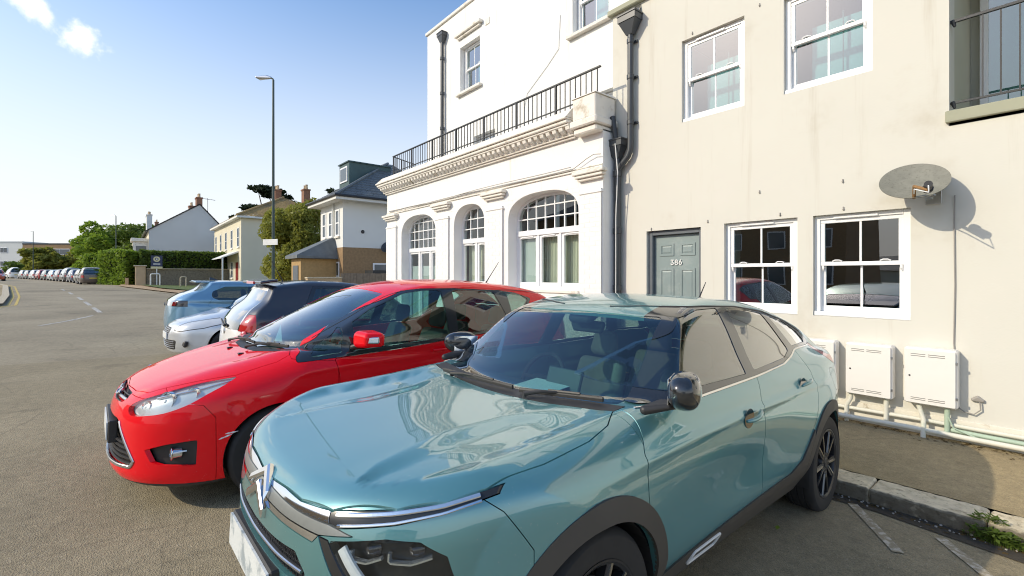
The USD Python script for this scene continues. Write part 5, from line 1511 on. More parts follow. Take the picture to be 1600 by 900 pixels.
    # the rest of the shell, split at the wings and bumpers
    bump_f = Polygon([(1.2, 0.1), (1.2, 0.80), (0.475, 0.915), (0.40, 0.86), (0.31, 0.735), (0.30, 0.1)])
    B.take("front_bumper", L["teal"], bump_f, "s", (-1.3, 1.3), False, 0.003)
    roof = Polygon([(-0.86, -0.62), (-0.82, 0.0), (-0.86, 0.62), (-1.3, 0.66), (-2.0, 0.64), (-2.46, 0.60), (-2.46, -0.60), (-2.0, -0.64), (-1.3, -0.66)])
    B.take("roof", L["teal"], roof, "t", (1.2, 1.8), False, 0.004)
    wing = Polygon([(0.6, 0.2), (0.6, 1.2), (-0.30, 1.2), (-0.30, 0.2)])
    B.take("front_wing", L["teal"], wing, "s", (0.3, 1.3), True, 0.003)
    tl = rounded([(-2.70, 1.205), (-2.80, 1.190), (-3.05, 1.10), (-3.55, 1.02), (-3.55, 0.93), (-3.25, 0.97), (-3.00, 1.06)], 0.01)
    B.take("tail_lamp", L["lens_red"], tl, "s", (0.42, 1.3))
    quarter = Polygon([(-1.9, 0.2), (-1.9, 1.55), (-3.25, 1.4), (-3.12, 0.7), (-3.12, 0.2)])
    B.take("rear_quarter", L["teal"], quarter, "s", (0.52, 1.3), True, 0.003)
    B.finish("rear_body", L["teal"])
    B.arch_liners(wh, 0.385)
    # cladding round the wheels and along the sills
    C = shell(F, 0.010, -0.008, 0.02, 300) - B.wells
    front = Point(0.0, 0.36).buffer(0.455, quad_segs=16).intersection(sbox(-0.6, 0.19, 0.62, 1.2))
    rear = Point(-2.67, 0.36).buffer(0.448, quad_segs=16).intersection(sbox(-3.3, 0.19, -2.0, 1.2))
    sill = Polygon([(-0.30, 0.10), (-0.30, 0.30), (-0.40, 0.365), (-0.6, 0.382), (-1.5, 0.418), (-1.95, 0.440), (-2.12, 0.49), (-2.3, 0.66), (-2.3, 0.10)])
    for reg, nm in ((front, "front_arch_cladding"), (rear, "rear_arch_cladding"), (sill.difference(front).difference(rear), "sill_cladding")):
        for c in cutters(reg.buffer(-0.001), "s", (0.5, 1.3)):
            put(nm, C ^ c, L["cladding"], car)
    skirt = Polygon([(0.5, 0.15), (1.3, 0.15), (1.3, 0.245), (0.52, 0.245)])
    put("front_skirt", C ^ prism(skirt, "s", -1.3, 1.3), L["cladding"], car)
    # oval insert on the sill, outlined in white
    for s in (1, -1):
        o = sbox(-1.00, 0.315, -0.76, 0.345).buffer(0.020)
        q = np.array(o.exterior.coords)
        p, n = surf(F, "s", q[:, 0], q[:, 1], s * 1.4)
        obj("sill_insert_outline", strip(p + 0.011 * n, n, 0.013, 0.006), L["lamp_white"], car)
    # wheels
    for x in (0.0, -2.67):
        for s in (1, -1):
            wheel(car, "wheel", (x, s * 0.785, 0.345), 0.345, 0.205, 0.240, "c4", s < 0)
    # double chevron
    for zc in (0.822, 0.772):
        p, n = surf(F, "f", [0.0], [zc - 0.01], 1.4)
        V_ = Polygon([(0, 0.036), (0.108, -0.030), (0.108, -0.062), (0, -0.001), (-0.108, -0.062), (-0.108, -0.030)])
        front = V_.buffer(-0.007, join_style=2)
        tilt = math.asin(min(0.85, n[0][2]))
        solid_ = trimesh.util.concatenate([ext(V_, 0.014, "yz", 0.0), hull_ring(V_, front, 0.006)])
        obj("chevron", moved(solid_, p[0] + 0.010 * n[0], ry=-tilt * 0.75), L["chrome"], car)
    # running lamp light guides
    for s in (1, -1):
        p, n = line_on(F, "f", [(s * 0.50, 0.832), (s * 0.655, 0.862), (s * 0.74, 0.884), (s * 0.785, 0.906)], 1.4, 26)
        obj("light_guide", strip(p + 0.001 * n, n, 0.013, 0.004), L["lamp_silver"], car)
        p, n = line_on(F, "f", [(s * 0.52, 0.808), (s * 0.665, 0.840), (s * 0.75, 0.868), (s * 0.795, 0.893)], 1.4, 26)
        obj("chrome_trim", strip(p + 0.002 * n, n, 0.008, 0.004), L["chrome"], car)
        p, n = line_on(F, "f", [(s * 0.545, 0.752), (s * 0.665, 0.618), (s * 0.70, 0.55)], 1.4, 12)
        for i in range(0, len(p) - 1):
            obj("light_segment", strip(p[i:i + 2] * 1.0 - 0.012 * n[i:i + 2], n[i:i + 2], 0.030, 0.006), L["lamp_white"], car)
        # hooked reflectors inside the lamp
        for yy, zz in ((0.600, 0.728), (0.700, 0.735)):
            pts = [(yy - 0.03, zz + 0.022), (yy - 0.028, zz - 0.004), (yy + 0.02, zz - 0.006), (yy + 0.055, zz + 0.012)]
            p, n = line_on(F, "f", [(s * a, b) for a, b in pts], 1.4, 12)
            obj("reflector", strip(p - 0.028 * n, n, 0.009, 0.012), L["lamp_silver"], car)
            p, n = surf(F, "f", [s * (yy + 0.02)], [zz + 0.03], 1.4)
            obj("projector", moved(lathe([(0.0001, 0.016), (0.012, 0.013), (0.02, 0.0), (0.024, -0.02)], 16, "x"), p[0] - 0.036 * n[0]), L["lens_smoke"], car, smooth=40)
    # honeycomb in the upper opening, bars in the lower one
    hexes = []
    for r in range(5):
        for c in range(-22, 23):
            y, z = c * 0.0185 + (r % 2) * 0.00925, 0.612 + r * 0.0165
            if mesh_reg.buffer(-0.004).contains(Point(y, z)):
                hexes.append((y, z))
    cell = Polygon([(0.0098 * math.cos(a), 0.0098 * math.sin(a)) for a in np.arange(6) * math.pi / 3 + math.pi / 6])
    cell = cell.difference(cell.buffer(-0.0022))
    hm = []
    hy = np.array(hexes)
    hp, hn = surf(F, "f", hy[:, 0], hy[:, 1], 1.4)
    for (y, z), p in zip(hexes, hp):
        hm.append(moved(ext(cell, 0.012, "yz"), (p[0] - 0.012, y, z)))
    obj("honeycomb", hm, L["plastic"], car)
    p, n = line_on(F, "f", [(-0.40, 0.640), (0, 0.632), (0.40, 0.640)], 1.4, 30)
    obj("grille_bar", strip(p - 0.006 * n, n, 0.010, 0.008), L["satin"], car)
    for z in (0.29, 0.33, 0.37, 0.41):
        p, n = line_on(F, "f", [(-0.55, z), (0.55, z)], 1.4, 20)
        obj("lower_bar", strip(p - 0.016 * n, n, 0.012, 0.012), L["plastic"], car)
    p, n = surf(F, "f", [0.0], [0.53], 1.4)
    px = p[0][0]
    pl = obj("number_plate", ext(sbox(-0.26, 0.475, 0.26, 0.586).buffer(0.004), 0.008, "yz", px + 0.026), L["plate_white"], car)
    obj("plate_holder", cbx(px - 0.03, px + 0.017, -0.27, 0.27, 0.465, 0.596, 0.006), L["plastic"], car)
    # belt line chrome, handles, mirrors
    for s in (1, -1):
        inn = 0.0 if s > 0 else 0.045
        p, n = line_on(F, "s", [(-0.42, 1.030), (-0.9, 1.053), (-1.5, 1.077), (-2.0, 1.107), (-2.20, 1.140), (-2.34, 1.176), (-2.72, 1.183)], s * 1.4, 60)
        obj("belt_trim", strip(p, n, 0.012, 0.005), L["chrome"], car)
        p, n = line_on(F, "s", [(-0.56, 1.215), (-0.86, 1.426), (-1.05, 1.455), (-1.3, 1.467), (-1.7, 1.466), (-2.1, 1.434), (-2.45, 1.363), (-2.68, 1.285)], s * 1.4, 60)
        obj("window_seal", strip(p, n, 0.010, 0.004), L["plastic"], car)
        for x, z in ((-1.315, 0.893), (-2.235, 0.962)):
            c, n = surf(F, "s", [x], [z], s * 1.4)
            y = c[0][1]
            cup = lathe([(0.0001, -0.018), (0.03, -0.014), (0.048, 0.0), (0.052, 0.003), (0.0001, 0.002)], 24, "y")
            cup.apply_scale([1.15, 0.25 * 1, 1.0])
            obj("handle_recess", moved(cup, (x + 0.02, y + s * 0.002, z - 0.012), rz=math.pi if s < 0 else 0), L["gloss_black"], car, smooth=40)
            p, n = line_on(F, "s", [(x + 0.085, z - 0.012), (x, z), (x - 0.10, z + 0.012)], s * 1.4, 13)
            bow = 0.012 + 0.026 * np.sin(np.linspace(0.15, math.pi - 0.15, len(p)))
            obj("door_handle", tube(p + bow[:, None] * n, 0.0125 * np.array([0.6, 0.8, 0.95] + [1.0] * (len(p) - 6) + [0.95, 0.8, 0.6]), 10), L["teal"], car, smooth=60)
        Y = lambda v: s * (v - inn)
        mx = 0.0 if s > 0 else -0.15
        cap = trimesh.creation.icosphere(4, 1.0)
        v = cap.vertices.copy()
        v = np.sign(v) * np.abs(v) ** 0.80                      # fuller than an ellipsoid
        v = v * [0.122, 0.066, 0.080]
        v[:, 2] *= 1.0 + 1.1 * np.clip(-v[:, 0], -0.1, 0.1)      # taller towards the hinge's far side
        v[:, 1] *= s
        a = s * 0.38
        v = np.column_stack([v[:, 0] * math.cos(a) - v[:, 1] * math.sin(a), v[:, 0] * math.sin(a) + v[:, 1] * math.cos(a), v[:, 2] + 0.05 * v[:, 0]])
        cap = trimesh.Trimesh(v + [-0.500 + mx, Y(0.925), 1.128], cap.faces if s > 0 else cap.faces[:, ::-1], process=False)
        mm = obj("mirror", cap, L["gloss_black"], car, smooth=True)
        obj("mirror_foot", blob([(-0.38 + mx * 0.6, s * 0.815, 1.045, 0.020), (-0.50 + mx, s * 0.82, 1.055, 0.020), (-0.43 + mx, Y(0.89), 1.066, 0.014), (-0.53 + mx, Y(0.91), 1.068, 0.014)]), L["plastic"], mm, smooth=50)
        gl_ = moved(cbx(-0.085, 0.085, -0.003, 0.003, -0.055, 0.055, 0.002), (0, -s * 0.062, 0), rz=a)
        obj("mirror_glass", moved(gl_, (-0.500 + mx, Y(0.925), 1.128)), L["chrome"], mm)
    # wipers, washer, aerial
    wiper(car, F, (-0.262, -0.50), (-0.300, 0.085), (-0.235, -0.38))
    wiper(car, F, (-0.290, 0.15), (-0.385, 0.60), (-0.24, 0.24))
    p, n = surf(F, "t", [-2.42], [0.0], 2.0)
    obj("aerial", [tube([p[0], p[0] + [-0.02, 0, 0.03], p[0] + [-0.16, 0, 0.20]], [0.014, 0.007, 0.003], 8)], L["plastic"], car)
    p, n = surf(F, "t", np.array([-2.86, -2.98, -3.05]), np.array([0, 0, 0]), 2.0)
    obj("rear_spoiler", blob([(-2.78, -0.50, 1.335, 0.014), (-2.78, 0.50, 1.335, 0.014), (-3.0, -0.47, 1.30, 0.012), (-3.0, 0.47, 1.30, 0.012)]), L["gloss_black"], car, smooth=40)
    q = smooth_poly([(-2.86, 0.86), (-2.98, 0.86), (-3.0, 0.93), (-2.98, 1.0), (-2.87, 1.0), (-2.85, 0.93)], 4)
    qq = np.array(q.exterior.coords)
    p, n = surf(F, "s", qq[:, 0], qq[:, 1], 1.4)
    obj("fuel_flap_seam", strip(p - 0.0008 * n, n, 0.004, 0.0012), L["plastic"], car)
    # cabin
    dash(car, -0.42, -0.80, 0.955, 0.68)
    seats(car, 0.28, (-1.45, -2.25), "seat")
    steering_wheel(car, -0.98, -0.37, 0.92)
    obj("screen", moved(cbx(-0.012, 0.012, -0.13, 0.13, -0.075, 0.075, 0.006), (-0.72, 0.06, 1.0), ry=-0.3), L["screen"], car)
    obj("dashboard_slab", moved(cbx(-0.10, 0.10, -0.14, 0.14, -0.002, 0.002, 0.001), (-0.62, -0.02, 0.972), ry=0.12), L["lamp_white"], car)  # thin pale slab lying on the dashboard
    obj("mirror_pod", [blob([(-0.93, -0.06, 1.36, 0.03), (-0.93, 0.06, 1.36, 0.03), (-1.02, -0.05, 1.40, 0.03), (-1.02, 0.05, 1.40, 0.03)]), blob([(-1.0, -0.11, 1.325, 0.022), (-1.0, 0.11, 1.325, 0.022), (-1.0, -0.10, 1.29, 0.018), (-1.0, 0.10, 1.29, 0.018)])], L["cabin"], car, smooth=40)
    obj("floor_pan", bx(-3.2, 0.3, -0.68, 0.68, 0.23, 0.26), L["cabin"], car)
    return car


build_c4()
# ---------------------------------------------------------------- the red people carrier next to it
RED_POSE = (-4.52, 0.78, 0.118, 0.035, 0.035)


def build_red():
    F = Field(**CMAX_FIELD)
    car = thing("parked_people_carrier", "bright red people carrier with dented front wing, beside the teal car", "car", matrix=pose_matrix(RED_POSE))
    wh = [(-0.045, 0.325), (-2.65, 0.325)]
    B = Body(F, car, wh, d=0.017, nphi=320, wr=0.352)
    B.underbody(0.20)
    ws = Polygon([(-0.02, 0.0), (-0.035, 0.2), (-0.085, 0.42), (-0.19, 0.62), (-0.55, 0.60), (-0.985, 0.535), (-0.955, 0.3), (-0.945, 0.0)])
    ws = unary_union([ws, mirror_poly(ws, "t")]).buffer(-0.03).buffer(0.06, quad_segs=4).buffer(-0.03)
    B.glaze("windscreen", L["car_glass"], ws, "t", (0.85, 1.75), False)
    tri = rounded([(-0.235, 0.962), (-0.515, 1.195), (-0.49, 0.985)], 0.012)
    fg = rounded([(-0.565, 0.995), (-0.60, 1.215), (-0.78, 1.320), (-1.12, 1.455), (-1.30, 1.480), (-1.525, 1.490), (-1.505, 1.062)], 0.02)
    rg = rounded([(-1.605, 1.072), (-1.655, 1.492), (-1.95, 1.490), (-2.19, 1.478), (-2.27, 1.245), (-2.20, 1.14), (-2.08, 1.112)], 0.02)
    qg = rounded([(-2.37, 1.465), (-2.36, 1.25), (-2.50, 1.245), (-2.69, 1.405), (-2.60, 1.445)], 0.02)
    for g in (tri, fg, rg, qg):
        B.glaze("side_window", L["car_glass"], g, "s")
    rw = rounded([(0, 1.12), (0.5, 1.14), (0.56, 1.42), (0.50, 1.50), (0, 1.52)], 0)
    rw = unary_union([rw, mirror_poly(rw, "f")])
    for c in cutters(rw, "f", (-4, -2.8), False):
        B.rest = B.rest - c
        put("rear_window", B.gl ^ c, L["car_glass_dark"], car)
    B.take("cowl", L["plastic"], Polygon([(-0.20, 0.66), (-0.085, 0.42), (-0.035, 0.2), (-0.02, 0.0), (-0.035, -0.2), (-0.085, -0.42), (-0.20, -0.66), (-0.13, -0.66), (0.02, -0.32), (0.045, 0.0), (0.02, 0.32), (-0.13, 0.66)]), "t", (0.80, 1.2), False)
    dlo = rounded([(-0.15, 0.935), (-0.16, 0.97), (-0.515, 1.228), (-0.78, 1.345), (-1.12, 1.478), (-1.32, 1.503), (-1.7, 1.512), (-2.2, 1.500), (-2.5, 1.478), (-2.735, 1.415), (-2.52, 1.222), (-2.30, 1.215), (-2.12, 1.088), (-1.55, 1.042), (-0.95, 0.985), (-0.5, 0.955)], 0.012)
    B.take("window_surround", L["gloss_black"], dlo, "s", (0.45, 1.3), gap=0.003)
    hood = Polygon([(0.772, 0.0), (0.764, 0.10), (0.745, 0.308), (0.690, 0.49), (0.538, 0.596), (0.40, 0.670), (0.225, 0.752), (-0.035, 0.770), (-0.13, 0.735), (-0.155, 0.66), (0.02, 0.32), (0.045, 0.0)])
    B.take("bonnet", L["red"], unary_union([hood, mirror_poly(hood, "t")]).buffer(0.0005), "t", (0.70, 1.3), False, gap=0.005)
    lamp = smooth_poly([(0.455, 0.668), (0.50, 0.628), (0.58, 0.630), (0.70, 0.655), (0.775, 0.715), (0.792, 0.80), (0.770, 0.860), (0.74, 0.852), (0.671, 0.820), (0.588, 0.760), (0.50, 0.715)], 4)
    lens = shell(F, -0.001, -0.004, 0.02, 260)
    house = solid(*skin(F, -0.035, 0.03, 0.62, 160)) - solid(*skin(F, -0.055, 0.03, 0.62, 160))
    for c, e in zip(cutters(lamp, "f", (0.10, 1.2)), cutters(lamp.buffer(0.012), "f", (0.10, 1.2))):
        B.rest = B.rest - c
        put("headlamp_lens", lens ^ c, L["lens"], car)
        put("headlamp_housing", house ^ e, L["lamp_pale"], car)
    fr = (0.45, 1.3)
    front_door = rounded([(-0.43, 0.945), (-0.46, 0.82), (-0.47, 0.5), (-0.50, 0.27), (-1.56, 0.27), (-1.575, 0.7), (-1.555, 1.040), (-0.95, 0.983)], 0.012)
    rear_door = rounded([(-1.555, 1.040), (-1.575, 0.7), (-1.56, 0.27), (-2.10, 0.27), (-2.17, 0.46), (-2.30, 0.62), (-2.42, 0.80), (-2.43, 1.0), (-2.30, 1.21), (-2.12, 1.086)], 0.012)
    B.take("front_door", L["red"], front_door, "s", fr, gap=0.005)
    B.take("rear_door", L["red"], rear_door, "s", fr, gap=0.005)
    sym = lambda pts: unary_union([Polygon(pts), mirror_poly(Polygon(pts), "f")]).buffer(0.0004)
    up = sym([(0, 0.735), (0.29, 0.735), (0.335, 0.705), (0.30, 0.678), (0, 0.655)])
    trap = sym([(0, 0.585), (0.34, 0.585), (0.40, 0.57), (0.575, 0.335), (0.55, 0.300), (0, 0.275)])
    fog = rounded([(0.640, 0.420), (0.73, 0.458), (0.822, 0.482), (0.822, 0.318), (0.715, 0.328), (0.675, 0.345)], 0.006)
    back = solid(*skin(F, -0.05, 0.04, 0.62, 120)) - solid(*skin(F, -0.07, 0.04, 0.62, 120))
    for reg, both in ((up, False), (trap, False), (fog, True)):
        for c, e in zip(cutters(reg, "f", (0.30, 1.2), both), cutters(reg.buffer(0.015), "f", (0.30, 1.2), both)):
            B.rest = B.rest - c
            put("grille_back" if not both else "fog_lamp_recess", back ^ e, L["plastic"], car)
    bump_f = Polygon([(1.2, 0.1), (1.2, 0.73), (0.60, 0.73), (0.42, 0.70), (0.355, 0.62), (0.335, 0.1)])
    B.take("front_bumper", L["red"], bump_f, "s", (-1.3, 1.3), False, 0.003)
    roof = Polygon([(-0.93, -0.60), (-0.90, 0.0), (-0.93, 0.60), (-1.4, 0.64), (-2.2, 0.64), (-2.95, 0.60), (-3.0, 0.0), (-2.95, -0.60), (-2.2, -0.64), (-1.4, -0.64)])
    B.take("roof", L["red"], roof, "t", (1.3, 1.9), False, 0.004)
    wing = Polygon([(0.6, 0.2), (0.6, 1.2), (-0.13, 1.2), (-0.13, 0.96), (-0.45, 0.93), (-0.45, 0.2)])
    B.take("front_wing", L["red"], wing, "s", (0.3, 1.3), True, 0.003)
    tl = rounded([(-2.95, 1.30), (-3.6, 1.25), (-3.6, 0.88), (-3.2, 0.92), (-3.05, 1.05)], 0.02)
    B.take("tail_lamp", L["lens_red"], tl, "s", (0.42, 1.3))
    B.finish("rear_body", L["red"])
    B.arch_liners(wh, 0.352)
    for x in (-0.045, -2.65):
        for s in (1, -1):
            wheel(car, "wheel", (x, s * 0.79, 0.325), 0.325, 0.205, 0.215, "plain", s < 0)
    # grille bars, badge, chrome, fog lamps, plate
    for z, m, w in ((0.700, "satin", 0.020), (0.675, "plastic", 0.010), (0.722, "plastic", 0.010)):
        p, n = line_on(F, "f", [(-0.31, z), (0, z - 0.012), (0.31, z)], 1.4, 30)
        obj("grille_bar", strip(p - 0.012 * n, n, w, 0.010), L[m], car)
    p, n = surf(F, "f", [0.0], [0.700], 1.4)
    e = np.stack([np.zeros(32), 0.058 * np.cos(np.arange(32) * math.pi / 16), 0.025 * np.sin(np.arange(32) * math.pi / 16)], 1)
    tilt = math.asin(min(0.9, n[0][2]))
    bd = obj("badge", moved(ext(Polygon(e[:, 1:]), 0.012, "yz"), p[0] + 0.008 * n[0], ry=-tilt), L["emblem_blue"], car)
    obj("badge_rim", moved(tube(e, 0.004, 6, closed=True), p[0] + 0.009 * n[0], ry=-tilt), L["chrome"], bd)
    for s in (1, -1):
        p, n = line_on(F, "f", [(s * 0.40, 0.572), (s * 0.577, 0.338), (s * 0.556, 0.300), (s * 0.40, 0.292), (0.0, 0.276)], 1.4, 50)
        obj("grille_trim", strip(p + 0.001 * n, n, 0.022, 0.006), L["satin"], car)
        c, n = surf(F, "f", [s * 0.752], [0.398], 1.4)
        c = c[0] - 0.004 * n[0]
        fl = obj("fog_lamp", moved(lathe([(0.0001, 0.012), (0.024, 0.008), (0.031, -0.002), (0.031, -0.05), (0.0001, -0.05)], 24, "x"), c - np.array([0.005, 0, 0])), L["lamp_silver"], car, smooth=40)
        obj("fog_lamp_ring", moved(tube(np.stack([np.zeros(28), 0.037 * np.cos(np.arange(28) * math.pi / 14), 0.037 * np.sin(np.arange(28) * math.pi / 14)], 1), 0.006, 8, closed=True), c), L["chrome"], fl)
        obj("fog_lamp_fin", strip(*[np.array(v) for v in ([c + [0, s * 0.035, 0.012], c + [-0.07, s * 0.062, 0.022]], [[1, 0, 0], [1, 0, 0]])], 0.010, 0.005), L["satin"], car)
        for yy, zz, rr in ((0.655, 0.735, 0.058), (0.725, 0.775, 0.045), (0.56, 0.69, 0.035)):
            c, n = surf(F, "f", [s * yy], [zz], 1.4)
            a = np.array([1, 0, 0.0])
            cup = lathe([(0.0001, -0.03), (rr * 0.4, -0.026), (rr * 0.8, -0.008), (rr, 0.008), (rr * 1.06, 0.008), (rr * 1.06, -0.02)], 24, "x")
            obj("reflector", moved(cup, c[0] - 0.022 * n[0] - 0.012 * a, rz=s * 0.55, ry=-0.1), L["chrome"], car, smooth=50)
            obj("bulb", moved(trimesh.creation.icosphere(2, rr * 0.28), c[0] - 0.034 * n[0]), L["lamp_white"], car, smooth=True)
        p, n = line_on(F, "f", [(s * 0.60, 0.745), (s * 0.735, 0.80), (s * 0.775, 0.848)], 1.4, 16)
        obj("lamp_divider", strip(p - 0.016 * n, n, 0.012, 0.010), L["lamp_silver"], car)
    for z in (0.315, 0.345, 0.375, 0.405, 0.435):
        hw = 0.56 - (z - 0.315) * 0.75
        p, n = line_on(F, "f", [(-hw, z), (hw, z - 0.0)], 1.4, 24)
        obj("grille_bar", strip(p - 0.022 * n, n, 0.014, 0.014), L["plastic"], car)
    p, n = surf(F, "f", [0.0], [0.48], 1.4)
    px = p[0][0]
    obj("plate_holder", cbx(px - 0.04, px + 0.012, -0.29, 0.29, 0.405, 0.555, 0.006), L["plastic"], car)
    obj("number_plate", ext(sbox(-0.26, 0.425, 0.26, 0.536).buffer(0.004), 0.008, "yz", px + 0.022), L["plate_plain"], car)
    # scraped paint on the wing edge
    for a, b in (((0.335, 0.472), (0.255, 0.502)), ((0.30, 0.505), (0.225, 0.515))):
        p, n = line_on(F, "s", [a, b], 1.4, 6)
        obj("scrape", strip(p + 0.0006 * n, n, np.array([0.002, 0.010, 0.006, 0.012, 0.005, 0.001])[:len(p)], 0.0015), L["lamp_white"], car)
    for s in (1, -1):
        cap = blob([(-0.58, s * 0.955, 1.075, 0.045), (-0.58, s * 0.955, 1.120, 0.045), (-0.60, s * 1.055, 1.080, 0.040), (-0.60, s * 1.055, 1.115, 0.042), (-0.68, s * 0.955, 1.070, 0.040), (-0.68, s * 0.955, 1.125, 0.042), (-0.69, s * 1.075, 1.080, 0.035), (-0.69, s * 1.075, 1.118, 0.038)], 3)
        mm = obj("mirror", cap, L["red"], car, smooth=50)
        obj("mirror_foot", blob([(-0.56, s * 0.88, 1.03, 0.022), (-0.66, s * 0.88, 1.03, 0.022), (-0.60, s * 0.96, 1.055, 0.022), (-0.68, s * 0.96, 1.055, 0.022)]), L["plastic"], mm, smooth=50)
        obj("mirror_indicator", blob([(-0.60, s * 1.085, 1.085, 0.014), (-0.66, s * 1.105, 1.085, 0.014), (-0.60, s * 1.086, 1.115, 0.012), (-0.66, s * 1.106, 1.115, 0.012)]), L["lamp_silver"], mm, smooth=50)
        obj("mirror_glass", cbx(-0.732, -0.726, min(s * 0.95, s * 1.08), max(s * 0.95, s * 1.08), 1.05, 1.14, 0.002), L["chrome"], mm)
        for x, z in ((-1.40, 0.955), (-2.22, 1.005)):
            p, n = line_on(F, "s", [(x + 0.085, z - 0.006), (x, z), (x - 0.10, z + 0.006)], s * 1.4, 13)
            bow = 0.010 + 0.024 * np.sin(np.linspace(0.15, math.pi - 0.15, len(p)))
            obj("door_handle", tube(p + bow[:, None] * n, 0.012, 8), L["red"], car, smooth=60)
        p, n = line_on(F, "t", [(-0.26, s * 0.66), (-0.6, s * 0.655), (-0.98, s * 0.60), (-1.4, s * 0.63), (-2.2, s * 0.63), (-2.9, s * 0.58)], 2.2, 50)
        obj("roof_seam", strip(p - 0.001 * n, n, 0.010, 0.003), L["plastic"], car)
    for y in (-0.10, 0.30):
        p, n = surf(F, "t", [0.11], [y], 2.0)
        obj("washer_jet", blob([(*(p[0] + [0.01, -0.012, 0.004]), 0.007), (*(p[0] + [0.01, 0.012, 0.004]), 0.007), (*(p[0] + [-0.02, 0, 0.004]), 0.008)]), L["plastic"], car)
    wiper(car, F, (-0.045, -0.50), (-0.05, 0.08), (0.05, -0.40))
    wiper(car, F, (-0.05, 0.12), (-0.17, 0.58), (0.04, 0.18))
    p, n = surf(F, "t", [-2.60], [0.0], 2.2)
    obj("aerial", [tube([p[0], p[0] + [-0.02, 0, 0.03], p[0] + [-0.20, 0, 0.27]], [0.014, 0.006, 0.003], 8)], L["plastic"], car)
    dash(car, -0.10, -0.75, 0.985, 0.66)
    seats(car, 0.36, (-1.45, -2.25), "seat_dark")
    steering_wheel(car, -0.92, -0.37, 0.98)
    obj("paper_on_dashboard", moved(hull([(0, -0.06, 0), (0, 0.06, 0), (0.05, 0, 0), (0.0, 0, 0.15)]), (-0.30, -0.12, 0.99)), L["lamp_white"], car)
    obj("floor_pan", bx(-3.2, 0.3, -0.68, 0.68, 0.21, 0.24), L["cabin"], car)
    return car


build_red()
# ---------------------------------------------------------------- smaller cars: one builder, several shapes
def hatch_field(length=4.0, width=1.75, height=1.48, wb=2.5, belt=0.93, hood=0.86, cowl=-0.05, header=-0.85, rear_roof=None, tail_x=0.62, fast=0.30, nose_h=0.66, front=0.82, est=False):
    xr = front - length
    hw = width / 2
    rr = (xr + 0.62) if rear_roof is None else rear_roof
    return dict(
        xf=front, xr=xr, floor=0.19, mid=(cowl + xr) / 2,
        width=[(front + 0.1, hw - 0.05), (0.3, hw - 0.005), (0, hw), (-wb / 2, hw - 0.012), (-wb, hw), (xr, hw - 0.06)],
        inset=[(0.12, 0.09), (0.25, 0.045), (0.45, 0.005), (0.6, 0.0), (0.78, 0.012), (belt, 0.045), (belt + 0.12, 0.09), (1.3, 0.2)],
        nose=[(0.1, front - 0.14), (0.2, front - 0.04), (0.4, front), (0.52, front - 0.005), (nose_h, front - 0.06), (nose_h + 0.07, front - 0.16), (nose_h + 0.16, front - 0.45), (1.0, 0)],
        nose_plan=[(0, 0), (0.25, 0.012), (0.45, 0.06), (0.6, 0.15), (0.7, 0.26), (0.78, 0.42), (hw - 0.03, 0.65), (hw + 0.05, 1.1)],
        tail=[(0.1, xr + 0.14), (0.28, xr + 0.03), (0.5, xr), (0.8, xr + 0.02), (belt, xr + 0.05), (belt + 0.15, xr + 0.05 + fast * 0.25), (1.25, xr + 0.05 + fast * 0.7), (1.5, xr + 0.05 + fast)],
        tail_plan=[(0, 0), (0.3, 0.012), (0.55, 0.05), (0.7, 0.12), (0.78, 0.22), (hw - 0.02, 0.42), (hw + 0.05, 0.9)],
        top=[(front, nose_h + 0.02), (front - 0.12, nose_h + 0.08), (0.4, hood - 0.04), (0.1, hood + 0.02), (cowl, hood + 0.08), (cowl - 0.3, belt + 0.02), (-wb, belt + 0.05), (xr, belt + 0.05)],
        crown=[(0, 0), (0.4, 0.004), (0.65, 0.016), (0.75, 0.035), (0.85, 0.09), (1.0, 0.22)],
        gw=[(0.4, hw - 0.15), (0, hw - 0.08), (-0.6, hw - 0.03), (-wb / 2, hw - 0.02), (-wb, hw - 0.04), (xr, hw - 0.12)],
        tumble=[(0.0, 0.7), (belt - 0.2, 0.12), (belt - 0.06, 0.03), (belt, 0.0), (1.15, 0.08), (1.3, 0.14), (1.42, 0.20), (1.6, 0.35), (2.0, 0.8)],
        roof=[(0.6, 0.45), (cowl + 0.1, hood + 0.0), (cowl - 0.05, hood + 0.09), ((cowl + header) / 2, (hood + 0.09 + height - 0.06) / 2 + 0.03), (header, height - 0.06), (header - 0.25, height - 0.01), (header - 0.7, height + 0.015), ((header + rr) / 2 - 0.3, height + 0.015), (rr, height - 0.03), (rr - 0.35, height - 0.10), (xr - 0.3, height - 0.2)],
        roof_crown=0.08, ws=0.16, r_top=0.08, r_front=0.07, r_roof=0.06, r_belt=0.03), wb


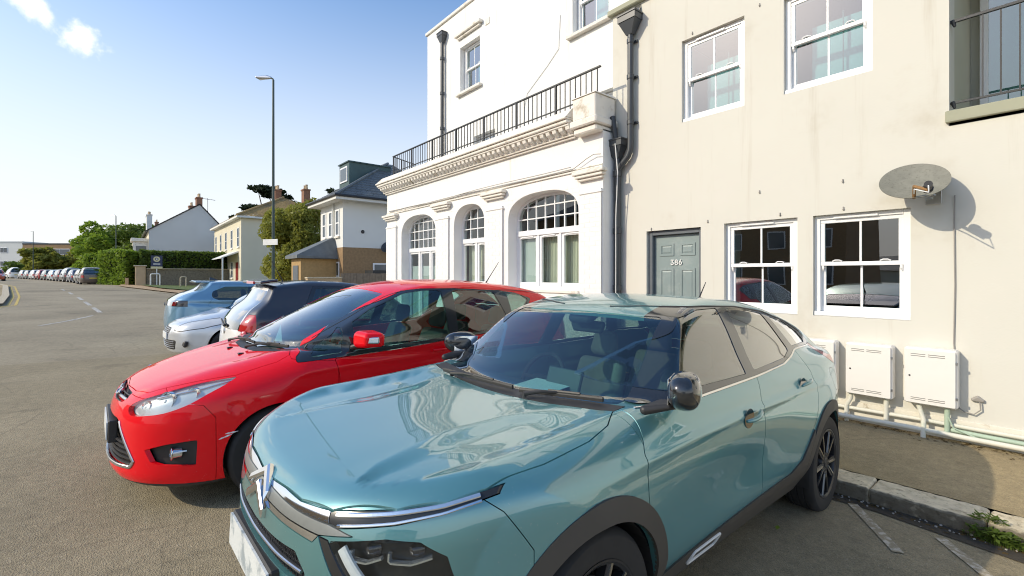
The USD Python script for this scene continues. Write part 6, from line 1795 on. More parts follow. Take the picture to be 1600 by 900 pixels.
def small_car(name, label, pose, field, wb, look, group=None, d=0.035, nphi=150, side_glass=None, glass_look="car_glass_dark", dlo=None, rear_glass=None, rear_lamp=None, front_lamp=None, pillars=None, extra=None, plates=True, wheel_style="plain", wr=0.31, category="car", interior=True, front_plate="plate_plain", tailgate=None, fine=True, lamp_look="lens_red", lamp_wrap=0.30, window_r=0.04):
    F = Field(**field)
    k = field
    car = thing(name, label, category, matrix=pose_matrix(pose), group=group)
    wh = [(0.0, wr), (-wb, wr)]
    B = Body(F, car, wh, d=d, nphi=nphi, wr=wr + 0.04)
    xr, xf = k["xr"], k["xf"]
    hmax = max(v for _, v in k["roof"])
    belt = k["tumble"][1][0] + 0.03
    cowl = k["mid"] * 2 - xr
    hd = max(x for x, v in k["roof"] if v > hmax - 0.09)
    hw = max(v for _, v in k["width"])
    ws = Polygon([(cowl - 0.02, 0.0), (cowl - 0.04, 0.3), (cowl - 0.13, hw - 0.24), (hd - 0.02, hw - 0.37), (hd - 0.01, 0.2), (hd, 0)])
    B.glaze("windscreen", L["car_glass"], unary_union([ws, mirror_poly(ws, "t")]).buffer(0.001), "t", (0.7, 2.2), False)
    rg = rear_glass or [(0, belt + 0.06), (hw - 0.26, belt + 0.07), (hw - 0.34, hmax - 0.17), (0, hmax - 0.14)]
    rg = unary_union([Polygon(rg), mirror_poly(Polygon(rg), "f")]).buffer(0.001).buffer(-0.03).buffer(0.03)
    for c in cutters(rg, "f", (xr - 0.3, xr + 0.95), False):
        B.rest = B.rest - c
        put("rear_window", B.gl ^ c, L[glass_look], car)
    top = hmax - 0.10
    sg = side_glass or [[(cowl - 0.32, belt), (hd + 0.02, top - 0.06), (hd - 0.3, top), (-wb * 0.5 - 0.03, top), (-wb * 0.5 - 0.03, belt + 0.01)], [(-wb * 0.5 - 0.10, belt + 0.01), (-wb * 0.5 - 0.10, top), (xr + 1.05, top - 0.02), (xr + 0.80, belt + 0.10), (xr + 0.95, belt + 0.03)]]
    for g in sg:
        B.glaze("side_window", L[glass_look], rounded(g, window_r), "s")
    dl = dlo or [(cowl - 0.20, belt - 0.02), (hd + 0.05, top - 0.02), (hd - 0.3, top + 0.025), (xr + 1.0, top + 0.01), (xr + 0.72, belt + 0.09), (xr + 0.9, belt - 0.015)]
    B.take("window_surround", L[pillars or "gloss_black"], rounded(dl, 0.01), "s", (0.4, 1.3), gap=0.003)
    rl = rear_lamp or [(hw - 0.30, belt - 0.16), (hw + 0.1, belt - 0.20), (hw + 0.1, belt + 0.06), (hw - 0.26, belt + 0.05)]
    B.take("tail_lamp", L[lamp_look], rounded(rl, 0.02), "f", (xr - 0.3, xr + lamp_wrap))
    if tailgate:
        B.take("tailgate", L[tailgate], Polygon([(-hw + 0.14, 0.40), (hw - 0.14, 0.40), (hw - 0.20, belt), (hw - 0.36, hmax - 0.12), (-hw + 0.36, hmax - 0.12), (-hw + 0.20, belt)]), "f", (xr - 0.3, xr + 0.62), False)
        B.take("rear_bumper", L[tailgate], sbox(xr - 0.3, 0.1, xr + 0.32, belt - 0.06), "s", (-1.3, 1.3), False)
    fl = front_lamp or [(hw - 0.40, 0.60), (hw - 0.15, 0.60), (hw + 0.02, 0.68), (hw + 0.02, 0.80), (hw - 0.18, 0.76), (hw - 0.36, 0.68)]
    for c in cutters(rounded(fl, 0.015), "f", (0.15, 1.2)):
        put("headlamp", B.rest ^ c, L["lamp_pale"], car)
        B.rest = B.rest - c
    if fine:
        for c in cutters(rounded(fl, 0.015).buffer(0.014), "f", (0.15, 1.2)):
            put("headlamp_seal", B.rest ^ c, L["plastic"], car)
            B.rest = B.rest - c
    gr = rounded([(-0.34, 0.63), (0.34, 0.63), (0.30, 0.53), (-0.30, 0.53)], 0.03)
    lo = rounded([(-0.55, 0.42), (0.55, 0.42), (0.5, 0.26), (-0.5, 0.26)], 0.03)
    if fine:
        for q in (gr, lo):
            B.take("grille", L["plastic"], q, "f", (0.4, 1.2), False)
        hood = Polygon([(xf - 0.14, 0), (xf - 0.18, 0.35), (xf - 0.36, hw - 0.30), (0.1, hw - 0.16), (cowl - 0.1, hw - 0.2), (cowl + 0.03, 0.3), (cowl + 0.05, 0)])
        B.take("bonnet", L[look], unary_union([hood, mirror_poly(hood, "t")]).buffer(0.001), "t", (0.6, 1.3), False)
        for a, b in ((cowl - 0.42, -wb * 0.5 - 0.06), (-wb * 0.5 - 0.06, xr + 1.0)):
            B.take("door", L[look], rounded([(a, belt - 0.02), (a, 0.32), (b + (0.12 if b < -wb * 0.6 else 0), 0.32), (b, 0.75), (b, belt - 0.02)], 0.02), "s", (0.4, 1.3))
    B.finish("body", L[look])
    B.arch_liners(wh, wr + 0.04)
    for x in (0.0, -wb):
        for s in (1, -1):
            wheel(car, "wheel", (x, s * (hw - 0.11), wr), wr, 0.19, wr * 0.66, wheel_style, s < 0, 28)
    if plates:
        p = F.cast(np.array([[xr - 1.0, 0, 0.62]]), np.array([[1.0, 0, 0]]))
        if plates is True:
            obj("rear_plate", cbx(p[0][0] - 0.012, p[0][0] + 0.01, -0.26, 0.26, 0.565, 0.675, 0.004), L["plate_yellow"], car)
        p = F.cast(np.array([[xf + 1.0, 0, 0.46]]), np.array([[-1.0, 0, 0]]))
        obj("number_plate", cbx(p[0][0] - 0.01, p[0][0] + 0.014, -0.26, 0.26, 0.42, 0.53, 0.004), L[front_plate], car)
    for s in (1, -1):
        obj("mirror", blob([(cowl - 0.42, s * (hw + 0.03), belt + 0.06, 0.05), (cowl - 0.42, s * (hw + 0.12), belt + 0.06, 0.045), (cowl - 0.5, s * (hw + 0.04), belt + 0.08, 0.045)]), L[look], car, smooth=50)
    if interior:
        seats(car, 0.30, (-wb * 0.52, -wb * 0.82), "seat_dark")
        dash(car, cowl - 0.15, cowl - 0.6, belt - 0.02, hw - 0.22)
    obj("floor_pan", bx(xr + 0.3, xf - 0.5, -hw + 0.2, hw - 0.2, 0.22, 0.25), L["cabin"], car)
    if extra:
        extra(F, car, hw, xr, hmax, belt)
    return car


def rear_fittings(F, car, hw, xr, hmax, belt):
    obj("rear_wiper", tube([(xr + 0.06, 0.05, belt + 0.04), (xr + 0.10, 0.30, belt + 0.10)], 0.012, 6), L["plastic"], car)


def white_extra(F, car, hw, xr, hmax, belt):
    sp = obj("roof_spoiler", blob([(xr + 0.34, -0.52, hmax - 0.05, 0.02), (xr + 0.34, 0.52, hmax - 0.05, 0.02), (xr + 0.52, -0.55, hmax - 0.015, 0.02), (xr + 0.52, 0.55, hmax - 0.015, 0.02)]), L["black_paint"], car, smooth=40)
    obj("brake_light", cbx(xr + 0.305, xr + 0.33, -0.20, 0.20, hmax - 0.075, hmax - 0.035, 0.006), L["lens_red"], sp)
    p = F.cast(np.array([[xr - 1.0, 0.0, belt + 0.10], [xr - 1.0, 0.36, belt + 0.16]]), np.array([[1.0, 0, 0]] * 2))
    obj("rear_wiper", [tube([p[0] + [-0.02, 0, 0], p[1] + [-0.025, 0, 0]], 0.012, 6), blob([(*(p[0] + [-0.02, -0.02, 0]), 0.022), (*(p[0] + [-0.02, 0.05, 0.01]), 0.016)])], L["plastic"], car)
    p = F.cast(np.array([[xr - 1.0, 0.0, 0.80]]), np.array([[1.0, 0, 0]]))
    obj("badge", moved(lathe([(0.0001, 0.012), (0.04, 0.008), (0.045, 0.0)], 20, "x"), p[0] + [-0.002, 0, 0], rz=math.pi), L["satin"], car)
    for s in (1, -1):
        q = F.cast(np.array([[xr - 1.0, s * 0.65, belt + 0.0]]), np.array([[1.0, 0, 0]]))
        obj("round_lamp", moved(lathe([(0.0001, 0.03), (0.05, 0.025), (0.075, 0.0), (0.0001, -0.02)], 22, "x"), q[0] + [0.01, 0, 0], rz=math.pi - s * 0.3), L["lens_red"], car, smooth=50)
    p = F.cast(np.array([[xr + 0.75, 0.0, 3.0]]), np.array([[0, 0, -1.0]]))
    obj("aerial", tube([p[0] + [0, 0, -0.01], p[0] + [-0.01, 0, 0.03], p[0] + [-0.16, 0, 0.30]], [0.018, 0.008, 0.004], 8), L["plastic"], car)


def peugeot_extra(F, car, hw, xr, hmax, belt):
    t = F.cast(np.array([[xr + 0.80, 0.0, 3.0], [xr + 0.80, 0.5, 3.0]]), np.array([[0, 0, -1.0]] * 2))
    zc, ze_ = t[0][2], t[1][2]
    obj("roof_spoiler", blob([(xr + 0.95, -0.50, ze_ + 0.0, 0.016), (xr + 0.95, 0.50, ze_ + 0.0, 0.016), (xr + 0.95, 0, zc, 0.016), (xr + 0.52, -0.48, ze_ - 0.01, 0.012), (xr + 0.52, 0.48, ze_ - 0.01, 0.012), (xr + 0.50, 0, zc - 0.005, 0.012)]), L["blue_paint"], car, smooth=40)
    obj("roof_fin", hull([(xr + 0.85, -0.02, hmax), (xr + 0.85, 0.02, hmax), (xr + 1.05, -0.01, hmax), (xr + 1.05, 0.01, hmax), (xr + 0.86, 0, hmax + 0.07)]), L["gloss_black"], car)
    for s in (1, -1):
        for i in range(3):
            y = s * (0.58 + 0.045 * i)
            p = F.cast(np.array([[xr - 1, y, 0.86 + 0.005 * i], [xr - 1, y + s * 0.015, 0.95]]), np.array([[1.0, 0, 0]] * 2))
            if not np.isnan(p).any():
                obj("lamp_claw", tube(p + np.array([-0.006, 0, 0]), 0.010, 6), L["lens_red"], car)
    q = F.cast(np.array([[xr - 1.0, 0.1, belt + 0.06], [xr - 1.0, 0.40, belt + 0.10]]), np.array([[1.0, 0, 0]] * 2))
    obj("rear_wiper", tube(q + np.array([-0.02, 0, 0]), 0.012, 6), L["plastic"], car)


def silver_extra(F, car, hw, xr, hmax, belt):
    for z in (0.55, 0.58, 0.61):
        p, n = line_on(F, "f", [(-0.31, z), (0.31, z)], 1.4, 12)
        obj("grille_bar", strip(p + 0.002 * n, n, 0.012, 0.008), L["satin"], car)
    for z in (0.29, 0.325, 0.36, 0.395):
        p, n = line_on(F, "f", [(-0.5, z), (0.5, z)], 1.4, 12)
        obj("lower_bar", strip(p + 0.001 * n, n, 0.012, 0.010), L["satin"], car)
    for s in (1, -1):
        p, n = surf(F, "f", [s * 0.66], [0.36], 1.4)
        obj("fog_lamp", [moved(lathe([(0.0001, 0.01), (0.04, 0.004), (0.045, -0.02)], 18, "x"), p[0], rz=s * 0.4)], L["lamp_silver"], car)
        obj("fog_lamp_recess", blob([(*(p[0] + [-0.02, s * 0.05, 0.03]), 0.03), (*(p[0] + [0.0, -s * 0.09, 0.0]), 0.03), (*(p[0] + [-0.01, s * 0.05, -0.02]), 0.03)]), L["plastic"], car)


f_, wb_ = hatch_field(3.50, 1.66, 1.53, 2.35, 0.95, 0.92, -0.02, -0.75, fast=0.38, front=0.68)
small_car("parked_small_car", "small car with white tailgate and black sides, parked nose to the wall", (-7.75, 3.88, road_z(-7.75, 3.9), math.pi + 0.03, -0.036), f_, wb_, "black_paint", d=0.02, nphi=220, tailgate="white_paint", extra=white_extra, wr=0.29, plates="front", lamp_wrap=0.24,
          rear_lamp=[(0.54, 0.84), (0.93, 0.82), (0.93, 1.06), (0.60, 1.06)])
f_, wb_ = hatch_field(4.34, 1.82, 1.46, 2.64, 0.92, 0.88, 0.0, -0.85, fast=0.5, front=0.88)
small_car("parked_hatchback", "silver hatchback with clear headlamps, nose to the road beyond the white tailgate", (-10.55, 1.45, road_z(-10.55, 1.45), 0.03, 0.036), f_, wb_, "silver", d=0.02, nphi=220, extra=silver_extra,
          front_lamp=[(0.44, 0.60), (0.60, 0.585), (0.78, 0.645), (0.95, 0.79), (0.95, 0.87), (0.76, 0.825), (0.55, 0.725)])
f_, wb_ = hatch_field(4.05, 1.76, 1.45, 2.54, 0.96, 0.9, -0.02, -0.85, fast=0.72, front=0.82)
small_car("parked_hatchback", "blue-grey hatchback with roof spoiler and dark tail lamps, furthest in the bays", (-13.6, 3.95, road_z(-13.6, 3.95), math.pi + 0.03, -0.036), f_, wb_, "blue_paint", d=0.02, nphi=220, extra=peugeot_extra, plates="front", lamp_look="lens_smoke", lamp_wrap=0.34, pillars="blue_paint", window_r=0.07,
          side_glass=[[(-0.36, 0.97), (-0.84, 1.29), (-1.10, 1.335), (-1.30, 1.335), (-1.30, 0.98)], [(-1.37, 0.985), (-1.37, 1.335), (-2.16, 1.315), (-2.42, 1.20), (-2.44, 1.06), (-2.30, 1.0)]],
          rear_lamp=[(0.48, 0.85), (1.0, 0.85), (1.0, 0.985), (0.5, 0.985)])

# the line of cars kept along the far kerb
ROW = [
    (dict(length=4.40, width=1.84, height=1.62, wb=2.64, belt=1.0, hood=0.98, fast=0.35), "row_bronze", (0.10, 0.075, 0.06), "bronze grey crossover with a yellow rear plate, nearest of the kerb row"),
    (dict(length=4.1, width=1.74, height=1.48, fast=0.4), "row_silver", (0.25, 0.25, 0.22), "pale grey hatchback just ahead of the bronze crossover"),
    (dict(length=4.2, width=1.78, height=1.46, fast=0.45), "row_blue", (0.05, 0.07, 0.12), "dark blue hatchback third in the kerb row"),
    (dict(length=4.6, width=1.88, height=1.68, wb=2.7, belt=1.02, hood=1.0, fast=0.3), "row_black", (0.012, 0.013, 0.015), "tall black off-roader in the kerb row"),
    (dict(length=4.3, width=1.80, height=1.50, fast=0.4), "row_plum", (0.06, 0.03, 0.045), "plum dark hatchback ahead of the black off-roader"),
    (dict(length=4.3, width=1.78, height=1.46, fast=0.45), "row_ice", (0.45, 0.52, 0.55), "icy silver hatchback between the plum and the grey green cars of the row"),
    (dict(length=4.1, width=1.75, height=1.48, fast=0.4), "row_green", (0.07, 0.09, 0.085), "grey green hatchback next to the dark red car in the kerb row"),
    (dict(length=4.0, width=1.72, height=1.5, fast=0.35), "row_red", (0.30, 0.012, 0.012), "dark red small car in the far kerb row"),
    (dict(length=4.2, width=1.78, height=1.5, fast=0.4), "row_white", (0.62, 0.62, 0.60), "white hatchback beyond the dark red car"),
    (dict(length=4.3, width=1.78, height=1.46, fast=0.4), "row_grey", (0.10, 0.105, 0.11), "dark grey hatchback far along the kerb"),
    (dict(length=4.1, width=1.76, height=1.48, fast=0.4), "row_silver2", (0.36, 0.37, 0.37), "silver hatchback just before the white van"),
]
for i, (kw, nm, col, lab) in enumerate(ROW):
    t = i / 11.0
    x = -60.0 - 58.0 * t
    y = -2.25 - 11.6 * t ** 1.2
    hd = math.atan2(-11.6 * 1.2 * max(t, 0.02) ** 0.2, -58.0)
    f_, wb_ = hatch_field(**kw)
    pm = paint(nm, col, 0.4, 0.4) if nm not in ("row_black", "row_red", "row_white") else paint(nm, col, 0.0, 0.4)
    L[nm] = pm
    yaw = hd + math.pi / 2
    # the front axle leads, further from us
    small_car("parked_car", lab, (x - 2.0, y - 0.27, road_z(x, y), yaw, 0.012), f_, wb_, nm, group="cars parked along the far kerb", d=0.06 if i < 4 else 0.09, nphi=90 if i < 4 else 60, interior=False, fine=i < 2, extra=rear_fittings if i == 0 else None)
VAN = hatch_field(5.0, 1.95, 1.95, 3.0, 1.15, 1.05, 0.1, -0.5, fast=0.12, front=0.85)
small_car("parked_van", "white van at the far end of the kerb row", (-122.5, -15.3, road_z(-121, -15), math.atan2(-0.24, -1.0) + math.pi / 2, 0.0), VAN[0], VAN[1], "white_paint", category="van", d=0.09, nphi=60, interior=False, fine=False)
f_, wb_ = hatch_field(4.2, 1.78, 1.5, 2.55)
L["row_orange"] = paint("row_orange", (0.45, 0.07, 0.02), 0.0, 0.4)
small_car("oncoming_car", "dark red car cut off at the left edge on the far side", (-86.5, -12.3, road_z(-86, -12), math.atan2(0.2, 1.0) + math.pi / 2, 0.0), f_, wb_, "row_orange", d=0.09, nphi=60, interior=False, fine=False)
# ---------------------------------------------------------------- houses and trees down the road
def plain_window(parent, face, c, z0, z1, w, at, look="gypsum"):
    """a small framed window on a far wall; face 'y' looks to -y at y = at, face 'x' looks to +x at x = at"""
    def q(u0, u1, d0, d1, a, b):
        return bx(u0, u1, at + d0, at + d1, a, b) if face == "y" else bx(at - d1, at - d0, u0, u1, a, b)
    f = obj("window", [q(c - w / 2, c - w / 2 + 0.07, -0.04, 0.03, z0, z1), q(c + w / 2 - 0.07, c + w / 2, -0.04, 0.03, z0, z1), q(c - w / 2 + 0.07, c + w / 2 - 0.07, -0.04, 0.03, z0, z0 + 0.08), q(c - w / 2 + 0.07, c + w / 2 - 0.07, -0.04, 0.03, z1 - 0.07, z1), q(c - w / 2 + 0.07, c + w / 2 - 0.07, -0.035, 0.03, (z0 + z1) / 2 - 0.03, (z0 + z1) / 2 + 0.03)], L[look], parent)
    obj("sill", q(c - w / 2 - 0.06, c + w / 2 + 0.06, -0.10, -0.001, z0 - 0.09, z0 - 0.003), L["stone_white"], f)
    obj("pane", q(c - w / 2 + 0.071, c + w / 2 - 0.071, -0.012, -0.006, z0 + 0.081, z1 - 0.071), L["far_pane"], f)


L["far_pane"] = mat("far_pane", (0.06, 0.075, 0.085), 0.08, 0.15, 1.0, spec=0.8)


def chimney(parent, x, y, z0, z1, n=3, s=0.45, look="red_brick"):
    c = obj("chimney", [bx(x - s, x + s, y - 0.3, y + 0.3, z0, z1), bx(x - s - 0.06, x + s + 0.06, y - 0.36, y + 0.36, z1 + 0.001, z1 + 0.14)], L[look], parent)
    for k in range(n):
        xx = x - s * 0.7 + k * s * 1.4 / max(n - 1, 1)
        obj("chimney_pot", moved(lathe([(0.13, 0), (0.10, 0.38), (0.13, 0.40), (0.13, 0.46), (0.09, 0.46), (0.0001, 0.3)], 10), (xx, y, z1 + 0.14)), L["sandy"], c)


def rows_of_slates(quad, n_rows, n_cols, seed, t=0.02):
    """overlapping slates over a quad a, b (eaves), c, d (ridge)"""
    a, b, c, d = [np.array(p, float) for p in quad]
    r = np.random.default_rng(seed)
    nrm = np.cross(b - a, d - a)
    nrm /= np.linalg.norm(nrm)
    if nrm[2] < 0:
        nrm = -nrm
    V, F_ = [], []
    for i in range(n_rows):
        s0, s1 = i / n_rows, (i + 1.35) / n_rows
        for j in range(-1, n_cols + 1):
            u0, u1 = (j + 0.5 * (i % 2)) / n_cols, (j + 1 + 0.5 * (i % 2) - 0.04) / n_cols
            u0, u1 = max(u0, 0), min(u1, 1)
            if u1 - u0 < 0.2 / n_cols:
                continue
            P = lambda u, s: (a + (b - a) * u) * (1 - s) + (d + (c - d) * u) * s
            s1c = min(s1, 1.0)
            k = len(V)
            lift = t * r.uniform(0.8, 1.3)
            V += [P(u0, s0) + nrm * lift, P(u1, s0) + nrm * lift, P(u1, s1c) + nrm * 0.003, P(u0, s1c) + nrm * 0.003, P(u0, s0), P(u1, s0)]
            F_ += [[k, k + 1, k + 2], [k, k + 2, k + 3], [k + 4, k + 5, k + 1], [k + 4, k + 1, k]]
    return trimesh.Trimesh(np.array(V), np.array(F_), process=False)


# white house with the slate roof and green dormer
hc = thing("slate_roofed_house", "white house with hipped slate roof and brown brick base, beyond the arched house", "house")
x1, x0, y0, y1, ze, zb = -24.0, -27.5, 8.7, 15.5, 5.55, 3.15
obj("wall", [bx(x0, x1, y0, y1, zb, ze)], L["house_white"], hc)
obj("brick_base", bx(x0 - 0.01, x1 + 0.01, y0 - 0.01, y1, -0.2, zb - 0.001), L["brown_brick"], hc)
eo = 0.55
E0 = [(x0 - eo, y0 - eo), (x1 + eo, y0 - eo), (x1 + eo, y1), (x0 - eo, y1)]
obj("eaves", [bx(x0 - eo, x1 + eo, y0 - eo, y1, ze - 0.02, ze + 0.16)], L["house_white"], hc)
obj("gutter", [tube([(x0 - eo - 0.05, y0 - eo - 0.05, ze + 0.18), (x1 + eo + 0.05, y0 - eo - 0.05, ze + 0.18), (x1 + eo + 0.05, y1, ze + 0.18)], 0.07, 8)], L["black_iron"], hc)
rz, ym = 8.3, 12.1
xr0, xr1 = x0 + 0.2, -26.0
obj("roof", rows_of_slates([(x0 - eo, y0 - eo, ze + 0.17), (x1 + eo, y0 - eo, ze + 0.17), (xr1, ym, rz), (xr0, ym, rz)], 16, 16, 1), L["slate"], hc)
obj("roof", rows_of_slates([(x1 + eo, y0 - eo, ze + 0.17), (x1 + eo, y1, ze + 0.17), (xr1, ym + 0.3, rz), (xr1, ym, rz)], 16, 22, 2), L["slate"], hc)
obj("hip_ridge", tube([(x1 + eo, y0 - eo, ze + 0.22), (xr1, ym, rz + 0.05), (xr0, ym, rz + 0.05)], 0.07, 6), L["slate"], hc)
dm_ = obj("dormer", [bx(-26.9, -25.4, 9.55, 12.0, 6.4, 7.95)], L["copper"], hc)
obj("dormer_roof", bx(-26.97, -25.33, 9.48, 12.0, 7.951, 8.01), L["copper"], dm_)
obj("dormer_window", [bx(-26.7, -25.6, 9.50, 9.549, 6.9, 7.75)], L["gypsum"], dm_)
obj("pane", [bx(-26.62, -25.68, 9.49, 9.499, 6.98, 7.67)], L["far_pane"], dm_)
for c in (-24.75, -25.8, -26.85):
    plain_window(hc, "y", c, 3.75, 5.15, 0.55, y0)
plain_window(hc, "y", -24.8, 0.9, 2.4, 0.6, y0 - 0.01)
w_ = obj("window", [bx(x1 + 0.012, x1 + 0.05, 10.3, 11.9, 1.55, 2.35)], L["gypsum"], hc)
for k in (10.38, 11.16):
    obj("pane", bx(x1 + 0.0505, x1 + 0.055, k, k + 0.66, 1.63, 2.27), L["far_pane"], w_)
obj("downpipe", tube([(-25.3, y0 - 0.07, ze), (-25.3, y0 - 0.07, 0.2)], 0.05, 8), L["house_white"], hc)
obj("vent", moved(lathe([(0.0001, 0.03), (0.09, 0.02), (0.10, 0)], 12, "x"), (x1 + 0.005, 9.75, 4.0)), L["plastic"], hc)
pc = obj("porch", [bx(-26.6, -24.9, 6.9, y0 - 0.011, -0.1, 2.55)], L["ochre_brick"], hc)
obj("porch_roof", [hull([(-26.85, 6.65, 2.56), (-24.65, 6.65, 2.56), (-26.85, y0 - 0.012, 2.56), (-24.65, y0 - 0.012, 2.56), (-26.85, 6.65, 2.72), (-24.65, 6.65, 2.72), (-26.3, y0 - 0.012, 3.75), (-25.2, y0 - 0.012, 3.75), (-26.6, 7.6, 3.15), (-24.9, 7.6, 3.15)])], L["slate"], pc)
obj("porch_door", bx(-26.2, -25.3, 6.86, 6.899, 0.1, 2.2), L["door_frame"], pc)
sd = thing("satellite_dish", "small dark satellite dish on the white house with the slate roof", "satellite dish", (x1 + 0.35, 10.95, 3.22))
obj("reflector", moved(lathe([(0.0001, -0.07), (0.18, -0.045), (0.33, 0.0), (0.33, 0.01), (0.0001, -0.055)], 24), rx=1.1, rz=0.7), L["drain"], sd, smooth=40)
obj("arm", tube([(-0.34, 0, -0.05), (-0.1, 0, -0.05), (0.0, -0.1, -0.25), (0.12, -0.28, -0.05)], 0.02, 6), L["drain"], sd)
fc = thing("timber_fence", "weathered timber board fence in front of the slate-roofed house", "fence", (-21.5, 7.7, 0.0))
for i in range(46):
    obj("board", bx(-0.012, 0.012 + 0.006 * (i % 2), 0.0 + i * 0.15, 0.0 + i * 0.15 + 0.142, 0.1, 1.78 + 0.02 * RNG.random()), L["timber"], fc)
for z in (0.4, 1.4):
    obj("rail", bx(-0.05, -0.013, 0, 6.9, z, z + 0.1), L["timber"], fc)
gp = thing("garden_wall", "low brown wall end beside the timber fence", "wall", (-21.5, 6.2, 0.0))
obj("wall", bx(-0.15, 0.15, 0, 1.49, 0, 1.55), L["sandy"], gp)
obj("coping", cbx(-0.2, 0.2, -0.03, 1.5, 1.551, 1.62, 0.01), L["kerb"], gp)
pl_ = thing("garden_planter", "black box of yellow flowers behind the timber fence", "planter", (-22.6, 10.4, 0.0))
obj("box", [bx(-0.5, 0.5, -0.9, 0.9, 0.0, 1.95)], L["black_iron"], pl_)


def crown_mesh(centres, n, leaf, seed, flat=0.55, down=0.0):
    """many small leaf faces in clumps: centres are (x, y, z, rx, rz, weight)"""
    r = np.random.default_rng(seed)
    w = np.array([c[5] for c in centres], float)
    pick = r.choice(len(centres), n, p=w / w.sum())
    C = np.array([c[:5] for c in centres])[pick]
    d = r.normal(size=(n, 3))
    d /= np.linalg.norm(d, axis=1, keepdims=True)
    rad = r.uniform(0.35, 1.0, n) ** 0.45 * (0.78 + 0.42 * noise(d * 2.3 + C[:, :3] * 0.7 + 5, seed))
    P = C[:, :3] + d * rad[:, None] * np.stack([C[:, 3], C[:, 3], C[:, 4]], 1)
    u = r.normal(size=(n, 3)) * [1, 1, flat]
    u[:, 2] -= down
    u /= np.linalg.norm(u, axis=1, keepdims=True)
    v = np.cross(u, r.normal(size=(n, 3)))
    v /= np.linalg.norm(v, axis=1, keepdims=True)
    s = leaf * r.uniform(0.6, 1.4, n)[:, None]
    V = np.stack([P - u * s, P + v * s * 0.5, P + u * s, P - v * s * 0.5], 1).reshape(-1, 3)
    k = np.arange(n) * 4
    return trimesh.Trimesh(V, np.vstack([np.stack([k, k + 1, k + 2], 1), np.stack([k, k + 2, k + 3], 1)]), process=False)


def tree(name, label, x, y, z, h, r, n, leaf, look, seed, trunk=0.16, bare=0.25, group=None, style="round", down=0.0):
    t = thing(name, label, "tree", (x, y, z), group=group)
    rr = np.random.default_rng(seed)
    cs = []
    k = 26 if style == "round" else 46
    for i in range(k):
        if style == "round":
            a, q = rr.uniform(0, 6.28), rr.uniform(0, 1) ** 0.5 * r * 0.72
            zz = rr.uniform(bare + 0.1, 0.90) * h
            fall = math.sqrt(max(0.05, 1 - ((zz / h - 0.55) / 0.5) ** 2))
            cs.append((q * fall * math.cos(a), q * fall * math.sin(a), zz, r * rr.uniform(0.30, 0.48), h * rr.uniform(0.10, 0.17), 1.0))
        else:       # layered, flat-topped tiers
            a = rr.uniform(0, 6.28)
            zz = rr.uniform(0.45, 1.0) * h
            q = r * (1.15 - 0.75 * (zz / h) ** 2) * rr.uniform(0.1, 1)
            cs.append((q * math.cos(a), q * math.sin(a), zz, r * rr.uniform(0.16, 0.30), h * 0.026, 1.0))
    limbs = []
    for c in cs[:12]:
        b = bare * h * rr.uniform(0.7, 1.3)
        limbs.append(tube([(0, 0, b), (c[0] * 0.4, c[1] * 0.4, (b + c[2]) / 2 + 0.03 * h), (c[0], c[1], c[2])], [trunk * 0.5, trunk * 0.32, trunk * 0.12], 6))
    obj("trunk", [tube([(0, 0, -0.3), (0.02 * h, 0, 0.25 * h), (0.0, 0.01 * h, 0.55 * h), (0.01 * h, 0, 0.85 * h)], [trunk * 1.2, trunk, trunk * 0.6, trunk * 0.15], 9)] + limbs, L["bark"], t)
    obj("crown", crown_mesh(cs, n, leaf, seed, 0.55, down), L[look], t)
    return t


tree("broadleaf_tree", "olive green broad tree touching autumn, beside the slate-roofed house", -37.2, 10.0, 0.35, 6.8, 2.7, 22000, 0.14, "leaf_olive", 21, 0.22, 0.05, down=0.8)
tree("cedar_tree", "dark cedar with flat tiers behind the ochre roof", -72.5, 16.0, 0.9, 13.0, 5.8, 9000, 0.28, "leaf_dark", 22, 0.35, 0.3, style="tiers")
tree("cedar_tree", "dark conifer top showing just above the slate roof's left edge", -60.0, 21.5, 0.9, 11.5, 4.0, 4000, 0.28, "leaf_dark", 23, 0.3, 0.3, style="tiers")
tree("broadleaf_tree", "bright green rounded tree, the largest at the left end of the hedge", -99.0, -2.2, 1.0, 9.3, 4.6, 13000, 0.28, "leaf_bright", 24, 0.3, 0.06)
tree("broadleaf_tree", "darker green tree behind the hedge's left end", -92.0, 2.6, 1.0, 8.6, 5.0, 11000, 0.28, "leaf_green", 25, 0.3, 0.06)
tree("broadleaf_tree", "small dark tree between the bright tree and the white chimney", -84.0, 4.8, 1.0, 7.4, 3.6, 7000, 0.24, "leaf_green", 26, 0.25, 0.08)
tree("broadleaf_tree", "low olive tree in front of the flats", -118.0, -11.6, 1.1, 5.4, 2.9, 6000, 0.28, "leaf_olive", 27, 0.25, 0.08)
tree("broadleaf_tree", "low brownish green tree right of the olive one", -118.0, -8.2, 1.1, 5.2, 2.7, 6000, 0.28, "leaf_olive", 28, 0.25, 0.08)
tree("broadleaf_tree", "tiny shrub-like tree at the van's roof line", -135.0, -15.8, 1.2, 3.2, 3.0, 3000, 0.28, "leaf_green", 29, 0.2, 0.08)


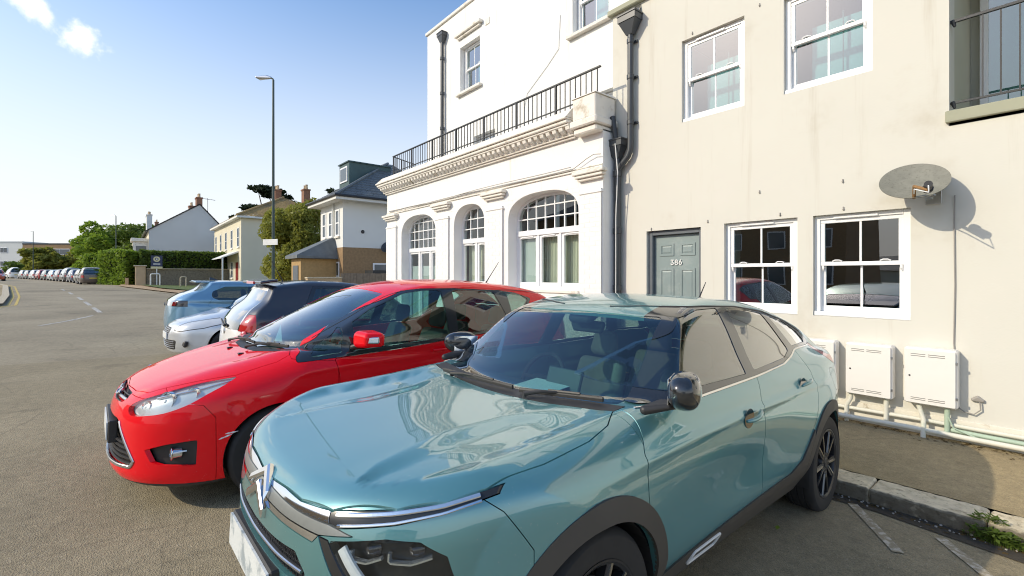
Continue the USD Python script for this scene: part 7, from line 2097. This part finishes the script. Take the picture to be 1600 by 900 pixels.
def hedge(name, label, boxes, n, leaf, look, seed, loc=(0, 0, 0), rz=0.0):
    h = thing(name, label, "hedge", loc, rz)
    r = np.random.default_rng(seed)
    P, N = [], []
    area = []
    for b in boxes:
        lx, ly, lz = b[1] - b[0], b[3] - b[2], b[5] - b[4]
        area.append((lx * lz * 2 + ly * lz * 2 + lx * ly))
    for b, a in zip(boxes, area):
        k = int(n * a / sum(area))
        f = r.random(k)
        lx, ly, lz = b[1] - b[0], b[3] - b[2], b[5] - b[4]
        w = np.cumsum([lx * lz, lx * lz, ly * lz, ly * lz, lx * ly]) / (lx * lz * 2 + ly * lz * 2 + lx * ly)
        s = np.searchsorted(w, f)
        u, v = r.random(k), r.random(k)
        x = np.where(s == 2, b[0], np.where(s == 3, b[1], b[0] + u * lx))
        y = np.where(s == 0, b[2], np.where(s == 1, b[3], np.where(s == 4, b[2] + v * ly, b[2] + u * ly)))
        z = np.where(s == 4, b[5], b[4] + v * lz)
        P.append(np.stack([x, y, z], 1))
    P = np.vstack(P)
    P = P + (fbm(P * 0.9, 3, seed)[:, None] - 0.5) * 0.55 + r.normal(0, 0.05, P.shape)
    u = r.normal(size=P.shape)
    u /= np.linalg.norm(u, axis=1, keepdims=True)
    v = np.cross(u, r.normal(size=P.shape))
    v /= np.linalg.norm(v, axis=1, keepdims=True)
    s = leaf * r.uniform(0.6, 1.4, len(P))[:, None]
    V = np.stack([P - u * s, P + v * s * 0.5, P + u * s, P - v * s * 0.5], 1).reshape(-1, 3)
    k = np.arange(len(P)) * 4
    obj("foliage", trimesh.Trimesh(V, np.vstack([np.stack([k, k + 1, k + 2], 1), np.stack([k, k + 2, k + 3], 1)]), process=False), L[look], h)
    obj("stems", [bx(b[0] + 0.15, b[1] - 0.15, b[2] + 0.15, b[3] - 0.15, b[4], b[5] - 0.15) for b in boxes], L["leaf_dark"], h)
    return h


hedge("clipped_hedge", "tall clipped hedge behind the flint wall, its long side in shade", [(-58.5, -55.2, 1.2, 9.6, 0.7, 3.95)], 15000, 0.13, "leaf_green", 31)
hedge("clipped_hedge", "sunlit clipped hedge block left of the wall pier", [(-1.5, 1.5, -0.8, 0.8, 0.0, 3.2)], 6000, 0.12, "leaf_bright", 32, (-57.2, -0.1, 0.75), 0.65)
hedge("clipped_hedge", "furthest clipped hedge block, next to the bright tree", [(-1.9, 1.9, -1.0, 1.0, 0.0, 3.4)], 6000, 0.14, "leaf_bright", 33, (-76.0, -1.7, 0.85), 0.65)
fw = thing("flint_wall", "rough flint garden wall with an end pier below the hedge", "wall", (0, 0, 0))
obj("wall", bx(-54.6, -54.2, 1.65, 9.9, 0.4, 2.25), L["flint"], fw)
obj("wall_coping", cbx(-54.7, -54.1, 1.65, 9.9, 2.251, 2.33, 0.02), L["kerb"], fw)
obj("pier", cbx(-54.75, -54.05, 0.85, 1.6, 0.4, 2.50, 0.02), L["sandy"], fw)
obj("pier_cap", cbx(-54.85, -53.95, 0.75, 1.70, 2.501, 2.62, 0.03), L["kerb"], fw)
obj("low_wall", bx(-63, -55.0, 0.15, 0.40, 0.4, 1.45), L["sandy"], fw)
# hoop, bollard stubs on the verge
hp_ = thing("cycle_hoop", "white metal hoop on the grass in front of the flint wall", "cycle hoop", (-52.6, 1.9, 0.75))
obj("hoop", tube([(0, 0, 0), (0, 0, 0.95), (0, 0.04, 1.04), (0, 0.12, 1.07), (0, 0.55, 1.07), (0, 0.63, 1.04), (0, 0.67, 0.95), (0, 0.67, 0)], 0.05, 8), L["sign_white"], hp_)
hp2 = thing("cycle_hoop", "grey hoop end on the verge behind the blue-grey hatchback", "cycle hoop", (-49.6, 3.85, 0.72))
obj("hoop", tube([(0, 0, 0), (0, 0, 0.75), (0, 0.05, 0.82), (0, 0.15, 0.85), (0, 0.3, 0.85), (0, 0.38, 0.80), (0, 0.4, 0.7), (0, 0.4, 0)], 0.05, 8), L["kerb"], hp2)
# agent's board
sg_ = thing("estate_agent_board", "navy estate agent board with pale ring, on a post before the hedge", "sign", (-53.7, 2.38, 0.75))
obj("post", bx(-0.04, 0.04, -0.04, 0.04, 0, 1.8), L["sign_white"], sg_)
obj("board", bx(0.041, 0.075, -0.42, 0.42, 1.75, 2.75), L["sign_blue"], sg_)
obj("ring", moved(lathe([(0.13, 0.0), (0.25, 0.0), (0.25, 0.008), (0.13, 0.008)], 28, "x"), (0.0755, 0, 2.42)), L["sign_cream"], sg_)
obj("ring_centre", moved(lathe([(0.0001, 0.008), (0.07, 0.008), (0.07, 0.0)], 16, "x"), (0.0755, 0, 2.42)), L["sign_white"], sg_)
obj("name_line", bx(0.0755, 0.082, -0.26, 0.26, 1.93, 2.02), L["sign_white"], sg_)
obj("lower_strip", bx(0.041, 0.07, -0.43, 0.43, 1.55, 1.74), L["sign_cream"], sg_)

# cream house with the mossy roof
hd_ = thing("cream_villa", "cream villa with lichen coloured tiled roof and a front awning", "house")
x1, x0, y0, y1, ze = -48.0, -64.0, 8.2, 17.0, 6.9
obj("wall", bx(x0, x1, y0, y1, 0.3, ze), L["house_cream"], hd_)
obj("eaves", bx(x0 - 0.4, x1 + 0.35, y0 - 0.4, y1 + 0.3, ze + 0.001, ze + 0.16), L["house_white"], hd_)
rz = 9.6
obj("roof", rows_of_slates([(x0 - 0.4, y0 - 0.4, ze + 0.17), (x1 + 0.35, y0 - 0.4, ze + 0.17), (x1 - 3.5, 12.6, rz), (x0 + 3.5, 12.6, rz)], 20, 60, 5, 0.03), L["brown_slate"], hd_)
obj("roof", rows_of_slates([(x1 + 0.35, y0 - 0.4, ze + 0.17), (x1 + 0.35, y1 + 0.3, ze + 0.17), (x1 - 3.5, 12.7, rz), (x1 - 3.5, 12.5, rz)], 20, 30, 6, 0.03), L["brown_slate"], hd_)
obj("ridge", tube([(x1 + 0.35, y0 - 0.4, ze + 0.22), (x1 - 3.5, 12.6, rz + 0.06), (x0 + 3.5, 12.6, rz + 0.06)], 0.10, 6), L["brown_slate"], hd_)
chimney(hd_, -54.0, 12.6, 9.2, 10.6, 3)
chimney(hd_, -50.6, 14.5, 8.6, 10.4, 2)
for c in np.linspace(-62.6, -49.3, 5):
    plain_window(hd_, "y", c, 4.3, 6.1, 1.0, y0)
for c in np.linspace(-62.0, -52.5, 3):
    plain_window(hd_, "y", c, 1.4, 3.0, 1.2, y0)
aw = obj("awning", hull([(-63.5, y0 - 0.002, 3.95), (-49.2, y0 - 0.002, 3.95), (-63.5, y0 - 1.4, 3.3), (-49.2, y0 - 1.4, 3.3), (-63.5, y0 - 1.4, 3.22), (-49.2, y0 - 1.4, 3.22), (-63.5, y0 - 0.002, 3.8), (-49.2, y0 - 0.002, 3.8)]), L["sign_white"], hd_)
obj("front_door", bx(-50.4, -49.3, y0 - 0.05, y0 - 0.001, 0.6, 2.9), L["row_red"], hd_)
for u in (-49.0, -63.0):
    obj("awning_post", bx(u - 0.05, u + 0.05, y0 - 1.35, y0 - 1.25, 0.4, 3.25), L["gypsum"], hd_)

# tall grey gable
hg = thing("grey_gable_house", "house with blank pale grey gable end and clustered chimney pots", "house")
xg = -68.0
gp_ = Polygon([(2.3, 0.4), (9.9, 0.4), (9.9, 7.2), (7.2, 10.25), (2.3, 6.9)])
obj("gable_wall", ext(gp_, 0.4, "yz", xg), L["house_grey"], hg)
obj("front_wall", bx(xg - 14, xg - 0.401, 2.3, 2.7, 0.4, 6.9), L["house_cream"], hg)
obj("roof", [rows_of_slates([(xg - 14, 1.9, 6.75), (xg + 0.15, 1.9, 6.75), (xg + 0.15, 7.2, 10.4), (xg - 14, 7.2, 10.4)], 18, 36, 7, 0.03), rows_of_slates([(xg + 0.15, 10.3, 6.9), (xg - 14, 10.3, 6.9), (xg - 14, 7.2, 10.4), (xg + 0.15, 7.2, 10.4)], 16, 36, 8, 0.03)], L["slate"], hg)
obj("bargeboard", [tube([(xg + 0.05, 1.95, 6.72), (xg + 0.05, 7.2, 10.36), (xg + 0.05, 10.2, 6.95)], 0.06, 6)], L["drain"], hg)
chimney(hg, xg - 0.9, 7.2, 9.8, 11.1, 4, 0.7)
chimney(hg, xg - 9.0, 7.2, 9.8, 11.0, 3, 0.6)
obj("roof_aerial", [tube([(xg - 1.5, 8.2, 9.5), (xg - 1.5, 8.2, 11.4)], 0.03, 5), tube([(xg - 1.5, 7.6, 11.3), (xg - 1.5, 9.0, 11.2)], 0.025, 5)] + [tube([(xg - 1.5 - 0.3, 7.7 + k * 0.3, 11.29 - k * 0.02), (xg - 1.5 + 0.3, 7.7 + k * 0.3, 11.29 - k * 0.02)], 0.015, 4) for k in range(5)], L["drain"], hg)
bay = obj("bay_window", [bx(xg - 4.5, xg - 1.2, 0.9, 2.29, 0.5, 5.6), cbx(xg - 4.7, xg - 1.0, 0.7, 2.29, 5.601, 6.0, 0.05)], L["stone_white"], hg)
obj("pane", bx(xg - 1.1995, xg - 1.19, 1.15, 2.1, 3.3, 5.1), L["far_pane"], bay)
obj("pane", bx(xg - 4.3, xg - 1.4, 0.89, 0.8995, 3.3, 5.1), L["far_pane"], bay)
# white chimney house and terrace beyond
hw_ = thing("white_chimney_house", "low grey-roofed house with a broad white chimney stack", "house")
xw = -84.5
obj("wall", bx(xw - 10, xw, 1.5, 8.0, 0.5, 6.4), L["house_cream"], hw_)
obj("gable_wall", ext(Polygon([(1.5, 6.4), (8.0, 6.4), (4.75, 8.6)]), 0.3, "yz", xw), L["house_cream"], hw_)
obj("roof", [rows_of_slates([(xw - 10, 1.1, 6.3), (xw + 0.1, 1.1, 6.3), (xw + 0.1, 4.75, 8.75), (xw - 10, 4.75, 8.75)], 14, 24, 9, 0.03), rows_of_slates([(xw + 0.1, 8.4, 6.3), (xw - 10, 8.4, 6.3), (xw - 10, 4.75, 8.75), (xw + 0.1, 4.75, 8.75)], 14, 24, 10, 0.03)], L["slate"], hw_)
chimney(hw_, xw - 1.0, 2.9, 7.2, 10.2, 4, 1.5, "house_white")
for c in (2.6, 4.6, 6.6):
    plain_window(hw_, "x", c, 3.9, 5.4, 0.9, xw)
ht = thing("terrace_house", "distant terrace with brick chimneys behind the bright tree", "house")
obj("wall", bx(-128, -112, 2.0, 9.0, 0.5, 8.0), L["sandy"], ht)
obj("roof", [hull([(-128.3, 1.6, 8.0), (-111.7, 1.6, 8.0), (-128.3, 9.4, 8.0), (-111.7, 9.4, 8.0), (-128.3, 5.5, 11.0), (-111.7, 5.5, 11.0)])], L["slate"], ht)
chimney(ht, -113.5, 4.0, 9.5, 13.2, 4, 0.9)
chimney(ht, -124, 5.5, 10.5, 12.8, 4, 0.9)
for c in (3.2, 5.5, 7.8):
    plain_window(ht, "x", c, 4.6, 6.3, 1.0, -112.0)
# flats across the far end
fl_ = thing("white_flats", "white three storey block of flats at the far left", "block of flats")
ang = math.radians(-30)
def far_block(parent, px, w, d, z0, h, look, wins, brick=False):
    """a flat-roofed block 150 m off, square to the end of the road"""
    P = 150.0 * AX + (px - 800) / 728 * 150.0 * RX
    R = trimesh.transformations.rotation_matrix(math.atan2(RX[1], RX[0]), [0, 0, 1])
    R[:3, 3] = [P[0], P[1], 0]

    def T(m):
        m.apply_transform(R)
        return m
    obj("wall", T(bx(0, w, 0, d, z0, h)), L[look], parent)
    obj("parapet", T(bx(-0.1, w + 0.1, -0.1, d + 0.1, h + 0.001, h + 0.4)), L["drain"] if brick else L["house_grey"], parent)
    for (u, z, ww, hh) in wins:
        f = obj("window", T(bx(u, u + ww, -0.08, -0.002, z, z + hh)), L["gypsum"], parent)
        for k in (0, 1):
            obj("pane", T(bx(u + 0.15 + k * (ww - 0.15) / 2, u + k * (ww - 0.15) / 2 + (ww - 0.15) / 2, -0.12, -0.081, z + 0.15, z + hh - 0.15)), L["far_pane"], f)


far_block(fl_, -110, 29.9, 14, 1.0, 12.2, "house_white", [(2.3 + 6.8 * i, z, 2.4, 1.7) for i in range(4) for z in (4.6, 8.9)])
fl2 = thing("brick_flats", "dark brick block of flats with white windows, right of the white flats", "block of flats")
far_block(fl2, 35.5, 24.0, 14, 1.0, 11.6, "brown_brick", [(1.0 + 3.4 * i, 8.6, 2.4, 1.7) for i in range(2)] + [(8.6, 8.2, 6.5, 2.0)] + [(1.0 + 3.4 * i, 4.6, 2.4, 1.7) for i in range(6)], True)


def street_lamp(name, label, x, y, z, h, arm, heading, look="lamp_green"):
    t = thing(name, label, "street lamp", (x, y, z))
    obj("column", [tube([(0, 0, 0), (0, 0, 1.3)], 0.095, 12), tube([(0, 0, 1.3), (0, 0, 1.4), (0, 0, h)], [0.09, 0.062, 0.042], 12)], L[look], t, smooth=40)
    c, s = math.cos(heading), math.sin(heading)
    obj("bracket", tube([(0, 0, h), (0.25 * arm * c, 0.25 * arm * s, h + 0.05), (arm * c, arm * s, h + 0.09)], 0.032, 8), L[look], t)
    hd = blob([(arm * c, arm * s, h + 0.10, 0.045), ((arm + 0.62) * c - 0.10 * s, (arm + 0.62) * s + 0.10 * c, h + 0.15, 0.04), ((arm + 0.62) * c + 0.10 * s, (arm + 0.62) * s - 0.10 * c, h + 0.15, 0.04), ((arm + 0.2) * c, (arm + 0.2) * s, h + 0.17, 0.06)])
    H = obj("lamp_head", hd, L["satin"], t, smooth=40)
    obj("lamp_glass", blob([((arm + 0.18) * c, (arm + 0.18) * s, h + 0.085, 0.03), ((arm + 0.55) * c, (arm + 0.55) * s, h + 0.10, 0.035)]), L["lamp_white"], H)
    return t


sl = street_lamp("street_lamp", "tall slim street lamp carrying a white plate, in front of the trees", -21.05, 4.76, 0.2, 9.55, 0.12, math.radians(215))
obj("sign_plate", moved(bx(-0.38, 0.38, -0.012, 0.012, -0.12, 0.12), (0, -0.11, 2.86), rz=0.55), L["sign_white"], sl)
street_lamp("street_lamp", "green street lamp rising behind the hedge's lit end", -69.5, -0.6, 0.8, 7.6, 0.25, math.radians(205))
street_lamp("street_lamp", "distant dark street lamp above the brick flats", -114.0, -11.8, 1.0, 8.2, 0.25, math.radians(205))
street_lamp("street_lamp", "short dark post before the white flats", -121.0, -19.5, 1.0, 7.6, 0.2, math.radians(205))
# houses over the road, behind the viewer: seen in window panes and car flanks
def back_house(label, x0, x1, y0, y1, h, rz_, look, seed):
    t = thing("opposite_house", label, "house")
    obj("wall", bx(x0, x1, y0, y1, -0.2, h), L[look], t)
    ym = (y0 + y1) / 2
    obj("roof", [hull([(x0 - 0.3, y0 - 0.4, h), (x1 + 0.3, y0 - 0.4, h), (x0 - 0.3, y1 + 0.4, h), (x1 + 0.3, y1 + 0.4, h), (x0 + 2.5, ym, rz_), (x1 - 2.5, ym, rz_)])], L["slate"], t)
    n = max(int((x1 - x0) / 3), 2)
    for c in np.linspace(x0 + 1.3, x1 - 1.3, n):
        for z in (1.0, 3.7):
            if z + 1.5 < h:
                f = obj("window", bx(c - 0.6, c + 0.6, y1 + 0.001, y1 + 0.05, z, z + 1.4), L["gypsum"], t)
                obj("pane", bx(c - 0.52, c + 0.52, y1 + 0.0505, y1 + 0.056, z + 0.08, z + 1.32), L["far_pane"], f)
    return t


back_house("tall dark terrace across the road, reflected in the panes", -42, -10.2, -36, -27, 8.3, 10.6, "brown_brick", 1)
back_house("low bungalow across the road, reflected in the panes", -26.0, -10.0, -82, -72, 2.4, 4.6, "house_cream", 2)
back_house("white house across the road on the right, reflected in the car", 11, 26, -38, -28, 5.6, 8.0, "house_white", 3)
